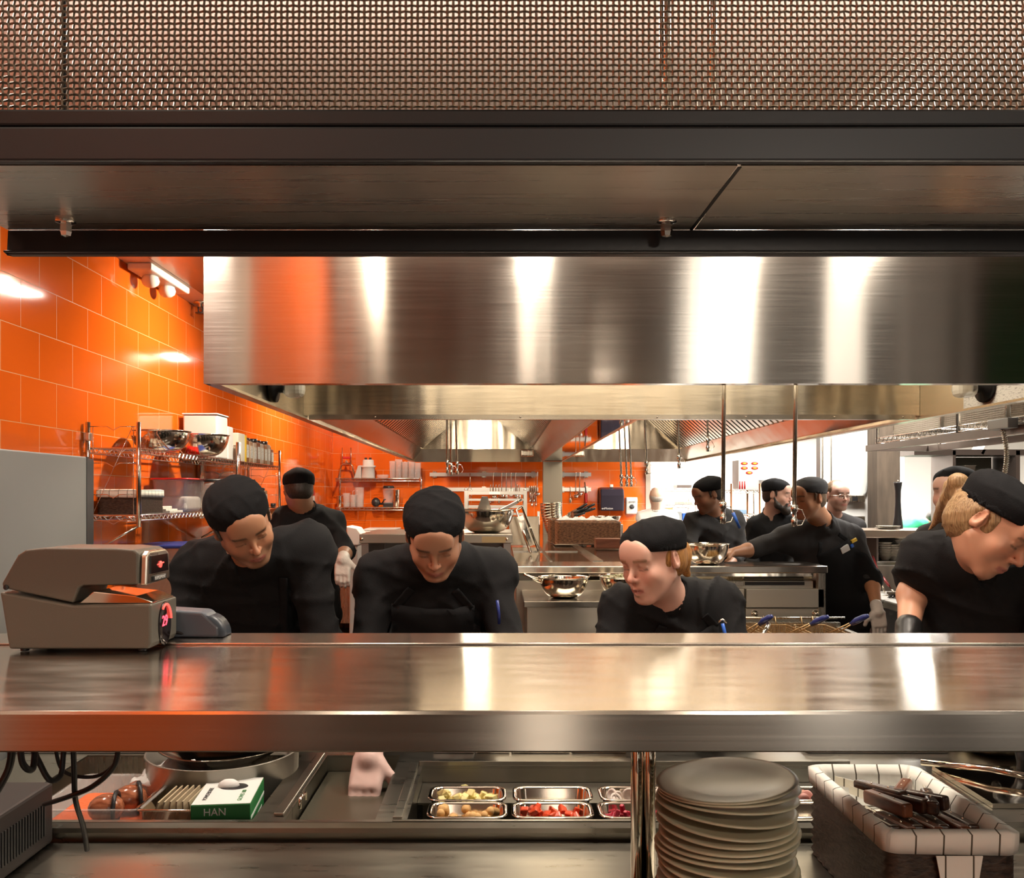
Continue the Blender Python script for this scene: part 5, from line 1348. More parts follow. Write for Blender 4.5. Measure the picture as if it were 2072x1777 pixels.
x = XP(979, 5.25); MB().prism([(x-.045, Z(-.10)), (x+.05, Z(-.10)), (x+.022, Z(-.005)), (x-.012, Z(-.005))], 'y', 5.25, 5.256).build('blade', S_LIP, t, bevel=.001)
MB().cyl((x+.004, 5.253, Z(-.10)), (x+.02, 5.23, OZ+.02), .007).build('handle', S_GEN, t)
t = thing('cleaver', 'orange-lit steel blade leaning on the bowl rim', 'knife', (XP(1035, 5.2), 5.2, OZ+.1))
a, b = vv(1012, 1034, 5.12), vv(1047, 1016, 5.2)
d = (b-a)/np.linalg.norm(b-a); MB().obox((a+b)/2, (np.linalg.norm(b-a)/2, .002, .010), np.stack([d, np.cross((0, 0, 1), d), np.cross(d, np.cross((0, 0, 1), d))], 1)).build('blade', S_MIR, t)
MB().tube([b, b+d*.035], .007).build('handle', S_GEN, t)

# tray rack behind
t = thing('tray_rack', 'pale aluminium tray rack in front of the utensil rails', 'rack', (XP(1003, 9.7), 9.7, 0))
RY = 9.7; xl, xr = XP(943, RY), XP(1063, RY); AL = mat('aluminium', (.62, .60, .56), .4, .7)
for x in (xl, xr):
    for y in (RY, RY+.4): MB().box(x-.018, x+.018, y-.018, y+.018, 0, Z(.055)).build('post', AL, t)
    MB().sphere((x, RY, Z(.065)), .022).build('corner_cap', AL, t)
for z, h in ((.028, .018), (-.045, .012), (-.12, .016), (-.20, .012), (-.5, .012), (-.9, .012)):
    MB().box(xl+.019, xr-.019, RY-.015, RY+.02, Z(z)-h, Z(z)+h).box(xl+.019, xr-.019, RY+.021, RY+.4, Z(z)-.006, Z(z)).build('shelf', AL, t)
MB().box(XP(990, RY), XP(1012, RY), RY-.020, RY-.0155, Z(.012), Z(.042)).build('label_holder', M_WHITE, t)

# ---------------------------------------------------------------- cooking island
IZ = Z(-.397)
isl = thing('cooking_island', 'long stainless steel cooking island in the middle of the kitchen', 'counter', (1.0, 5.2, 0))
IT = steel('dark_polished_steel', (.30, .26, .22), .12, wob=.0006, wobs=(14, 14, 1), grain=(40, 40, 1), smear=.06)
MB().box(.09, 1.842, 5.0, 5.35, IZ-.040, IZ).build('front_slab', S_TOP, isl, bevel=.004)
MB().box(.09, 1.06, 5.352, 9.2, IZ-.03, IZ-.002).build('rear_slab', IT, isl)
MB().box(.30, .315, 5.36, 9.15, IZ-.0019, IZ+.004).box(.56, .62, 5.36, 9.15, IZ-.0019, IZ+.006).box(.09, .55, 6.3, 6.33, IZ-.0019, IZ+.005).build('slab_seam', S_LIP, isl)
# front with drawers (visible right of the woman)
FY = 5.03
MB().prism([(FY, IZ-.041), (FY-.002, IZ-.06), (FY+.03, IZ-.075), (FY+.05, IZ-.09), (FY+.1, IZ-.09), (FY+.1, IZ-.041)], 'x', .5, 1.77).build('curved_apron', S_MIR, isl)
MB().box(1.80, 1.84, FY, 5.34, .1, IZ-.041).build('end_stile', S_GEN, isl)
MB().box(.62, 1.79, FY+.06, 5.32, .1, IZ-.092).build('carcass', S_SATIN, isl)
MB().box(XP(1513, FY), XP(1634, FY), FY+.050, FY+.059, IZ-.115, IZ-.096).build('vent_slot', M_BLACKP, isl)
MB().box(XP(1478, FY), XP(1508, FY), FY+.03, FY+.058, IZ-.118, IZ-.094).build('latch_box', S_GEN, isl, bevel=.002)
lows = []
for pa, pb in ((1345, 1506), (1510, 1668)):
    dr = MB().box(XP(pa, FY), XP(pb, FY), FY, FY+.058, ZP(1230, FY), ZP(1192, FY)).build('drawer_front', S_SATIN, isl, bevel=.003)
    dl = MB().box(XP(pa, FY), XP(pb, FY), FY+.012, FY+.058, ZP(1272, FY), ZP(1231.5, FY)).build('lower_panel', S_SATIN, isl, bevel=.003); lows.append(dl)
for px in (1388, 1490, 1528, 1651):
    MB().lathe([(.020, 0), (.020, .006), (.011, .008), (.011, .022), (.009, .024), (.001, .024)], (XP(px, FY), FY+.011, ZP(1243, FY)), 20, R=np.stack(frame((0, -1, 0)), 1)).build('knob', S_MIR, lows[px > 1509])
MB().box(.62, 1.842, FY-.03, FY+.05, ZP(1283, FY), ZP(1274, FY)).build('toe_shelf', S_LIP, isl, bevel=.003)
MB().box(.10, .62, 5.15, 9.15, .1, IZ-.041).build('rear_carcass', S_SATIN, isl)
for x in (.2, 1.7):
    for y in (5.2, 5.3): MB().cyl((x, y, 0), (x, y, .1), .02).build('foot', S_GEN, isl)
MB().cyl((.8, 9.0, 0), (.8, 9.0, IZ-.031), .02).cyl((.8, 7.5, 0), (.8, 7.5, IZ-.031), .02).build('leg', S_GEN, isl)

bowl(.122, .118, (XP(1431, 5.14), 5.14, IZ+.001), 'mirror-polished steel bowl the turning cook reaches into, on the island')
# lower cabinet with two bowls
LC = ZP(1217, 4.4)
t = thing('low_cabinet', 'stainless steel cabinet in front of the island carrying two bowls', 'cabinet', (.5, 4.6, 0))
MB().box(XP(1060, 4.4), XP(1380, 4.4), 4.4, 4.92, LC-.030, LC).build('cabinet_top', S_LIP, t, bevel=.003)
MB().box(XP(1066, 4.43), XP(1376, 4.43), 4.43, 4.90, .08, LC-.031).build('cabinet_body', steel('pale_steel', (.74, .68, .58), .3, (0, 0, 1), .6, wob=.004, wobs=(6, 2, 1)), t, bevel=.002)
for x in (.2, .82):
    for y in (4.5, 4.85): MB().cyl((x, y, 0), (x, y, .08), .02).build('foot', S_GEN, t)
MB().box(XP(1045, 4.9), XP(1400, 4.9), 4.925, 4.975, .3, ZP(1175, 4.95)).build('backsplash', S_SATIN, t)
bowl(.126, .105, (XP(1141, 4.56), 4.56, LC+.001), 'left steel bowl with tongs on the low cabinet', 'bowls on the low cabinet')
bowl(.126, .105, (XP(1262, 4.62), 4.62, LC+.001), 'steel bowl of chopped salad on the low cabinet beside the woman', 'bowls on the low cabinet')
g = MB(); c = np.array((XP(1262, 4.62), 4.62, LC+.088))
for i in range(90):
    a = rnd.random()*6.28; q = math.sqrt(rnd.random())*.112; g.obox(c+np.array((q*math.cos(a), q*math.sin(a), .018*(1-(q/.112)**2)+rnd.random()*.006)), (.009, .006, .003), rotz(rnd.random()*3)@rotx(rnd.random()))
g.lathe([(.001, .012), (.06, .01), (.114, -.004)], c, 24)
tag(g.build('chopped_salad', tex_mix('salad_mix', (.75, .68, .52), (.30, .33, .12), .6, 60, (1, 1, 1), .45, .6)), 'pale chopped salad heaped in the right steel bowl', 'salad', kind='stuff')
t = thing('tongs', 'steel tongs sticking out of the left bowl on the low cabinet', 'tongs', (XP(1105, 4.5), 4.5, LC+.06))
a, b = vv(1060, 1162, 4.50), vv(1118, 1186, 4.56)
for k in (-.010, .010): MB().tube([a+np.array((0, k*.4, 0)), (a+b)/2+np.array((0, k, k*.5)), b+np.array((0, k*.6, -.01))], .006, 8).build('arm', S_MIR, t)

# things on the rear slab
t = thing('bread_basket', 'brown woven basket with white napkins on the island tray', 'basket', (.72, 7.1, IZ))
wicker(MB(), .455, .955, 7.02, 7.36, IZ+.014, IZ+.19, .026, .005).build('basket_body', M_WICKB, t, fix=False)
o = MB().lathe([(.001, 0), (.26, 0)], (0, 0, 0), 4)
o = MB().box(.43, .99, 6.99, 7.40, IZ+.006, IZ+.013).build('baking_tray', S_MIR, bevel=.002); tag(o, 'steel tray under the brown woven basket', 'tray')
o = wicker(MB(), .42, .62, 7.44, 7.80, IZ+.001, IZ+.20, .026, .005).build('bread_basket', M_WICKB, fix=False); tag(o, 'second woven basket standing behind the napkin basket', 'basket')
for i in range(4):
    cx_, cy_ = .53+i*.11, 7.18; m = MB(); rows = []
    for a in range(9):
        rows.append([(cx_-.07+.14*b/8, cy_-.10+.2*a/8, IZ+.187+.035*abs(math.sin(b*.9+i*1.7+a*.3))*math.sin(math.pi*a/8)*math.sin(math.pi*b/8)+.014) for b in range(9)])
    tag(m.grid(rows).build('napkin', M_SHIRTW, solid=.004), ['first', 'second', 'third', 'fourth'][i]+' folded white napkin in the woven basket, from the left', 'napkin', 'napkins in the woven basket')
bowl(.115, .065, (XP(1228, 7.62), 7.62, IZ+.155), 'striped-looking steel bowl behind the napkins')
o = MB().box(XP(1198, 7.62), XP(1258, 7.62), 7.53, 7.71, IZ-.0015, IZ+.154).build('storage_box', S_LIP, bevel=.005); tag(o, 'steel box carrying the bowl behind the napkins', 'box')
o = MB().box(XP(1205, 6.6), XP(1256, 6.6), 6.55, 6.70, IZ+.007, IZ+.078).build('wooden_block', M_CHERRY, bevel=.003); tag(o, 'red-brown wooden block on the dark island top', 'block')
# leaning stack of inset bowls
base = np.array((XP(1124, 8.3), 8.3, IZ+.008)); prev = base.copy()
for i in range(11):
    tilt = -.10 - .02*i if i < 6 else -.22+.04*(i-6)
    o = bowl_mesh(.085+.002*i, .075, (0, 0, 0), base=.6, n=28).build('steel_bowl', S_BOWL)
    o.location = prev; o.rotation_euler = (0, tilt if i else 0, 0)
    tag(o, f'small steel bowl in the leaning stack by the column, '+['lowest', 'second', 'third', 'fourth', 'fifth', 'middle', 'seventh', 'eighth', 'ninth', 'tenth', 'topmost'][i]+' one', 'bowl', 'leaning stack of steel bowls')
    prev = prev+np.array((math.sin(tilt)*.024, 0, .0245))
# knives in a block
t = thing('knife_block', 'steel knife holder behind the leaning bowls', 'knife block', (XP(1160, 8.5), 8.5, IZ))
MB().box(XP(1142, 8.5), XP(1186, 8.5), 8.45, 8.60, IZ+.005, Z(-.22)).build('holder', S_GEN, t)
for i in range(8):
    a = np.array((XP(1150+(i % 4)*7, 8.5), 8.52, Z(-.215+.012*(i//2)+.03*(i % 2)))); d = np.array((.85, -.2, .28+.10*(i % 3))); d /= np.linalg.norm(d)
    t = thing('knife', 'black-handled knife in the holder, '+['first', 'second', 'third', 'fourth', 'fifth', 'sixth', 'seventh', 'eighth'][i]+' in height from below', 'knife', a, 'black-handled knives')
    MB().obox(a+d*.01, (.05, .001, .012), np.stack([d, np.cross((0, 0, 1.), d)/np.linalg.norm(np.cross((0, 0, 1.), d)), np.cross(d, np.cross((0, 0, 1.), d)/np.linalg.norm(np.cross((0, 0, 1.), d)))], 1)).build('blade', S_MIR, t)
    MB().tube([a+d*.06, a+d*.11, a+d*.17], [.010, .013, .011], 8).build('handle', M_BLACKP, t)
# steel screen and tilted chrome frame
t = thing('splash_panel', 'upright steel splash panel on the island beside the wide bowl', 'panel', (XP(1065, 7.0), 7.0, IZ))
MB().box(XP(1030, 7.0), XP(1090, 7.0), 7.0, 7.012, IZ+.006, ZP(1045, 7.0)).build('panel_sheet', S_IN, t, bevel=.002)
MB().cyl((XP(1090, 7.0), 7.02, IZ), (XP(1090, 7.0), 7.02, ZP(1035, 7.0)), .010).build('edge_post', S_GEN, t)
t = thing('chrome_stand', 'tilted chrome tube stand between the wide bowl and the leaning bowls', 'stand', (XP(1080, 6.2), 6.2, IZ))
f1, f2, f3, f4 = vv(1074, 1102, 6.0), vv(1045, 1033, 6.3), vv(1056, 1025, 6.4), vv(1091, 1100, 6.1)
f1[2] = IZ+.01; f4[2] = IZ+.01
MB().tube([f1, f2, f2+np.array((.02, .02, .012)), f3, f4], .009, 10).build('frame', S_MIR, t); MB().obox((f1+f2)/2+np.array((.01, 0, 0)), (.022, .004, .11), roty(-.32)).build('blade_panel', S_MIR, t)
MB().cyl((f1+f2)/2, (f3+f4)/2, .006).sphere((f3+f4)/2, .012).build('cross_bar', S_GEN, t)

# ---------------------------------------------------------------- fryers
fz = .905
fr = thing('fryer', 'stainless steel fryer in front of the island with hanging wire baskets', 'fryer', (1.55, 4.5, 0))
x0, x1 = 1.02, 1.86
MB().box(x0, x1, 4.20, 4.90, .12, fz-.16).box(x0, x1, 4.86, 4.90, fz-.159, fz+.02).box(x0, x1, 4.20, 4.24, fz-.159, fz).box(x0, x0+.03, 4.241, 4.859, fz-.159, fz).box(x1-.03, x1, 4.241, 4.859, fz-.159, fz).build('fryer_body', S_GEN, fr)
MB().box(x0+.04, x1-.04, 4.25, 4.85, fz-.158, fz-.08).build('oil', mat('frying_oil', (.25, .12, .02), .05), fr)
for x in (x0+.05, x1-.05):
    for y in (4.25, 4.85): MB().cyl((x, y, 0), (x, y, .12), .02).build('leg', S_GEN, fr)
MB().tube([(x0, 4.80, fz+.055), (x1, 4.80, fz+.055)], .006, 8).build('hanger_bar', S_GEN, fr)
BR = mat('oiled_wire', (.55, .38, .20), .3, .9)
def fry_basket(px, hx, hy, label):
    x = XP(px, 4.45); t = thing('fry_basket', label, 'fry basket', (x, 4.5, fz-.09), 'fry baskets in the fryer')
    w = MB(); y0, y1 = 4.36, 4.68; za, zb = fz-.075, fz+.035; hw = .085
    w.tube(rrect(x-hw, x+hw, y0, y1, .02, zb, 3), .0035, 6, closed=True)
    for i in range(10):
        z = za+(zb-za)*i/10; w.tube(rrect(x-hw+.006, x+hw-.006, y0+.006, y1-.006, .018, z, 2), .0012, 4, closed=True)
    for i in range(15):
        xx = x-hw+.006+i*(2*hw-.012)/14; w.tube([(xx, y0+.005, zb), (xx, y0+.006, za), (xx, y1-.006, za), (xx, y1-.005, zb)], .0012, 4)
    for i in range(18):
        yy = y0+.01+i*(y1-y0-.02)/17; w.tube([(x-hw+.005, yy, zb), (x-hw+.006, yy, za), (x+hw-.006, yy, za), (x+hw-.005, yy, zb)], .0012, 4)
    w.build('wire_basket', BR, t, fix=False)
    e = vv(hx, hy, 4.22); s = np.array((x, y0, zb))
    MB().tube([s+np.array((-.02, 0, 0)), s*.45+e*.55+np.array((-.01, 0, .004))], .004, 6).tube([s+np.array((.02, 0, 0)), s*.45+e*.55+np.array((.01, 0, .004))], .004, 6).build('handle_wire', BR, t)
    d = e-s; d /= np.linalg.norm(d); MB().tube([s*.45+e*.55, s*.3+e*.7+np.array((0, 0, .004)), s*.1+e*.9+np.array((0, 0, .003)), e], [.010, .016, .014, .009], 10).build('grip', M_DBLUE, t)
    MB().tube([(x-.03, y1, zb), (x-.03, y1+.03, zb+.04), (x-.03, y1+.045, zb+.015)], .003, 6).tube([(x+.03, y1, zb), (x+.03, y1+.03, zb+.04), (x+.03, y1+.045, zb+.015)], .003, 6).build('hook', BR, t)
fry_basket(1497, 1562, 1247, 'left fry basket with navy grip beside the woman')
fry_basket(1588, 1676, 1248, 'middle fry basket with navy grip')
fry_basket(1668, 1757, 1246, 'right fry basket with navy grip near the gloved hand')
t = thing('skimmer', 'slotted steel skimmer leaning out of the fryer behind the woman', 'skimmer', vv(1545, 1290, 4.1))
a, b = vv(1540, 1292, 4.15), vv(1556, 1262, 4.2); MB().tube([a, b], .010, 8).build('handle', S_MIR, t)

# ---------------------------------------------------------------- right side
post = MB().box(XP(1775, 7.3), XP(1822, 7.3), 7.3, 7.5, 0, CEIL-.001).build('timber_post', M_WOOD, bevel=.008); tag(post, 'rough grey timber post at the edge of the white wall', 'post')
# shelf across with bowls under
t = thing('plate_shelf', 'stainless steel pass shelf in front of the timber post', 'shelf', (3.2, 6.4, 0))
SZ2 = ZP(1073, 6.4); LZ2 = ZP(1137, 6.4)
MB().box(XP(1722, 6.4), 4.6, 6.4, 6.85, SZ2-.055, SZ2).build('shelf_board', mat('warm_steel', (.62, .50, .40), .3, .9), t, bevel=.004)
MB().box(XP(1776, 6.4), 4.6, 6.42, 6.85, LZ2-.03, LZ2).build('lower_board', S_LIP, t, bevel=.003)
MB().box(XP(1776, 6.4), XP(1780, 6.4), 6.42, 6.85, LZ2+.001, SZ2-.056).build('side_panel', M_BRONZE, t); MB().box(4.55, 4.6, 6.42, 6.85, 0, SZ2-.056).build('side_panel', M_BRONZE, t)
MB().box(XP(1781, 6.4), 4.54, 6.83, 6.85, LZ2+.001, SZ2-.056).build('back_panel', M_BLACKP, t)
MB().cyl((XP(1765, 6.4), 6.80, .0), (XP(1765, 6.4), 6.80, SZ2-.056), .02).build('leg', S_GEN, t)
for k, (px, n, r, nm) in enumerate(((1791, 7, .050, 'left'), (1807, 6, .046, 'middle'), (1824, 9, .050, 'right'), (1842, 9, .05, 'hidden'))):
    for i in range(n):
        o = MB().lathe([(.001, 0), (r*.5, 0), (r*.55, .006), (r, .032), (r+.002, .034), (r-.002, .033), (r*.5, .004), (.001, .004)], (0, 0, 0), 20).build('small_bowl', M_PLATEF)
        o.location = (XP(px, 6.55), 6.55, LZ2+.001+i*.0165); 
        tag(o, f'cream bowl in the {["left", "middle", "right", "fourth"][k]} stack under the plate shelf, number {["one", "two", "three", "four", "five", "six", "seven", "eight", "nine"][i]} from the bottom', 'bowl', f'{nm} stack of cream bowls')
for i, (px, z) in enumerate(((1795, .0), (1797, .012))):
    o = MB().lathe([(.001, 0), (.05, 0), (.085, .009), (.086, .011), (.05, .003), (.001, .003)], (0, 0, 0), 28).build('dinner_plate', M_PLATEF); o.location = (XP(px, 6.6), 6.6, SZ2+.001+z); tag(o, ['lower', 'upper'][i]+' grey plate on the shelf before the timber post', 'plate', 'plates on the far shelf')
t = thing('pepper_mill', 'tall black pepper mill standing before the timber post', 'pepper mill', (XP(1817, 6.72), 6.72, SZ2))
MB().lathe([(.001, 0), (.036, 0), (.036, .02), (.026, .10), (.020, .20), (.021, .28), (.030, .34), (.031, .35)], (XP(1817, 6.72), 6.72, SZ2+.001), 24).build('body', M_BLACKP, t); MB().cyl((XP(1817, 6.72), 6.72, SZ2+.352), (XP(1817, 6.72), 6.72, SZ2+.365), .007).build('finial', S_MIR, t)
# table with boards
t = thing('prep_table', 'white-topped prep table at the right behind the gloved hand', 'table', (3.0, 5.6, 0))
TZ = Z(-.68)
MB().box(2.50, 4.3, 4.70, 6.35, TZ-.05, TZ-.012).build('table_top', S_GEN, t); MB().box(2.53, 4.27, 4.73, 6.32, .1, TZ-.051).build('cabinet_body', M_BLACKP, t)
for x in (2.6, 4.2):
    for y in (4.8, 6.25): MB().cyl((x, y, 0), (x, y, .1), .02).build('foot', S_GEN, t)
for i, (y0, y1) in enumerate(((4.71, 5.25), (5.27, 5.80), (5.82, 6.33))):
    o = MB().box(2.505, 3.1, y0, y1, TZ-.0115, TZ).build('cutting_board', M_WHITE, bevel=.004); tag(o, ['nearest', 'middle', 'farthest'][i]+' white cutting board on the right prep table', 'cutting board', 'cutting boards on the right table')
def red_tongs(px, py, px2, py2, lab, Y=6.15):
    a, b = vv(px, py, Y+.3), vv(px2, py2, Y); b[2] = TZ+.012; a[2] = max(a[2], TZ+.02)
    t = thing('tongs', lab, 'tongs', b, 'red-handled tongs on the right table'); m_ = a*.4+b*.6
    MB().tube([a, m_], .009, 8).build('red_grip', mat('dark_red_plastic', (.30, .03, .03), .35) if 'dark_red_plastic' not in MATS else MATS['dark_red_plastic'], t); MB().tube([m_+np.array((.001, 0, .0)), b], .006, 6).build('arm', S_MIR, t)
red_tongs(1766, 1126, 1790, 1172, 'red-handled tongs standing nearest the turning cook'); red_tongs(1780, 1160, 1812, 1188, 'red-handled tongs lying beside the cutting board', 6.0)
o = pan_mesh(2.98, 3.28, 5.86, 6.14, TZ+.065, .06, .01, .03).build('steel_pan', S_MIR); tag(o, 'shallow steel pan at the back of the right prep table', 'pan')
for i in range(9):
    o = MB().sphere((3.04+.06*(i % 4), 5.92+.07*(i//4), TZ+.065), (.028, .024, .018), 8).build('herb_piece', mat('olive_food', (.35, .28, .08), .6) if 'olive_food' not in MATS else MATS['olive_food']); tag(o, 'olive-coloured food piece in the shallow pan on the right table', 'food', 'food pieces in the shallow pan')
t = thing('scrub_brush', 'dark bristle brush on the white cutting board at right', 'brush', (XP(1812, 6.1), 6.1, TZ)); bx_, by_ = XP(1812, 5.9), 5.9
MB().box(bx_-.05, bx_+.05, by_-.02, by_+.02, TZ+.026, TZ+.04).build('handle', M_WOOD, t); w = MB()
for i in range(70): w.cyl((bx_-.047+.094*rnd.random(), by_-.018+.036*rnd.random(), TZ+.0262), (bx_-.05+.1*rnd.random(), by_-.02+.04*rnd.random(), TZ+.002), .0012, n=4)
w.build('bristles', M_BLACKP, t, fix=False)
o = MB().obox((XP(1855, 6.2), 6.2, TZ+.0115), (.05, .03, .011), rotz(.4)).build('folded_towel', M_BLUE, bevel=.006); tag(o, 'blue folded cloth at the edge of the white board', 'cloth')
o = MB().obox((XP(1862, 5.6), 5.6, TZ+.0115), (.045, .03, .011), rotz(-.2)).build('folded_towel', M_YEL, bevel=.006); tag(o, 'yellow folded cloth at the edge of the white board', 'cloth')
o = MB().obox((XP(1800, 6.05), 5.82+.23, TZ+.002), (.05, .02, .0015), rotz(.5)).build('knife', S_MIR); tag(o, 'small steel blade lying flat on the nearest white board', 'knife')

# overhead shelf at the right
t = thing('ceiling_shelf', 'wire shelf on a steel bar hanging from the ceiling at the right', 'shelf', (3.0, 5.6, Z(.33)))
xA = 2.72
MB().box(xA, xA+.03, 4.2, 6.62, Z(.328), Z(.372)).box(xA+.03, xA+.45, 6.59, 6.62, Z(.33), Z(.37)).box(xA+.45, xA+.48, 4.2, 6.62, Z(.328), Z(.372)).build('support_bar', M_BRONZE, t)
wire_shelf(MB(), xA+.005, xA+.46, 4.25, 6.45, Z(.415), .035, .0025, .004, .035, .036, along='y').build('wire_deck', CHROME, t, fix=False)
for y in (4.3, 5.3, 6.43): 
    for x in (xA+.008, xA+.455): MB().cyl((x, y, Z(.373)), (x, y, CEIL-.002), .012).build('hanger', CHROME, t)
PERF = mat('perforated_dark_steel', (.42, .37, .30), .4, .7)
def perf_basket(y0, y1, label):
    o = MB(); t = thing('perforated_basket', label, 'basket', (2.95, y0, Z(.42)), 'perforated steel baskets on the hanging shelf'); x0, x1, z0, z1 = 2.745, 3.13, Z(.421), Z(.555)
    d = .012; n = int((y1-y0)/d)
    for i in range(n+1): o.cyl((x0, y0+i*d, z0), (x0, y0+i*d, z1), .0022, n=4)
    k = int((z1-z0)/d)
    for i in range(k+1): o.cyl((x0, y0, z0+i*d), (x0, y1, z0+i*d), .0022, n=4)
    o.build('mesh_front', PERF, t, fix=False); MB().box(x0, x1, y1-.003, y1, z0, z1).box(x0, x1, y0, y0+.003, z0, z1).box(x1, x1+.003, y0, y1, z0, z1).box(x0, x1, y0, y1, z0, z0+.002).build('pan', PERF, t)
    MB().tube([(x0-.002, y0, z0), (x0-.002, y0, z1), (x0-.002, y1, z1), (x0-.002, y1, z0)], .004, 6).build('rim', CHROME, t)
perf_basket(4.28, 4.78, 'perforated steel basket on the hanging shelf, nearest'); perf_basket(4.82, 5.5, 'perforated steel basket on the hanging shelf, middle'); perf_basket(5.54, 6.2, 'perforated steel basket on the hanging shelf, farthest')
t = thing('junction_box', 'grey junction box with coiled conduit under the hanging shelf', 'junction box', (2.74, 4.75, Z(.37)))
MB().box(2.66, 2.715, 4.66, 4.86, Z(.355), Z(.41)).build('box_body', M_FRIDGE, t, bevel=.004)
pts = []
for i in range(150):
    a = i*.9; u_ = i/150; pts.append((2.69+.010*math.cos(a)+.02*math.sin(u_*3), 4.76+.010*math.sin(a), Z(.354-.26*u_)))
MB().tube(pts, .004, 5).build('coiled_conduit', S_GEN, t, fix=False)
t = thing('equipment_cabinet', 'dark open cabinet frame beyond the long-haired woman', 'cabinet', (4.2, 7.8, 0))
MB().box(XP(1928, 7.9), XP(1934, 7.9), 7.9, 8.3, 0, Z(.40)).box(XP(2056, 7.9), XP(2064, 7.9), 7.9, 8.3, 0, Z(.40)).box(XP(1850, 7.9), XP(2100, 7.9), 7.9, 8.3, Z(.36), Z(.41)).build('frame', M_BRONZE, t)
MB().box(XP(1936, 7.9), XP(2054, 7.9), 8.28, 8.30, .4, Z(.355)).build('back_panel', mat('olive_grey_panel', (.20, .19, .14), .5), t)
MB().box(XP(1936, 7.9), XP(2054, 7.9), 7.92, 8.27, Z(.13), Z(.145)).build('shelf', M_BRONZE, t)
o = pan_mesh(XP(1952, 7.95), XP(1975, 7.95), 7.95, 8.1, Z(.27), .12, .006, .012, .01).build('mesh_bin', PERF); tag(o, 'small dark mesh bin on the cabinet shelf behind the blond hair', 'bin')
o = MB().obox(vv(1986, 900, 8.0), (.012, .10, .10), roty(.5)).build('clipboard', M_PAPER); tag(o, 'tilted clipboard leaning in the dark open cabinet', 'clipboard')
# outlet strips and conduit on the white partition
for i, z in enumerate((.0, -.18)):
    t = thing('outlet_box', ['upper', 'lower'][i]+' grey twin outlet strip on the white wall beside the man with glasses', 'outlet', (2.95, 7.75, Z(z)), 'outlet strips on the white wall')
    MB().box(XP(1700, 7.75), XP(1746, 7.75), 7.70, 7.749, Z(z)-.055, Z(z)).build('strip', S_GEN, t, bevel=.003)
    for px in (1712, 1730): MB().box(XP(px, 7.7)-.022, XP(px, 7.7)+.022, 7.696, 7.70, Z(z)-.045, Z(z)-.01).build('socket', M_BLACKP, t)
t = thing('wall_conduit', 'thin grey conduit curving down the white wall to the outlets', 'conduit', (3.2, 7.74, Z(.1)))
MB().tube([V(1757, 700, 7.735), V(1757, 840, 7.735), V(1757, 940, 7.735), V(1756, 975, 7.735), V(1752, 996, 7.73), V(1744, 1008, 7.72)], .008, 8).build('conduit', M_FRIDGE, t)
# bright window frame beyond
struct(MB().box(XP(1824, 9.2), XP(1830, 9.2), 9.2, 9.25, 0, CEIL).box(XP(1905, 9.2), XP(1914, 9.2), 9.2, 9.25, 0, CEIL).build('trim_6', M_WALLW))

# ---------------------------------------------------------------- back room racks
def back_rack(pa, pb, Y, zs, label, top, postm=CHROME):
    xa, xb = XP(pa, Y), XP(pb, Y); t = thing('storage_rack', label, 'rack', ((xa+xb)/2, Y, 0))
    for x in (xa, xb):
        for y in (Y, Y+.45): MB().cyl((x, y, 0), (x, y, top), .013).build('post', postm, t)
    for z in zs: wire_shelf(MB(), xa, xb, Y, Y+.45, z, .05, .003, .005, .05, .035).build('shelf', CHROME, t, fix=False)
    return xa, xb
R1 = [Z(.09), Z(-.12), Z(-.32), Z(-.62)]
back_rack(1316, 1408, 11.3, R1, 'chrome storage rack in the white back room beside the bald man', Z(.13))
R2 = [Z(.06), Z(-.19), Z(-.42), Z(-.70)]
back_rack(1480, 1538, 8.9, R2, 'chrome storage rack with plates behind the bearded cook', Z(.12), mat('copper_post', (.45, .20, .10), .3, .9))
back_rack(1552, 1600, 8.9, R2, 'chrome rack beyond the bearded cook, right of the plate rack', Z(.10))
def bx(px0, px1, py0, py1, Y, d, name, m, label, cat, grp=None, bev=.005):
    o = MB().box(XP(px0, Y), XP(px1, Y), Y, Y+d, ZP(py1, Y), ZP(py0, Y)).build(name, m, bevel=bev); return tag(o, label, cat, grp)
def onshelf(px0, px1, hpx, z, Y, d, name, m, label, cat, grp=None, bev=.005):
    zz = z+.004; o = MB().box(XP(px0, Y), XP(px1, Y), Y, Y+d, zz, zz+hpx/FPX*Y).build(name, m, bevel=bev); return tag(o, label, cat, grp)
onshelf(1338, 1362, 26, R1[2], 11.4, .25, 'cardboard_box', M_CARD, 'brown cardboard box on the rack beside the bald man', 'box')
onshelf(1368, 1380, 17, R1[2], 11.4, .2, 'storage_bin', M_FRIDGE, 'grey bin on the back room rack', 'bin')
onshelf(1381, 1391, 14, R1[2], 11.4, .2, 'storage_bin', M_BLUE, 'blue and grey bin on the back room rack', 'bin')
onshelf(1392, 1402, 16, R1[2], 11.4, .2, 'storage_box', M_WHITE, 'white tub at the right of the back room rack', 'box')
onshelf(1366, 1404, 6, R1[1], 11.4, .25, 'sheet_pan', S_GEN, 'flat sheet pans on the middle shelf of the back room rack', 'pan')
onshelf(1370, 1400, 7, R1[0], 11.4, .25, 'equipment_case', M_BRONZE, 'dark flat case on top of the back room rack', 'case')
onshelf(1340, 1400, 16, R1[3], 11.4, .25, 'storage_box', M_WHITE, 'long white box on the low shelf of the back room rack', 'box')
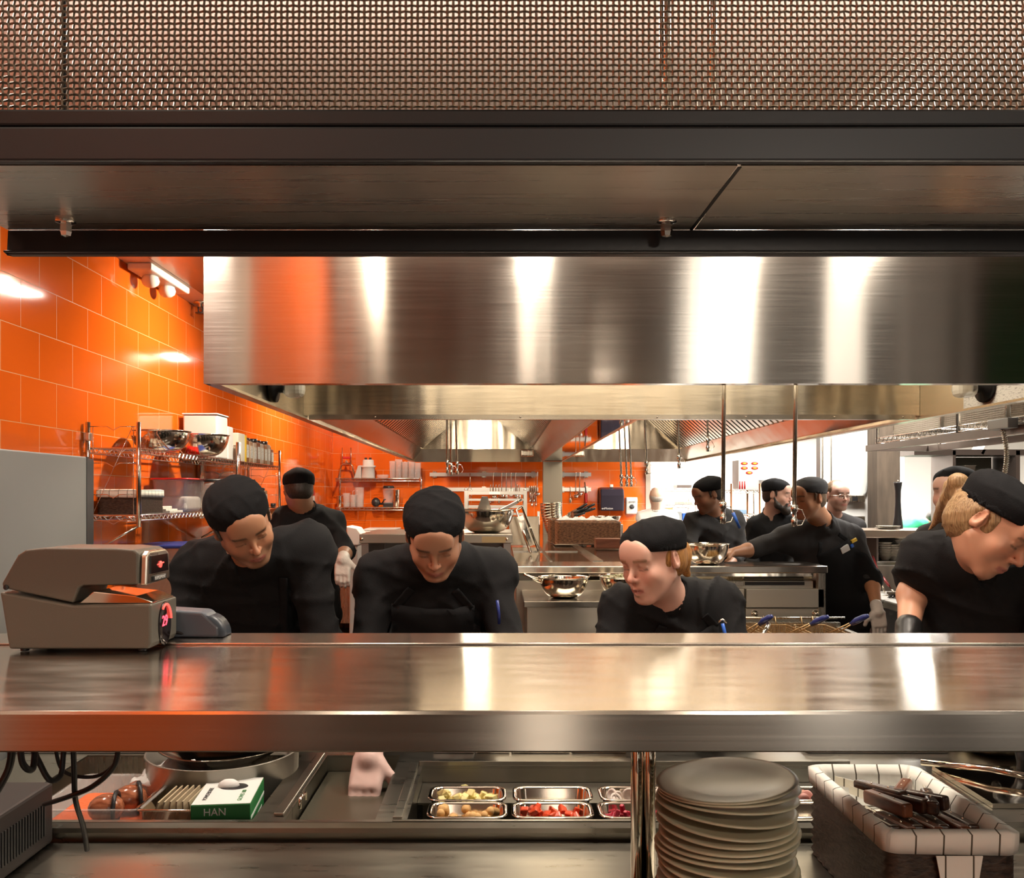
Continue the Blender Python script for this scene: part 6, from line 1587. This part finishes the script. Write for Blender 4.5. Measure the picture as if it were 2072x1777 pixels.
# printed cartons with red marks
ct = thing('printed_cartons', 'white carton with rows of red printed marks on top of the plate rack', 'carton', (XP(1515, 9.1), 9.1, R2[0]))
MB().box(XP(1494, 9.1), XP(1536, 9.1), 9.1, 9.34, R2[0]+.004, ZP(931, 9.1)).build('carton', M_WHITE, ct, bevel=.003)
for r in range(3):
    for c in range(2 if r < 2 else 1):
        x, z = XP(1506+c*21+(10 if r == 2 else 0), 9.1), ZP(938+r*9.5, 9.1)
        MB().lathe([(.001, .001), (.034, .001), (.036, 0)], (x, 9.0985, z), 20, R=np.stack([(1, 0, 0), (0, 0, .45), (0, -1, 0)], 1)).build('red_mark', M_RED, ct)
        MB().lathe([(.001, .001), (.018, .001), (.02, 0)], (x, 9.0965, z), 16, R=np.stack([(1, 0, 0), (0, 0, .45), (0, -1, 0)], 1)).build('yellow_mark', M_YEL, ct)
for i in range(3):
    o = MB().cyl((XP(1497+i*5, 8.98), 8.98, R2[0]+.004), (XP(1497+i*5, 8.98), 8.98, R2[0]+.085), .009, .006, 10).build('sauce_bottle', M_RED); tag(o, ['left', 'middle', 'right'][i]+' red sauce bottle before the printed carton', 'bottle', 'red sauce bottles')
o = bowl_mesh(.12, .09).build('steel_bowl', M_WHITE); o.location = (XP(1548, 9.2)-.02, 9.2, R2[0]+.006); tag(o, 'white bowl on top of the rack beside the printed carton', 'bowl')
for k, (px, n) in enumerate(((1512, 5), (1523, 11), (1562, 11), (1580, 10))):
    zb = R2[2] if k else R2[2]
    for i in range(n):
        o = MB().lathe([(.001, 0), (.045, 0), (.062, .014), (.064, .016), (.045, .005), (.001, .004)], (0, 0, 0), 20).build('dinner_plate', M_PLATEF); o.location = (XP(px, 9.05), 9.05, zb+.006+i*.0185)
        tag(o, f'cream plate in the {["short", "left tall", "middle tall", "right tall"][k]} stack on the back rack, {["lowest", "second", "third", "fourth", "fifth", "sixth", "seventh", "eighth", "ninth", "tenth", "eleventh"][i]} from below', 'plate', 'stacked plates on the back rack')
onshelf(1497, 1513, 26, R2[1]-.0, 9.0, .25, 'storage_bin', mat('pale_blue_plastic', (.35, .55, .80), .4), 'pale blue bin on the plate rack', 'bin') if False else None
onshelf(1497, 1511, 9, R2[1], 9.0, .2, 'storage_bin', mat('pale_blue_plastic', (.35, .55, .80), .4), 'pale blue bin on the plate rack', 'bin')
onshelf(1505, 1520, 8, R2[3], 9.0, .2, 'cardboard_box', M_CARD, 'small cardboard box low on the plate rack', 'box')
o = MB().box(XP(1478, 7.6), XP(1515, 7.6), 7.6, 8.0, 0, ZP(1057, 7.6)).build('oven_unit', S_GEN, bevel=.005); tag(o, 'steel counter unit between the far cook and the bearded cook', 'cabinet')
# ---------------------------------------------------------------- time stamp machine on the pass shelf
ST = Z(-.2645); Yn, Yf = 1.50, 1.62
def S2(px, py): return (XP(px, 1.514), ZP(py, 1.514))
t = thing('time_stamp', 'heavy grey time stamp machine on the pass shelf at left', 'time stamp', (-.70, 1.56, ST))
low = [S2(8, 1196), S2(26, 1312), S2(306, 1312), S2(314, 1222), S2(350, 1207)][:4]
xr = XP(312, 1.514)
m = MB().prism([S2(8, 1196), S2(12, 1216), S2(27, 1311), (xr-.004, S2(0, 1311)[1]), (xr, S2(0, 1300)[1]), (xr, S2(0, 1221)[1]), S2(155, 1223)], 'y', Yn, Yf)
m.build('base_housing', M_GREYM, t, bevel=.004, seg=3)
m = MB().prism([S2(14, 1189), S2(11, 1180), S2(44, 1122), S2(60, 1112), S2(100, 1108), S2(240, 1109), S2(276, 1112), S2(286, 1117), S2(286, 1182), S2(176, 1184), S2(168, 1188), S2(156, 1219)], 'y', Yn+.001, Yf-.001)
m.build('head_housing', M_GREYM, t, bevel=.006, seg=3)
MB().prism([S2(160, 1221), S2(190, 1197), (xr-.03, S2(0, 1206)[1]), (xr-.002, S2(0, 1218)[1]), (xr-.002, S2(0, 1221)[1])], 'y', Yn+.012, Yf-.010).build('stamp_plate', S_MIR, t, bevel=.002)
x = S2(286, 0)[0]
MB().prism([(Yn+.006, S2(0, 1184)[1]), (Yf-.006, S2(0, 1180)[1]), (Yf-.012, S2(0, 1124)[1]), (Yf-.028, S2(0, 1116)[1]), (Yn+.022, S2(0, 1116)[1]), (Yn+.010, S2(0, 1124)[1])], 'x', x, x+.012).build('window_bezel', S_GEN, t, bevel=.003)
MB().prism([(Yn+.020, S2(0, 1162)[1]), (Yf-.020, S2(0, 1162)[1]), (Yf-.024, S2(0, 1126)[1]), (Yn+.022, S2(0, 1126)[1])], 'x', x+.0122, x+.0142).build('clock_window', M_SCREEN, t)
MB().cyl((x+.0145, 1.56, S2(0, 1146)[1]), (x+.016, 1.56, S2(0, 1146)[1]), .006, n=14).cyl((x+.0145, 1.548, S2(0, 1146)[1]), (x+.016, 1.572, S2(0, 1143)[1]), .0012, n=6).build('clock_hand', emis('red_glow', (1, .08, .06), 2.0), t)
MB().box(x+.0122, x+.0145, Yn+.03, Yf-.03, S2(0, 1178)[1], S2(0, 1168)[1]).build('name_strip', M_BLACKP, t)
text('lettering', 'RAPIDPRINT', .009, M_WHITE, (x+.0150, 1.56, S2(0, 1173)[1]), (math.pi/2, 0, math.pi/2), t)
# oval display on the right end
Rz = np.stack([(0, 1, 0), (0, 0, 1.35), (1, 0, 0)], 1)
MB().lathe([(.001, .0015), (.027, .0015), (.029, 0)], (xr+.0005, 1.56, ZP(1262, 1.56)), 28, R=Rz).build('display_recess', M_SCREEN, t)
text('lettering', '29', .026, emis('red_digits', (1, .05, .08), 4.0), (xr+.0026, 1.556, ZP(1256, 1.56)), (math.pi/2, 0, math.pi/2), t)
MB().tube([(xr+.003, 1.56+.025*math.cos(a), ZP(1262, 1.56)+.034*math.sin(a)) for a in np.linspace(.2, 2.2, 12)], .0022, 6).build('display_ring', MATS['red_glow'], t)
MB().lathe([(.0045, 0), (.0045, .0012), (.001, .0012)], (S2(22, 0)[0], Yn-.0005, S2(0, 1187)[1]), 14, R=np.stack(frame((0, -1, 0)), 1)).build('screw', M_BLACKP, t)
for px in (50, 288):
    for y in (Yn+.015, Yf-.015): MB().cyl((XP(px, 1.514), y, ST+.0005), (XP(px, 1.514), y, S2(0, 1311)[1]), .007, n=12).build('foot', M_BLACKP, t)
MB().tube([(xr-.03, Yf, ST+.02), (xr+.03, Yf+.02, ST+.006), (xr+.055, Yf+.045, ST+.012)], .003, 6).build('power_cord', M_CABLE, t)
# card terminal behind it
t = thing('card_terminal', 'rounded dark grey card terminal behind the time stamp machine', 'terminal', (-.56, 1.65, Z(-.2605)))
zt = Z(-.2605)
MB().prism([(-.63, zt), (-.515, zt), (-.515, zt+.02), (-.545, zt+.047), (-.63, zt+.052)], 'y', 1.63, 1.686).build('body', mat('slate_plastic', (.13, .15, .18), .35), t, bevel=.006, seg=3)
MB().lathe([(.001, 0), (.040, 0), (.040, .05), (.001, .05)], (-.548, 1.632, zt+.001), 28, R=np.stack([(1, 0, 0), (0, 0, 1), (0, 1, 0)], 1)).build('roll_cover', mat('dark_slate_plastic', (.05, .06, .075), .35), t)
o = t.children[1]
import bmesh
bm = bmesh.new(); bm.from_mesh(o.data)
bmesh.ops.bisect_plane(bm, geom=bm.verts[:]+bm.edges[:]+bm.faces[:], plane_co=(0, 0, .001), plane_no=(0, 0, 1), clear_inner=True)
bm.to_mesh(o.data); bm.free()

# ---------------------------------------------------------------- things beneath the pass shelf
t = thing('ticket_printer', 'dark ticket printer with grille side under the shelf at left', 'printer', (-1.2, 1.5, Z(-.7195)))
MB().box(-1.5, -.925, 1.22, 1.842, Z(-.716), Z(-.592)).build('housing', mat('dark_brown_plastic', (.035, .028, .026), .5), t, bevel=.006)
g = MB()
for i in range(54): g.box(-.9245, -.922, 1.26+i*.0102, 1.264+i*.0102, Z(-.690), Z(-.625))
g.build('grille', mat('dark_grey_plastic', (.06, .058, .056), .4), t); MB().box(-1.48, -.94, 1.24, 1.82, Z(-.7195), Z(-.7165)).build('foot_pad', M_BLACKP, t)
def cable(pts, label, r=.0045, n=24):
    P = [np.array(p) for p in pts]; out = []
    for i in range(len(P)-1):
        p0, p1, p2, p3 = P[max(i-1, 0)], P[i], P[i+1], P[min(i+2, len(P)-1)]
        for k in range(n//2):
            s = k/(n//2); out.append(.5*((2*p1)+(-p0+p2)*s+(2*p0-5*p1+4*p2-p3)*s*s+(-p0+3*p1-3*p2+p3)*s**3))
    out.append(P[-1]); o = MB().tube(out, r, 8).build('cable', M_CABLE, fix=False); tag(o, label, 'cable', 'cables hanging under the pass shelf')
cable([vv(60, 1500, 1.40), vv(78, 1540, 1.42), vv(100, 1578, 1.42), vv(122, 1570, 1.44), vv(128, 1530, 1.45), vv(130, 1495, 1.45)], 'short looping black cable under the left of the pass shelf')
cable([vv(148, 1495, 1.45), vv(150, 1560, 1.47), vv(153, 1620, 1.50), vv(168, 1672, 1.56), vv(176, 1720, 1.60)], 'black cable hanging straight down in front of the food')
cable([vv(240, 1495, 1.45), vv(232, 1548, 1.45), vv(190, 1590, 1.46), vv(140, 1612, 1.50), vv(90, 1628, 1.60)], 'black cable sagging to the ticket printer')
cable([vv(110, 1500, 1.5), vv(128, 1560, 1.5), vv(190, 1572, 1.5), vv(232, 1545, 1.48), vv(238, 1500, 1.47)], 'thin black cable looping beside the shelf end', .0032)
cable([vv(26, 1500, 1.38), vv(16, 1560, 1.40), vv(-30, 1640, 1.40)], 'thick black cable at the far left under the shelf', .006)
cable([vv(40, 1498, 1.38), vv(46, 1545, 1.38), vv(66, 1556, 1.40), vv(72, 1500, 1.42)], 'tight black cable loop at the far left', .005)

# plates
pp = [(.001, 0), (.062, 0), (.065, .003), (.070, .0035), (.108, .0055), (.1150, .0068), (.1170, .0085), (.1155, .0105), (.108, .0098), (.074, .0062), (.066, .0045), (.001, .0042)]
px_, py_ = XP(1470, 1.5), 1.50; n = 18
names = ['topmost', 'second', 'third', 'fourth', 'fifth', 'sixth', 'seventh', 'eighth', 'ninth', 'tenth', 'eleventh', 'twelfth', 'thirteenth', 'fourteenth', 'fifteenth', 'sixteenth', 'seventeenth', 'lowest']
me = MB().lathe(pp, (0, 0, 0), 56).build('dinner_plate', M_PLATE)
for i in range(n):
    o = me if i == 0 else me.copy()
    if i: COL.objects.link(o)
    k = i/(n-1); o.location = (px_+.004*math.sin(i*1.3), py_+.003*math.cos(i*2.1), Z(-.7195)+i*.01365+.0005)
    o.rotation_euler = (.075*k+.006*math.sin(i*2), .03*k+.004*math.cos(i*3), i)
    if i == 0: o.rotation_euler = (0, 0, 0)
    tag(o, f'{names[n-1-i]} glazed stoneware plate of the tall stack under the shelf' if i else 'lowest glazed stoneware plate of the tall stack under the shelf', 'plate', 'tall stack of stoneware plates')

# lined basket with wooden handled knives
t = thing('lined_basket', 'dark wicker basket with checked cloth liner beside the plate stack', 'basket', (.73, 1.62, Z(-.7195)))
bx0, bx1, by0, by1, bz = .628, .838, 1.440, 1.805, Z(-.552)
wicker(MB(), bx0, bx1, by0, by1, Z(-.7190), bz, .016, .004).build('basket_body', M_WICK, t, fix=False)
liner(t, bx0, bx1, by0, by1, bz, .028, M_GING, .006)
MB().prism([(.700, Z(-.579)), (.775, Z(-.579)), (.765, Z(-.64)), (.712, Z(-.645))], 'y', by0-.0125, by0-.0105).build('liner_flap', M_GING, t, uv=lambda c: (c[0]+5, c[2]+3))
WD = [tex_mix('dark_walnut', (.03, .014, .008), (.08, .035, .018), .25, 8, (8, 1, 8)), tex_mix('rust_wood', (.12, .035, .012), (.20, .07, .03), .3, 8, (8, 1, 8))]
ks = [(.664, 1.595, .06, 0), (.688, 1.585, .05, 1), (.711, 1.595, -.04, 0), (.734, 1.587, .05, 1), (.757, 1.597, -.06, 0), (.780, 1.59, .06, 1), (.804, 1.60, .0, 0), (.690, 1.63, .22, 1), (.716, 1.645, .45, 0), (.748, 1.655, .62, 0), (.782, 1.64, -.35, 0), (.700, 1.69, .40, 0), (.765, 1.70, -.55, 1)]
for i, (x, y, a, w) in enumerate(ks):
    lv = 0 if i < 7 else 1; z = bz-.026+lv*.024; y -= .015
    d = np.array((math.sin(a), -math.cos(a), .10)); d /= np.linalg.norm(d); c = np.array((x, y, z))
    t = thing('steak_knife', ['', 'rust-coloured ', ][w]+'wooden-handled knife in the lined basket, '+['leftmost in front', 'second in front', 'third in front', 'middle in front', 'fifth in front', 'sixth in front', 'rightmost in front', 'upper layer far left', 'upper layer left', 'upper layer middle', 'upper layer right', 'upper layer behind left', 'upper layer behind right'][i], 'knife', c, 'wooden-handled knives in the lined basket')
    R = np.stack([np.cross(d, (0, 0, 1.))/np.linalg.norm(np.cross(d, (0, 0, 1.))), d, np.cross(np.cross(d, (0, 0, 1.)), d)/np.linalg.norm(np.cross(np.cross(d, (0, 0, 1.)), d))], 1)
    MB().obox(c+d*.02, (.0105, .058, .0125), R).build('handle', WD[w], t, bevel=.005, seg=3)
    MB().obox(c-d*.066, (.0008, .028, .008), R).build('blade', S_MIR, t)
    for k in (-.02, .02): MB().sphere(c+d*(.02+k)+R[:, 2]*.0125, .0022, 6).build('rivet', S_MIR, t)
o = MB().lathe([(.001, 0), (.05, .0), (.075, .02), (.04, .045), (.001, .05)], (.93, 1.50, Z(-.7195)), 20).build('cloth_bundle', M_SHIRTW); tag(o, 'bundled white cloth at the right end of the counter shelf', 'cloth')

# ---------------------------------------------------------------- pans of ingredients
PR = PT+.004
def inpan(px0, px1, Y0, Y1, label, d=.085, m=S_BOWL):
    x0, x1 = XP(px0, (Y0+Y1)/2)+.012, XP(px1, (Y0+Y1)/2)-.012
    o = pan_mesh(x0, x1, Y0+.010, Y1-.010, PR, d, .0085, .022, .008).build('food_pan', m); tag(o, label, 'food pan', 'steel food pans in the counter well'); return x0, x1
cols = [(862, 1030), (1032, 1203), (1206, 1374), (1377, 1545), (1548, 1700)]
cn = ['leftmost', 'second', 'third', 'fourth', 'fifth']
what = [('yellow cubes', 'golden croutons'), ('oil', 'chopped tomatoes'), ('sliced onion', 'beetroot strips'), ('plates hide', 'plates hide'), ('pink slices', 'mustard')]
P = {}
for i, (a, b) in enumerate(cols):
    P[i, 1] = (*inpan(a+2, b-2, 1.970, 2.074, f'steel food pan in the back row of the counter well, {cn[i]} from the left'), 2.022)
    P[i, 0] = (*inpan(a, b, 1.864, 1.968, f'steel food pan in the front row of the counter well, {cn[i]} from the left'), 1.916)
MB().box(wellB[0]+.001, wellB[1]-.001, 2.086, 2.232, PT-.045, PT-.041).build('divider_plate', S_PREP, pc)
def scatter(key, proto, n, label, cat, grp, top=.020, deep=.060, rr=.01, sd=1, spread=1.0, xo=0):
    x0, x1, y = P[key]; rg = random.Random(sd); 
    for i in range(n):
        o = proto if i == 0 else proto.copy()
        if i: COL.objects.link(o)
        o.location = ((x0+x1)/2+xo+(rg.random()-.5)*(x1-x0-.036)*spread, y+(rg.random()-.5)*.055, PR-deep+rr+(deep-top)*(i/n)); o.rotation_euler = (rg.random()*3, rg.random()*3, rg.random()*3)
        tag(o, label, cat, grp)
M_YC = mat('pale_yellow_food', (.85, .72, .30), .5); M_CR = mat('golden_crouton', (.70, .42, .16), .7, 0, (80, .5, .003)); M_TM = mat('tomato', (.75, .09, .03), .25); M_ON = mat('pale_onion', (.80, .68, .60), .4); M_BT = mat('beetroot', (.45, .02, .05), .3)
def cube(nm, h, m): return MB().obox((0, 0, 0), (h, h, h)).build(nm, m, bevel=h*.25)
scatter((0, 1), cube('fruit_cube', .0072, M_YC), 60, 'pale yellow cube in the back left food pan', 'food cube', 'pale yellow cubes in the back left pan', .012, .062, .008, 1)
scatter((0, 0), MB().sphere((0, 0, 0), (.0105, .0095, .009), 10).build('chickpea', M_CR), 48, 'round golden bite in the front left food pan', 'food bite', 'golden bites in the front left pan', .012, .062, .01, 2)
tc = MB().prism([(-.012, -.006), (.012, -.008), (.009, .007), (-.004, .010)], 'z', -.006, .006).build('tomato_piece', M_TM, bevel=.003)
scatter((1, 0), tc, 46, 'piece of chopped tomato in the front pan, second from the left', 'tomato piece', 'chopped tomato in the second pan', .012, .062, .009, 3)
scatter((2, 0), MB().obox((0, 0, 0), (.022, .0045, .0045)).build('beetroot_strip', M_BT, bevel=.002), 26, 'dark red strip in the front pan, third from the left', 'beetroot strip', 'beetroot strips in the third pan', .012, .062, .008, 4)
on = MB().lathe([(.010, 0), (.015, .001), (.016, .003), (.011, .002), (.010, 0)], (0, 0, 0), 18).build('onion_ring', M_ON)
scatter((2, 1), on, 34, 'pale sliced onion ring in the back pan, third from the left', 'onion ring', 'onion rings in the third pan', .012, .062, .009, 5)
scatter((4, 1), MB().lathe([(.010, 0), (.013, .001), (.001, .002)], (0, 0, 0), 14).build('ham_slice', mat('pink_slices', (.70, .35, .30), .5)), 20, 'pink slice in the pan right of the plate stack', 'food slice', 'pink slices right of the plates', .012, .062, .008, 6)
for k, mm, nm, lb in (((1, 1), mat('golden_oil', (.60, .48, .14), .08), 'dressing', 'golden dressing in the back pan, second from the left'), ((4, 0), mat('mustard', (.62, .42, .03), .3), 'mustard', 'yellow mustard in the front pan right of the plates'), ((3, 0), M_ON, 'chopped_onion', 'chopped onion in the pan behind the plate stack'), ((3, 1), M_YC, 'grated_cheese', 'pale grated cheese in the back pan behind the plate stack')):
    x0, x1, y = P[k]; tag(loops(MB(), [rrect(x0+.009, x1-.009, y-.036, y+.036, .015, PR-.08), rrect(x0+.004, x1-.004, y-.039, y+.039, .02, PR-.035)], True, True).build(nm, mm), lb, nm.replace('_', ' '), kind='stuff')
pc2 = cube('fruit_cube', .0072, M_YC); rg = random.Random(9)
for i in range(14):
    o = pc2 if i == 0 else pc2.copy()
    if i: COL.objects.link(o)
    o.location = (XP(895+(i % 7)*9, 2.12)+rg.random()*.003, 2.105+.02*(i//7), PT-.041+.0075+(.014 if i in (5, 12) else 0)); o.rotation_euler = (0, 0, rg.random()*2); tag(o, 'pale yellow cube spilled on the plate behind the left pan', 'food cube', 'spilled pale yellow cubes')

# things on the counter behind and beside the wells
def flat(px0, px1, y0, y1, z, h, name, m, label, cat, grp=None, bev=.003):
    ym = (y0+y1)/2; o = MB().box(XP(px0, ym), XP(px1, ym), y0, y1, z, z+h).build(name, m, bevel=bev); return tag(o, label, cat, grp)
flat(880, 960, 2.345, 2.452, PT+.0005, .014, 'cutting_board', M_WHITE, 'white cutting board behind the pans, left of three', 'cutting board', 'boards behind the counter well')
flat(964, 1030, 2.345, 2.452, PT+.0005, .010, 'steel_tray', S_MIR, 'small steel tray between the boards behind the pans', 'tray')
flat(1034, 1150, 2.345, 2.452, PT+.0005, .012, 'pan_cover', steel('cover_steel', (.45, .40, .33), .2), 'dark steel pan cover behind the pans', 'lid')
flat(1154, 1262, 2.345, 2.452, PT+.0005, .016, 'cutting_board', mat('cream_board', (.80, .72, .55), .5), 'cream cutting board behind the post', 'cutting board', 'boards behind the counter well')
flat(1620, 1900, 2.345, 2.452, PT+.0005, .014, 'cutting_board', M_WHITE, 'long white cutting board behind the lined basket', 'cutting board', 'boards behind the counter well')
o = bowl_mesh(.10, .045, n=32).build('steel_bowl', S_MIR); o.location = (XP(2010, 2.36), 2.36, PT+.001); tag(o, 'shallow steel bowl at the right end of the counter', 'bowl')
o = MB().tube([(XP(1905, 2.1), 2.2, PT+.02), (XP(2000, 2.1), 2.1, PT+.035), (XP(2090, 2.1), 2.02, PT+.03)], .008, 8).box(XP(1950, 2.05), XP(2130, 2.05), 1.93, 2.2, PT+.001, PT+.012).build('serving_tray', S_MIR); tag(o, 'steel tray with bright curved rim at the right behind the basket', 'tray')
o = MB().sphere((XP(1655, 2.38), 2.38, PT+.032), (.05, .035, .016), 14).build('bread_roll', M_SHIRTW); tag(o, 'small white roll on the long white board', 'roll')
# dark well with sliding lid
t = thing('sliding_lid', 'worn steel sliding lid with a small loop handle left of the dark well', 'lid', (-.47, 2.1, PT))
MB().prism([(XP(596, 2.1)+.005, 1.885), (-.458, 1.885), (-.458, 2.33), (XP(596, 2.1)+.005, 2.33)], 'z', PT+.0005, PT+.007).build('lid_sheet', S_PREP, t, bevel=.002)
x = XP(590, 1.93)
MB().tube([(x+.022, 1.91, PT+.007), (x+.022, 1.915, PT+.026), (x+.022, 1.965, PT+.026), (x+.022, 1.97, PT+.007)], .004, 8).build('handle', S_MIR, t)
o = MB().box(-.452+.004, -.262-.004, 1.889, 2.326, PT-.045, PT-.042).build('well_insert', mat('olive_tray', (.13, .12, .085), .3, .6)); tag(o, 'dull olive steel tray sunk in the dark well', 'tray')
# big pot and its lid, left
t = thing('stock_pot', 'big dull aluminium pot with its dark bowl under the pass shelf', 'pot', (-.70, 2.17, PT))
cx_, cy_ = XP(452, 2.20), 2.205
MB().lathe([(.001, -.10), (.170, -.10), (.178, -.085), (.182, .05), (.185, .052), (.180, .053), (.174, -.08), (.001, -.09)], (cx_, cy_, PT+.001), 44).build('pot_body', mat('dull_aluminium', (.40, .37, .32), .45, .8, (200, .2, .001)), t)
MB().lathe([(.001, .0), (.08, .0), (.150, .048), (.155, .051), (.150, .052), (.07, .012), (.001, .01)], (cx_+.005, cy_-.015, PT+.02), 44).build('inner_bowl', steel('dark_bowl_steel', (.22, .20, .16), .12), t)
# left ingredients
WZ = PT-.12+.0005
flat(60, 300, 2.30, 2.44, PT+.0005, .012, 'cutting_board', M_WHITE, 'white board at the far left of the counter', 'cutting board', 'boards at the left of the counter') if False else None
flat(40, 330, 2.345, 2.452, PT+.0005, .014, 'cutting_board', M_WHITE, 'white board at the far left of the counter', 'cutting board')
def sub(px0, px1, y0, y1, d, label, m, cat='food pan'):
    ym = (y0+y1)/2; x0, x1 = XP(px0, ym)+.01, XP(px1, ym)-.01
    o = pan_mesh(x0, x1, y0, y1, PT+.012, d, .007, .015, .006).build('food_pan' if cat == 'food pan' else 'plastic_tub', m); tag(o, label, cat); return x0, x1, ym
OR = mat('orange_food', (.85, .14, .03), .5, 0, (90, .6, .006))
x0, x1, ym = sub(118, 330, 1.895, 2.13, .09, 'clear tub of orange shredded food at the left of the counter', M_CLEAR, 'food tub')
tag(loops(MB(), [rrect(x0+.010, x1-.010, 1.905, 2.12, .015, PT-.07), rrect(x0+.006, x1-.006, 1.902, 2.124, .015, PT-.03)], True, True).build('shredded_food', OR), 'orange shredded food filling the clear tub', 'shredded food', kind='stuff')
for i, (px, Y, a) in enumerate(((215, 1.93, .2), (262, 1.99, .5))):
    x = XP(px, Y); t = thing('wrapped_roll', ['front', 'rear'][i]+' brown glazed roll in a dark wrapper in the clear tub', 'bread roll', (x, Y, PT-.03), 'brown rolls in the clear tub')
    MB().sphere((x, Y, PT+.002), (.038, .030, .030), 18, rotz(a)).build('crust', tex_mix('brown_crust%d' % i, (.20, .05, .02), (.50, .18, .09), .18, 9, (1, 8, 8)), t)
    MB().tube([np.array((x, Y, PT+.002))+rotz(a)@np.array((.020, .032*math.cos(q), .032*math.sin(q))) for q in np.linspace(0, 6.28, 20, endpoint=False)], .005, 6, closed=True).build('band', M_BLACKP, t)
x0, x1, ym = sub(300, 440, 1.895, 2.06, .09, 'steel pan of brown paper sleeves beside the glove box', S_MIR)
for i in range(6):
    o = MB().obox((x0+.025+i*(x1-x0-.05)/5, 1.965, PT-.015), (.0015, .055, .038), roty(.35-.1*i)).build('paper_sleeve', mat('kraft_paper', (.50, .40, .26), .8) if 'kraft_paper' not in MATS else MATS['kraft_paper']); tag(o, ['leftmost', 'second', 'third', 'fourth', 'fifth', 'rightmost'][i]+' brown paper sleeve standing in the steel pan', 'paper sleeve', 'brown paper sleeves')
rows = []
for a in range(12):
    rows.append([(XP(275+b*13, 2.12), 2.085+.012*a, PT+.004+.034*math.sin(math.pi*b/11)*math.sin(math.pi*a/11)+.008*math.sin(b*1.7+a)) for b in range(12)])
o = MB().grid(rows).build('kitchen_towel', M_SHIRTW, solid=.004); tag(o, 'crumpled white towel with blue stripe left of the pot', 'towel')
# glove box
t = thing('glove_box', 'green and white box of disposable gloves lying beside the pot', 'box', (-.60, 1.98, PT))
a0 = .10; R = rotz(a0); c = np.array((XP(462, 1.97), 1.975, PT-.012)); hx, hy, hz = .062, .088, .036
M_GB = mat('box_white', (.86, .88, .84), .4)
MB().obox(c+np.array((0, 0, .0)), (hx, hy, hz), R).build('carton', M_GREENP, t, bevel=.0015)
MB().obox(c+np.array((0, 0, hz+.0006)), (hx-.001, hy-.001, .0005), R).build('top_panel', M_GB, t)
MB().obox(c+R@np.array((hx+.0004, 0, .004)), (.0004, hy-.004, .003), R).obox(c+R@np.array((hx+.0004, .01, -.022)), (.0004, hy*.5, .008), R).build('side_stripe', M_GB, t)
MB().lathe([(.001, .001), (.024, .001), (.025, 0)], c+R@np.array((0.006, .026, hz+.0012)), 24, R=R@np.diag([1.25, .9, 1])).build('opening', M_BLACKP, t)
MB().sphere(c+R@np.array((-.006, .028, hz+.004)), (.024, .016, .014), 12, R).build('glove', M_SHIRTW, t)
def gt(body, size, lx, ly, lz, rot, m=M_BLACKP): text('lettering', body, size, m, c+R@np.array((lx, ly, lz)), rot, t)
gt('HAN', .022, -.012, -hy-.0008, .020, (math.pi/2, 0, a0), M_GB)
gt('GLOVES 100', .013, .0, -hy-.0008, -.012, (math.pi/2, 0, a0), M_GB)
gt('POWDERFREE', .013, -.040, -.02, hz+.0014, (0, 0, a0+1.57), M_BLACKP); gt('GLOVES 100', .013, .035, -.035, hz+.0014, (0, 0, a0+1.57), M_GREENP)
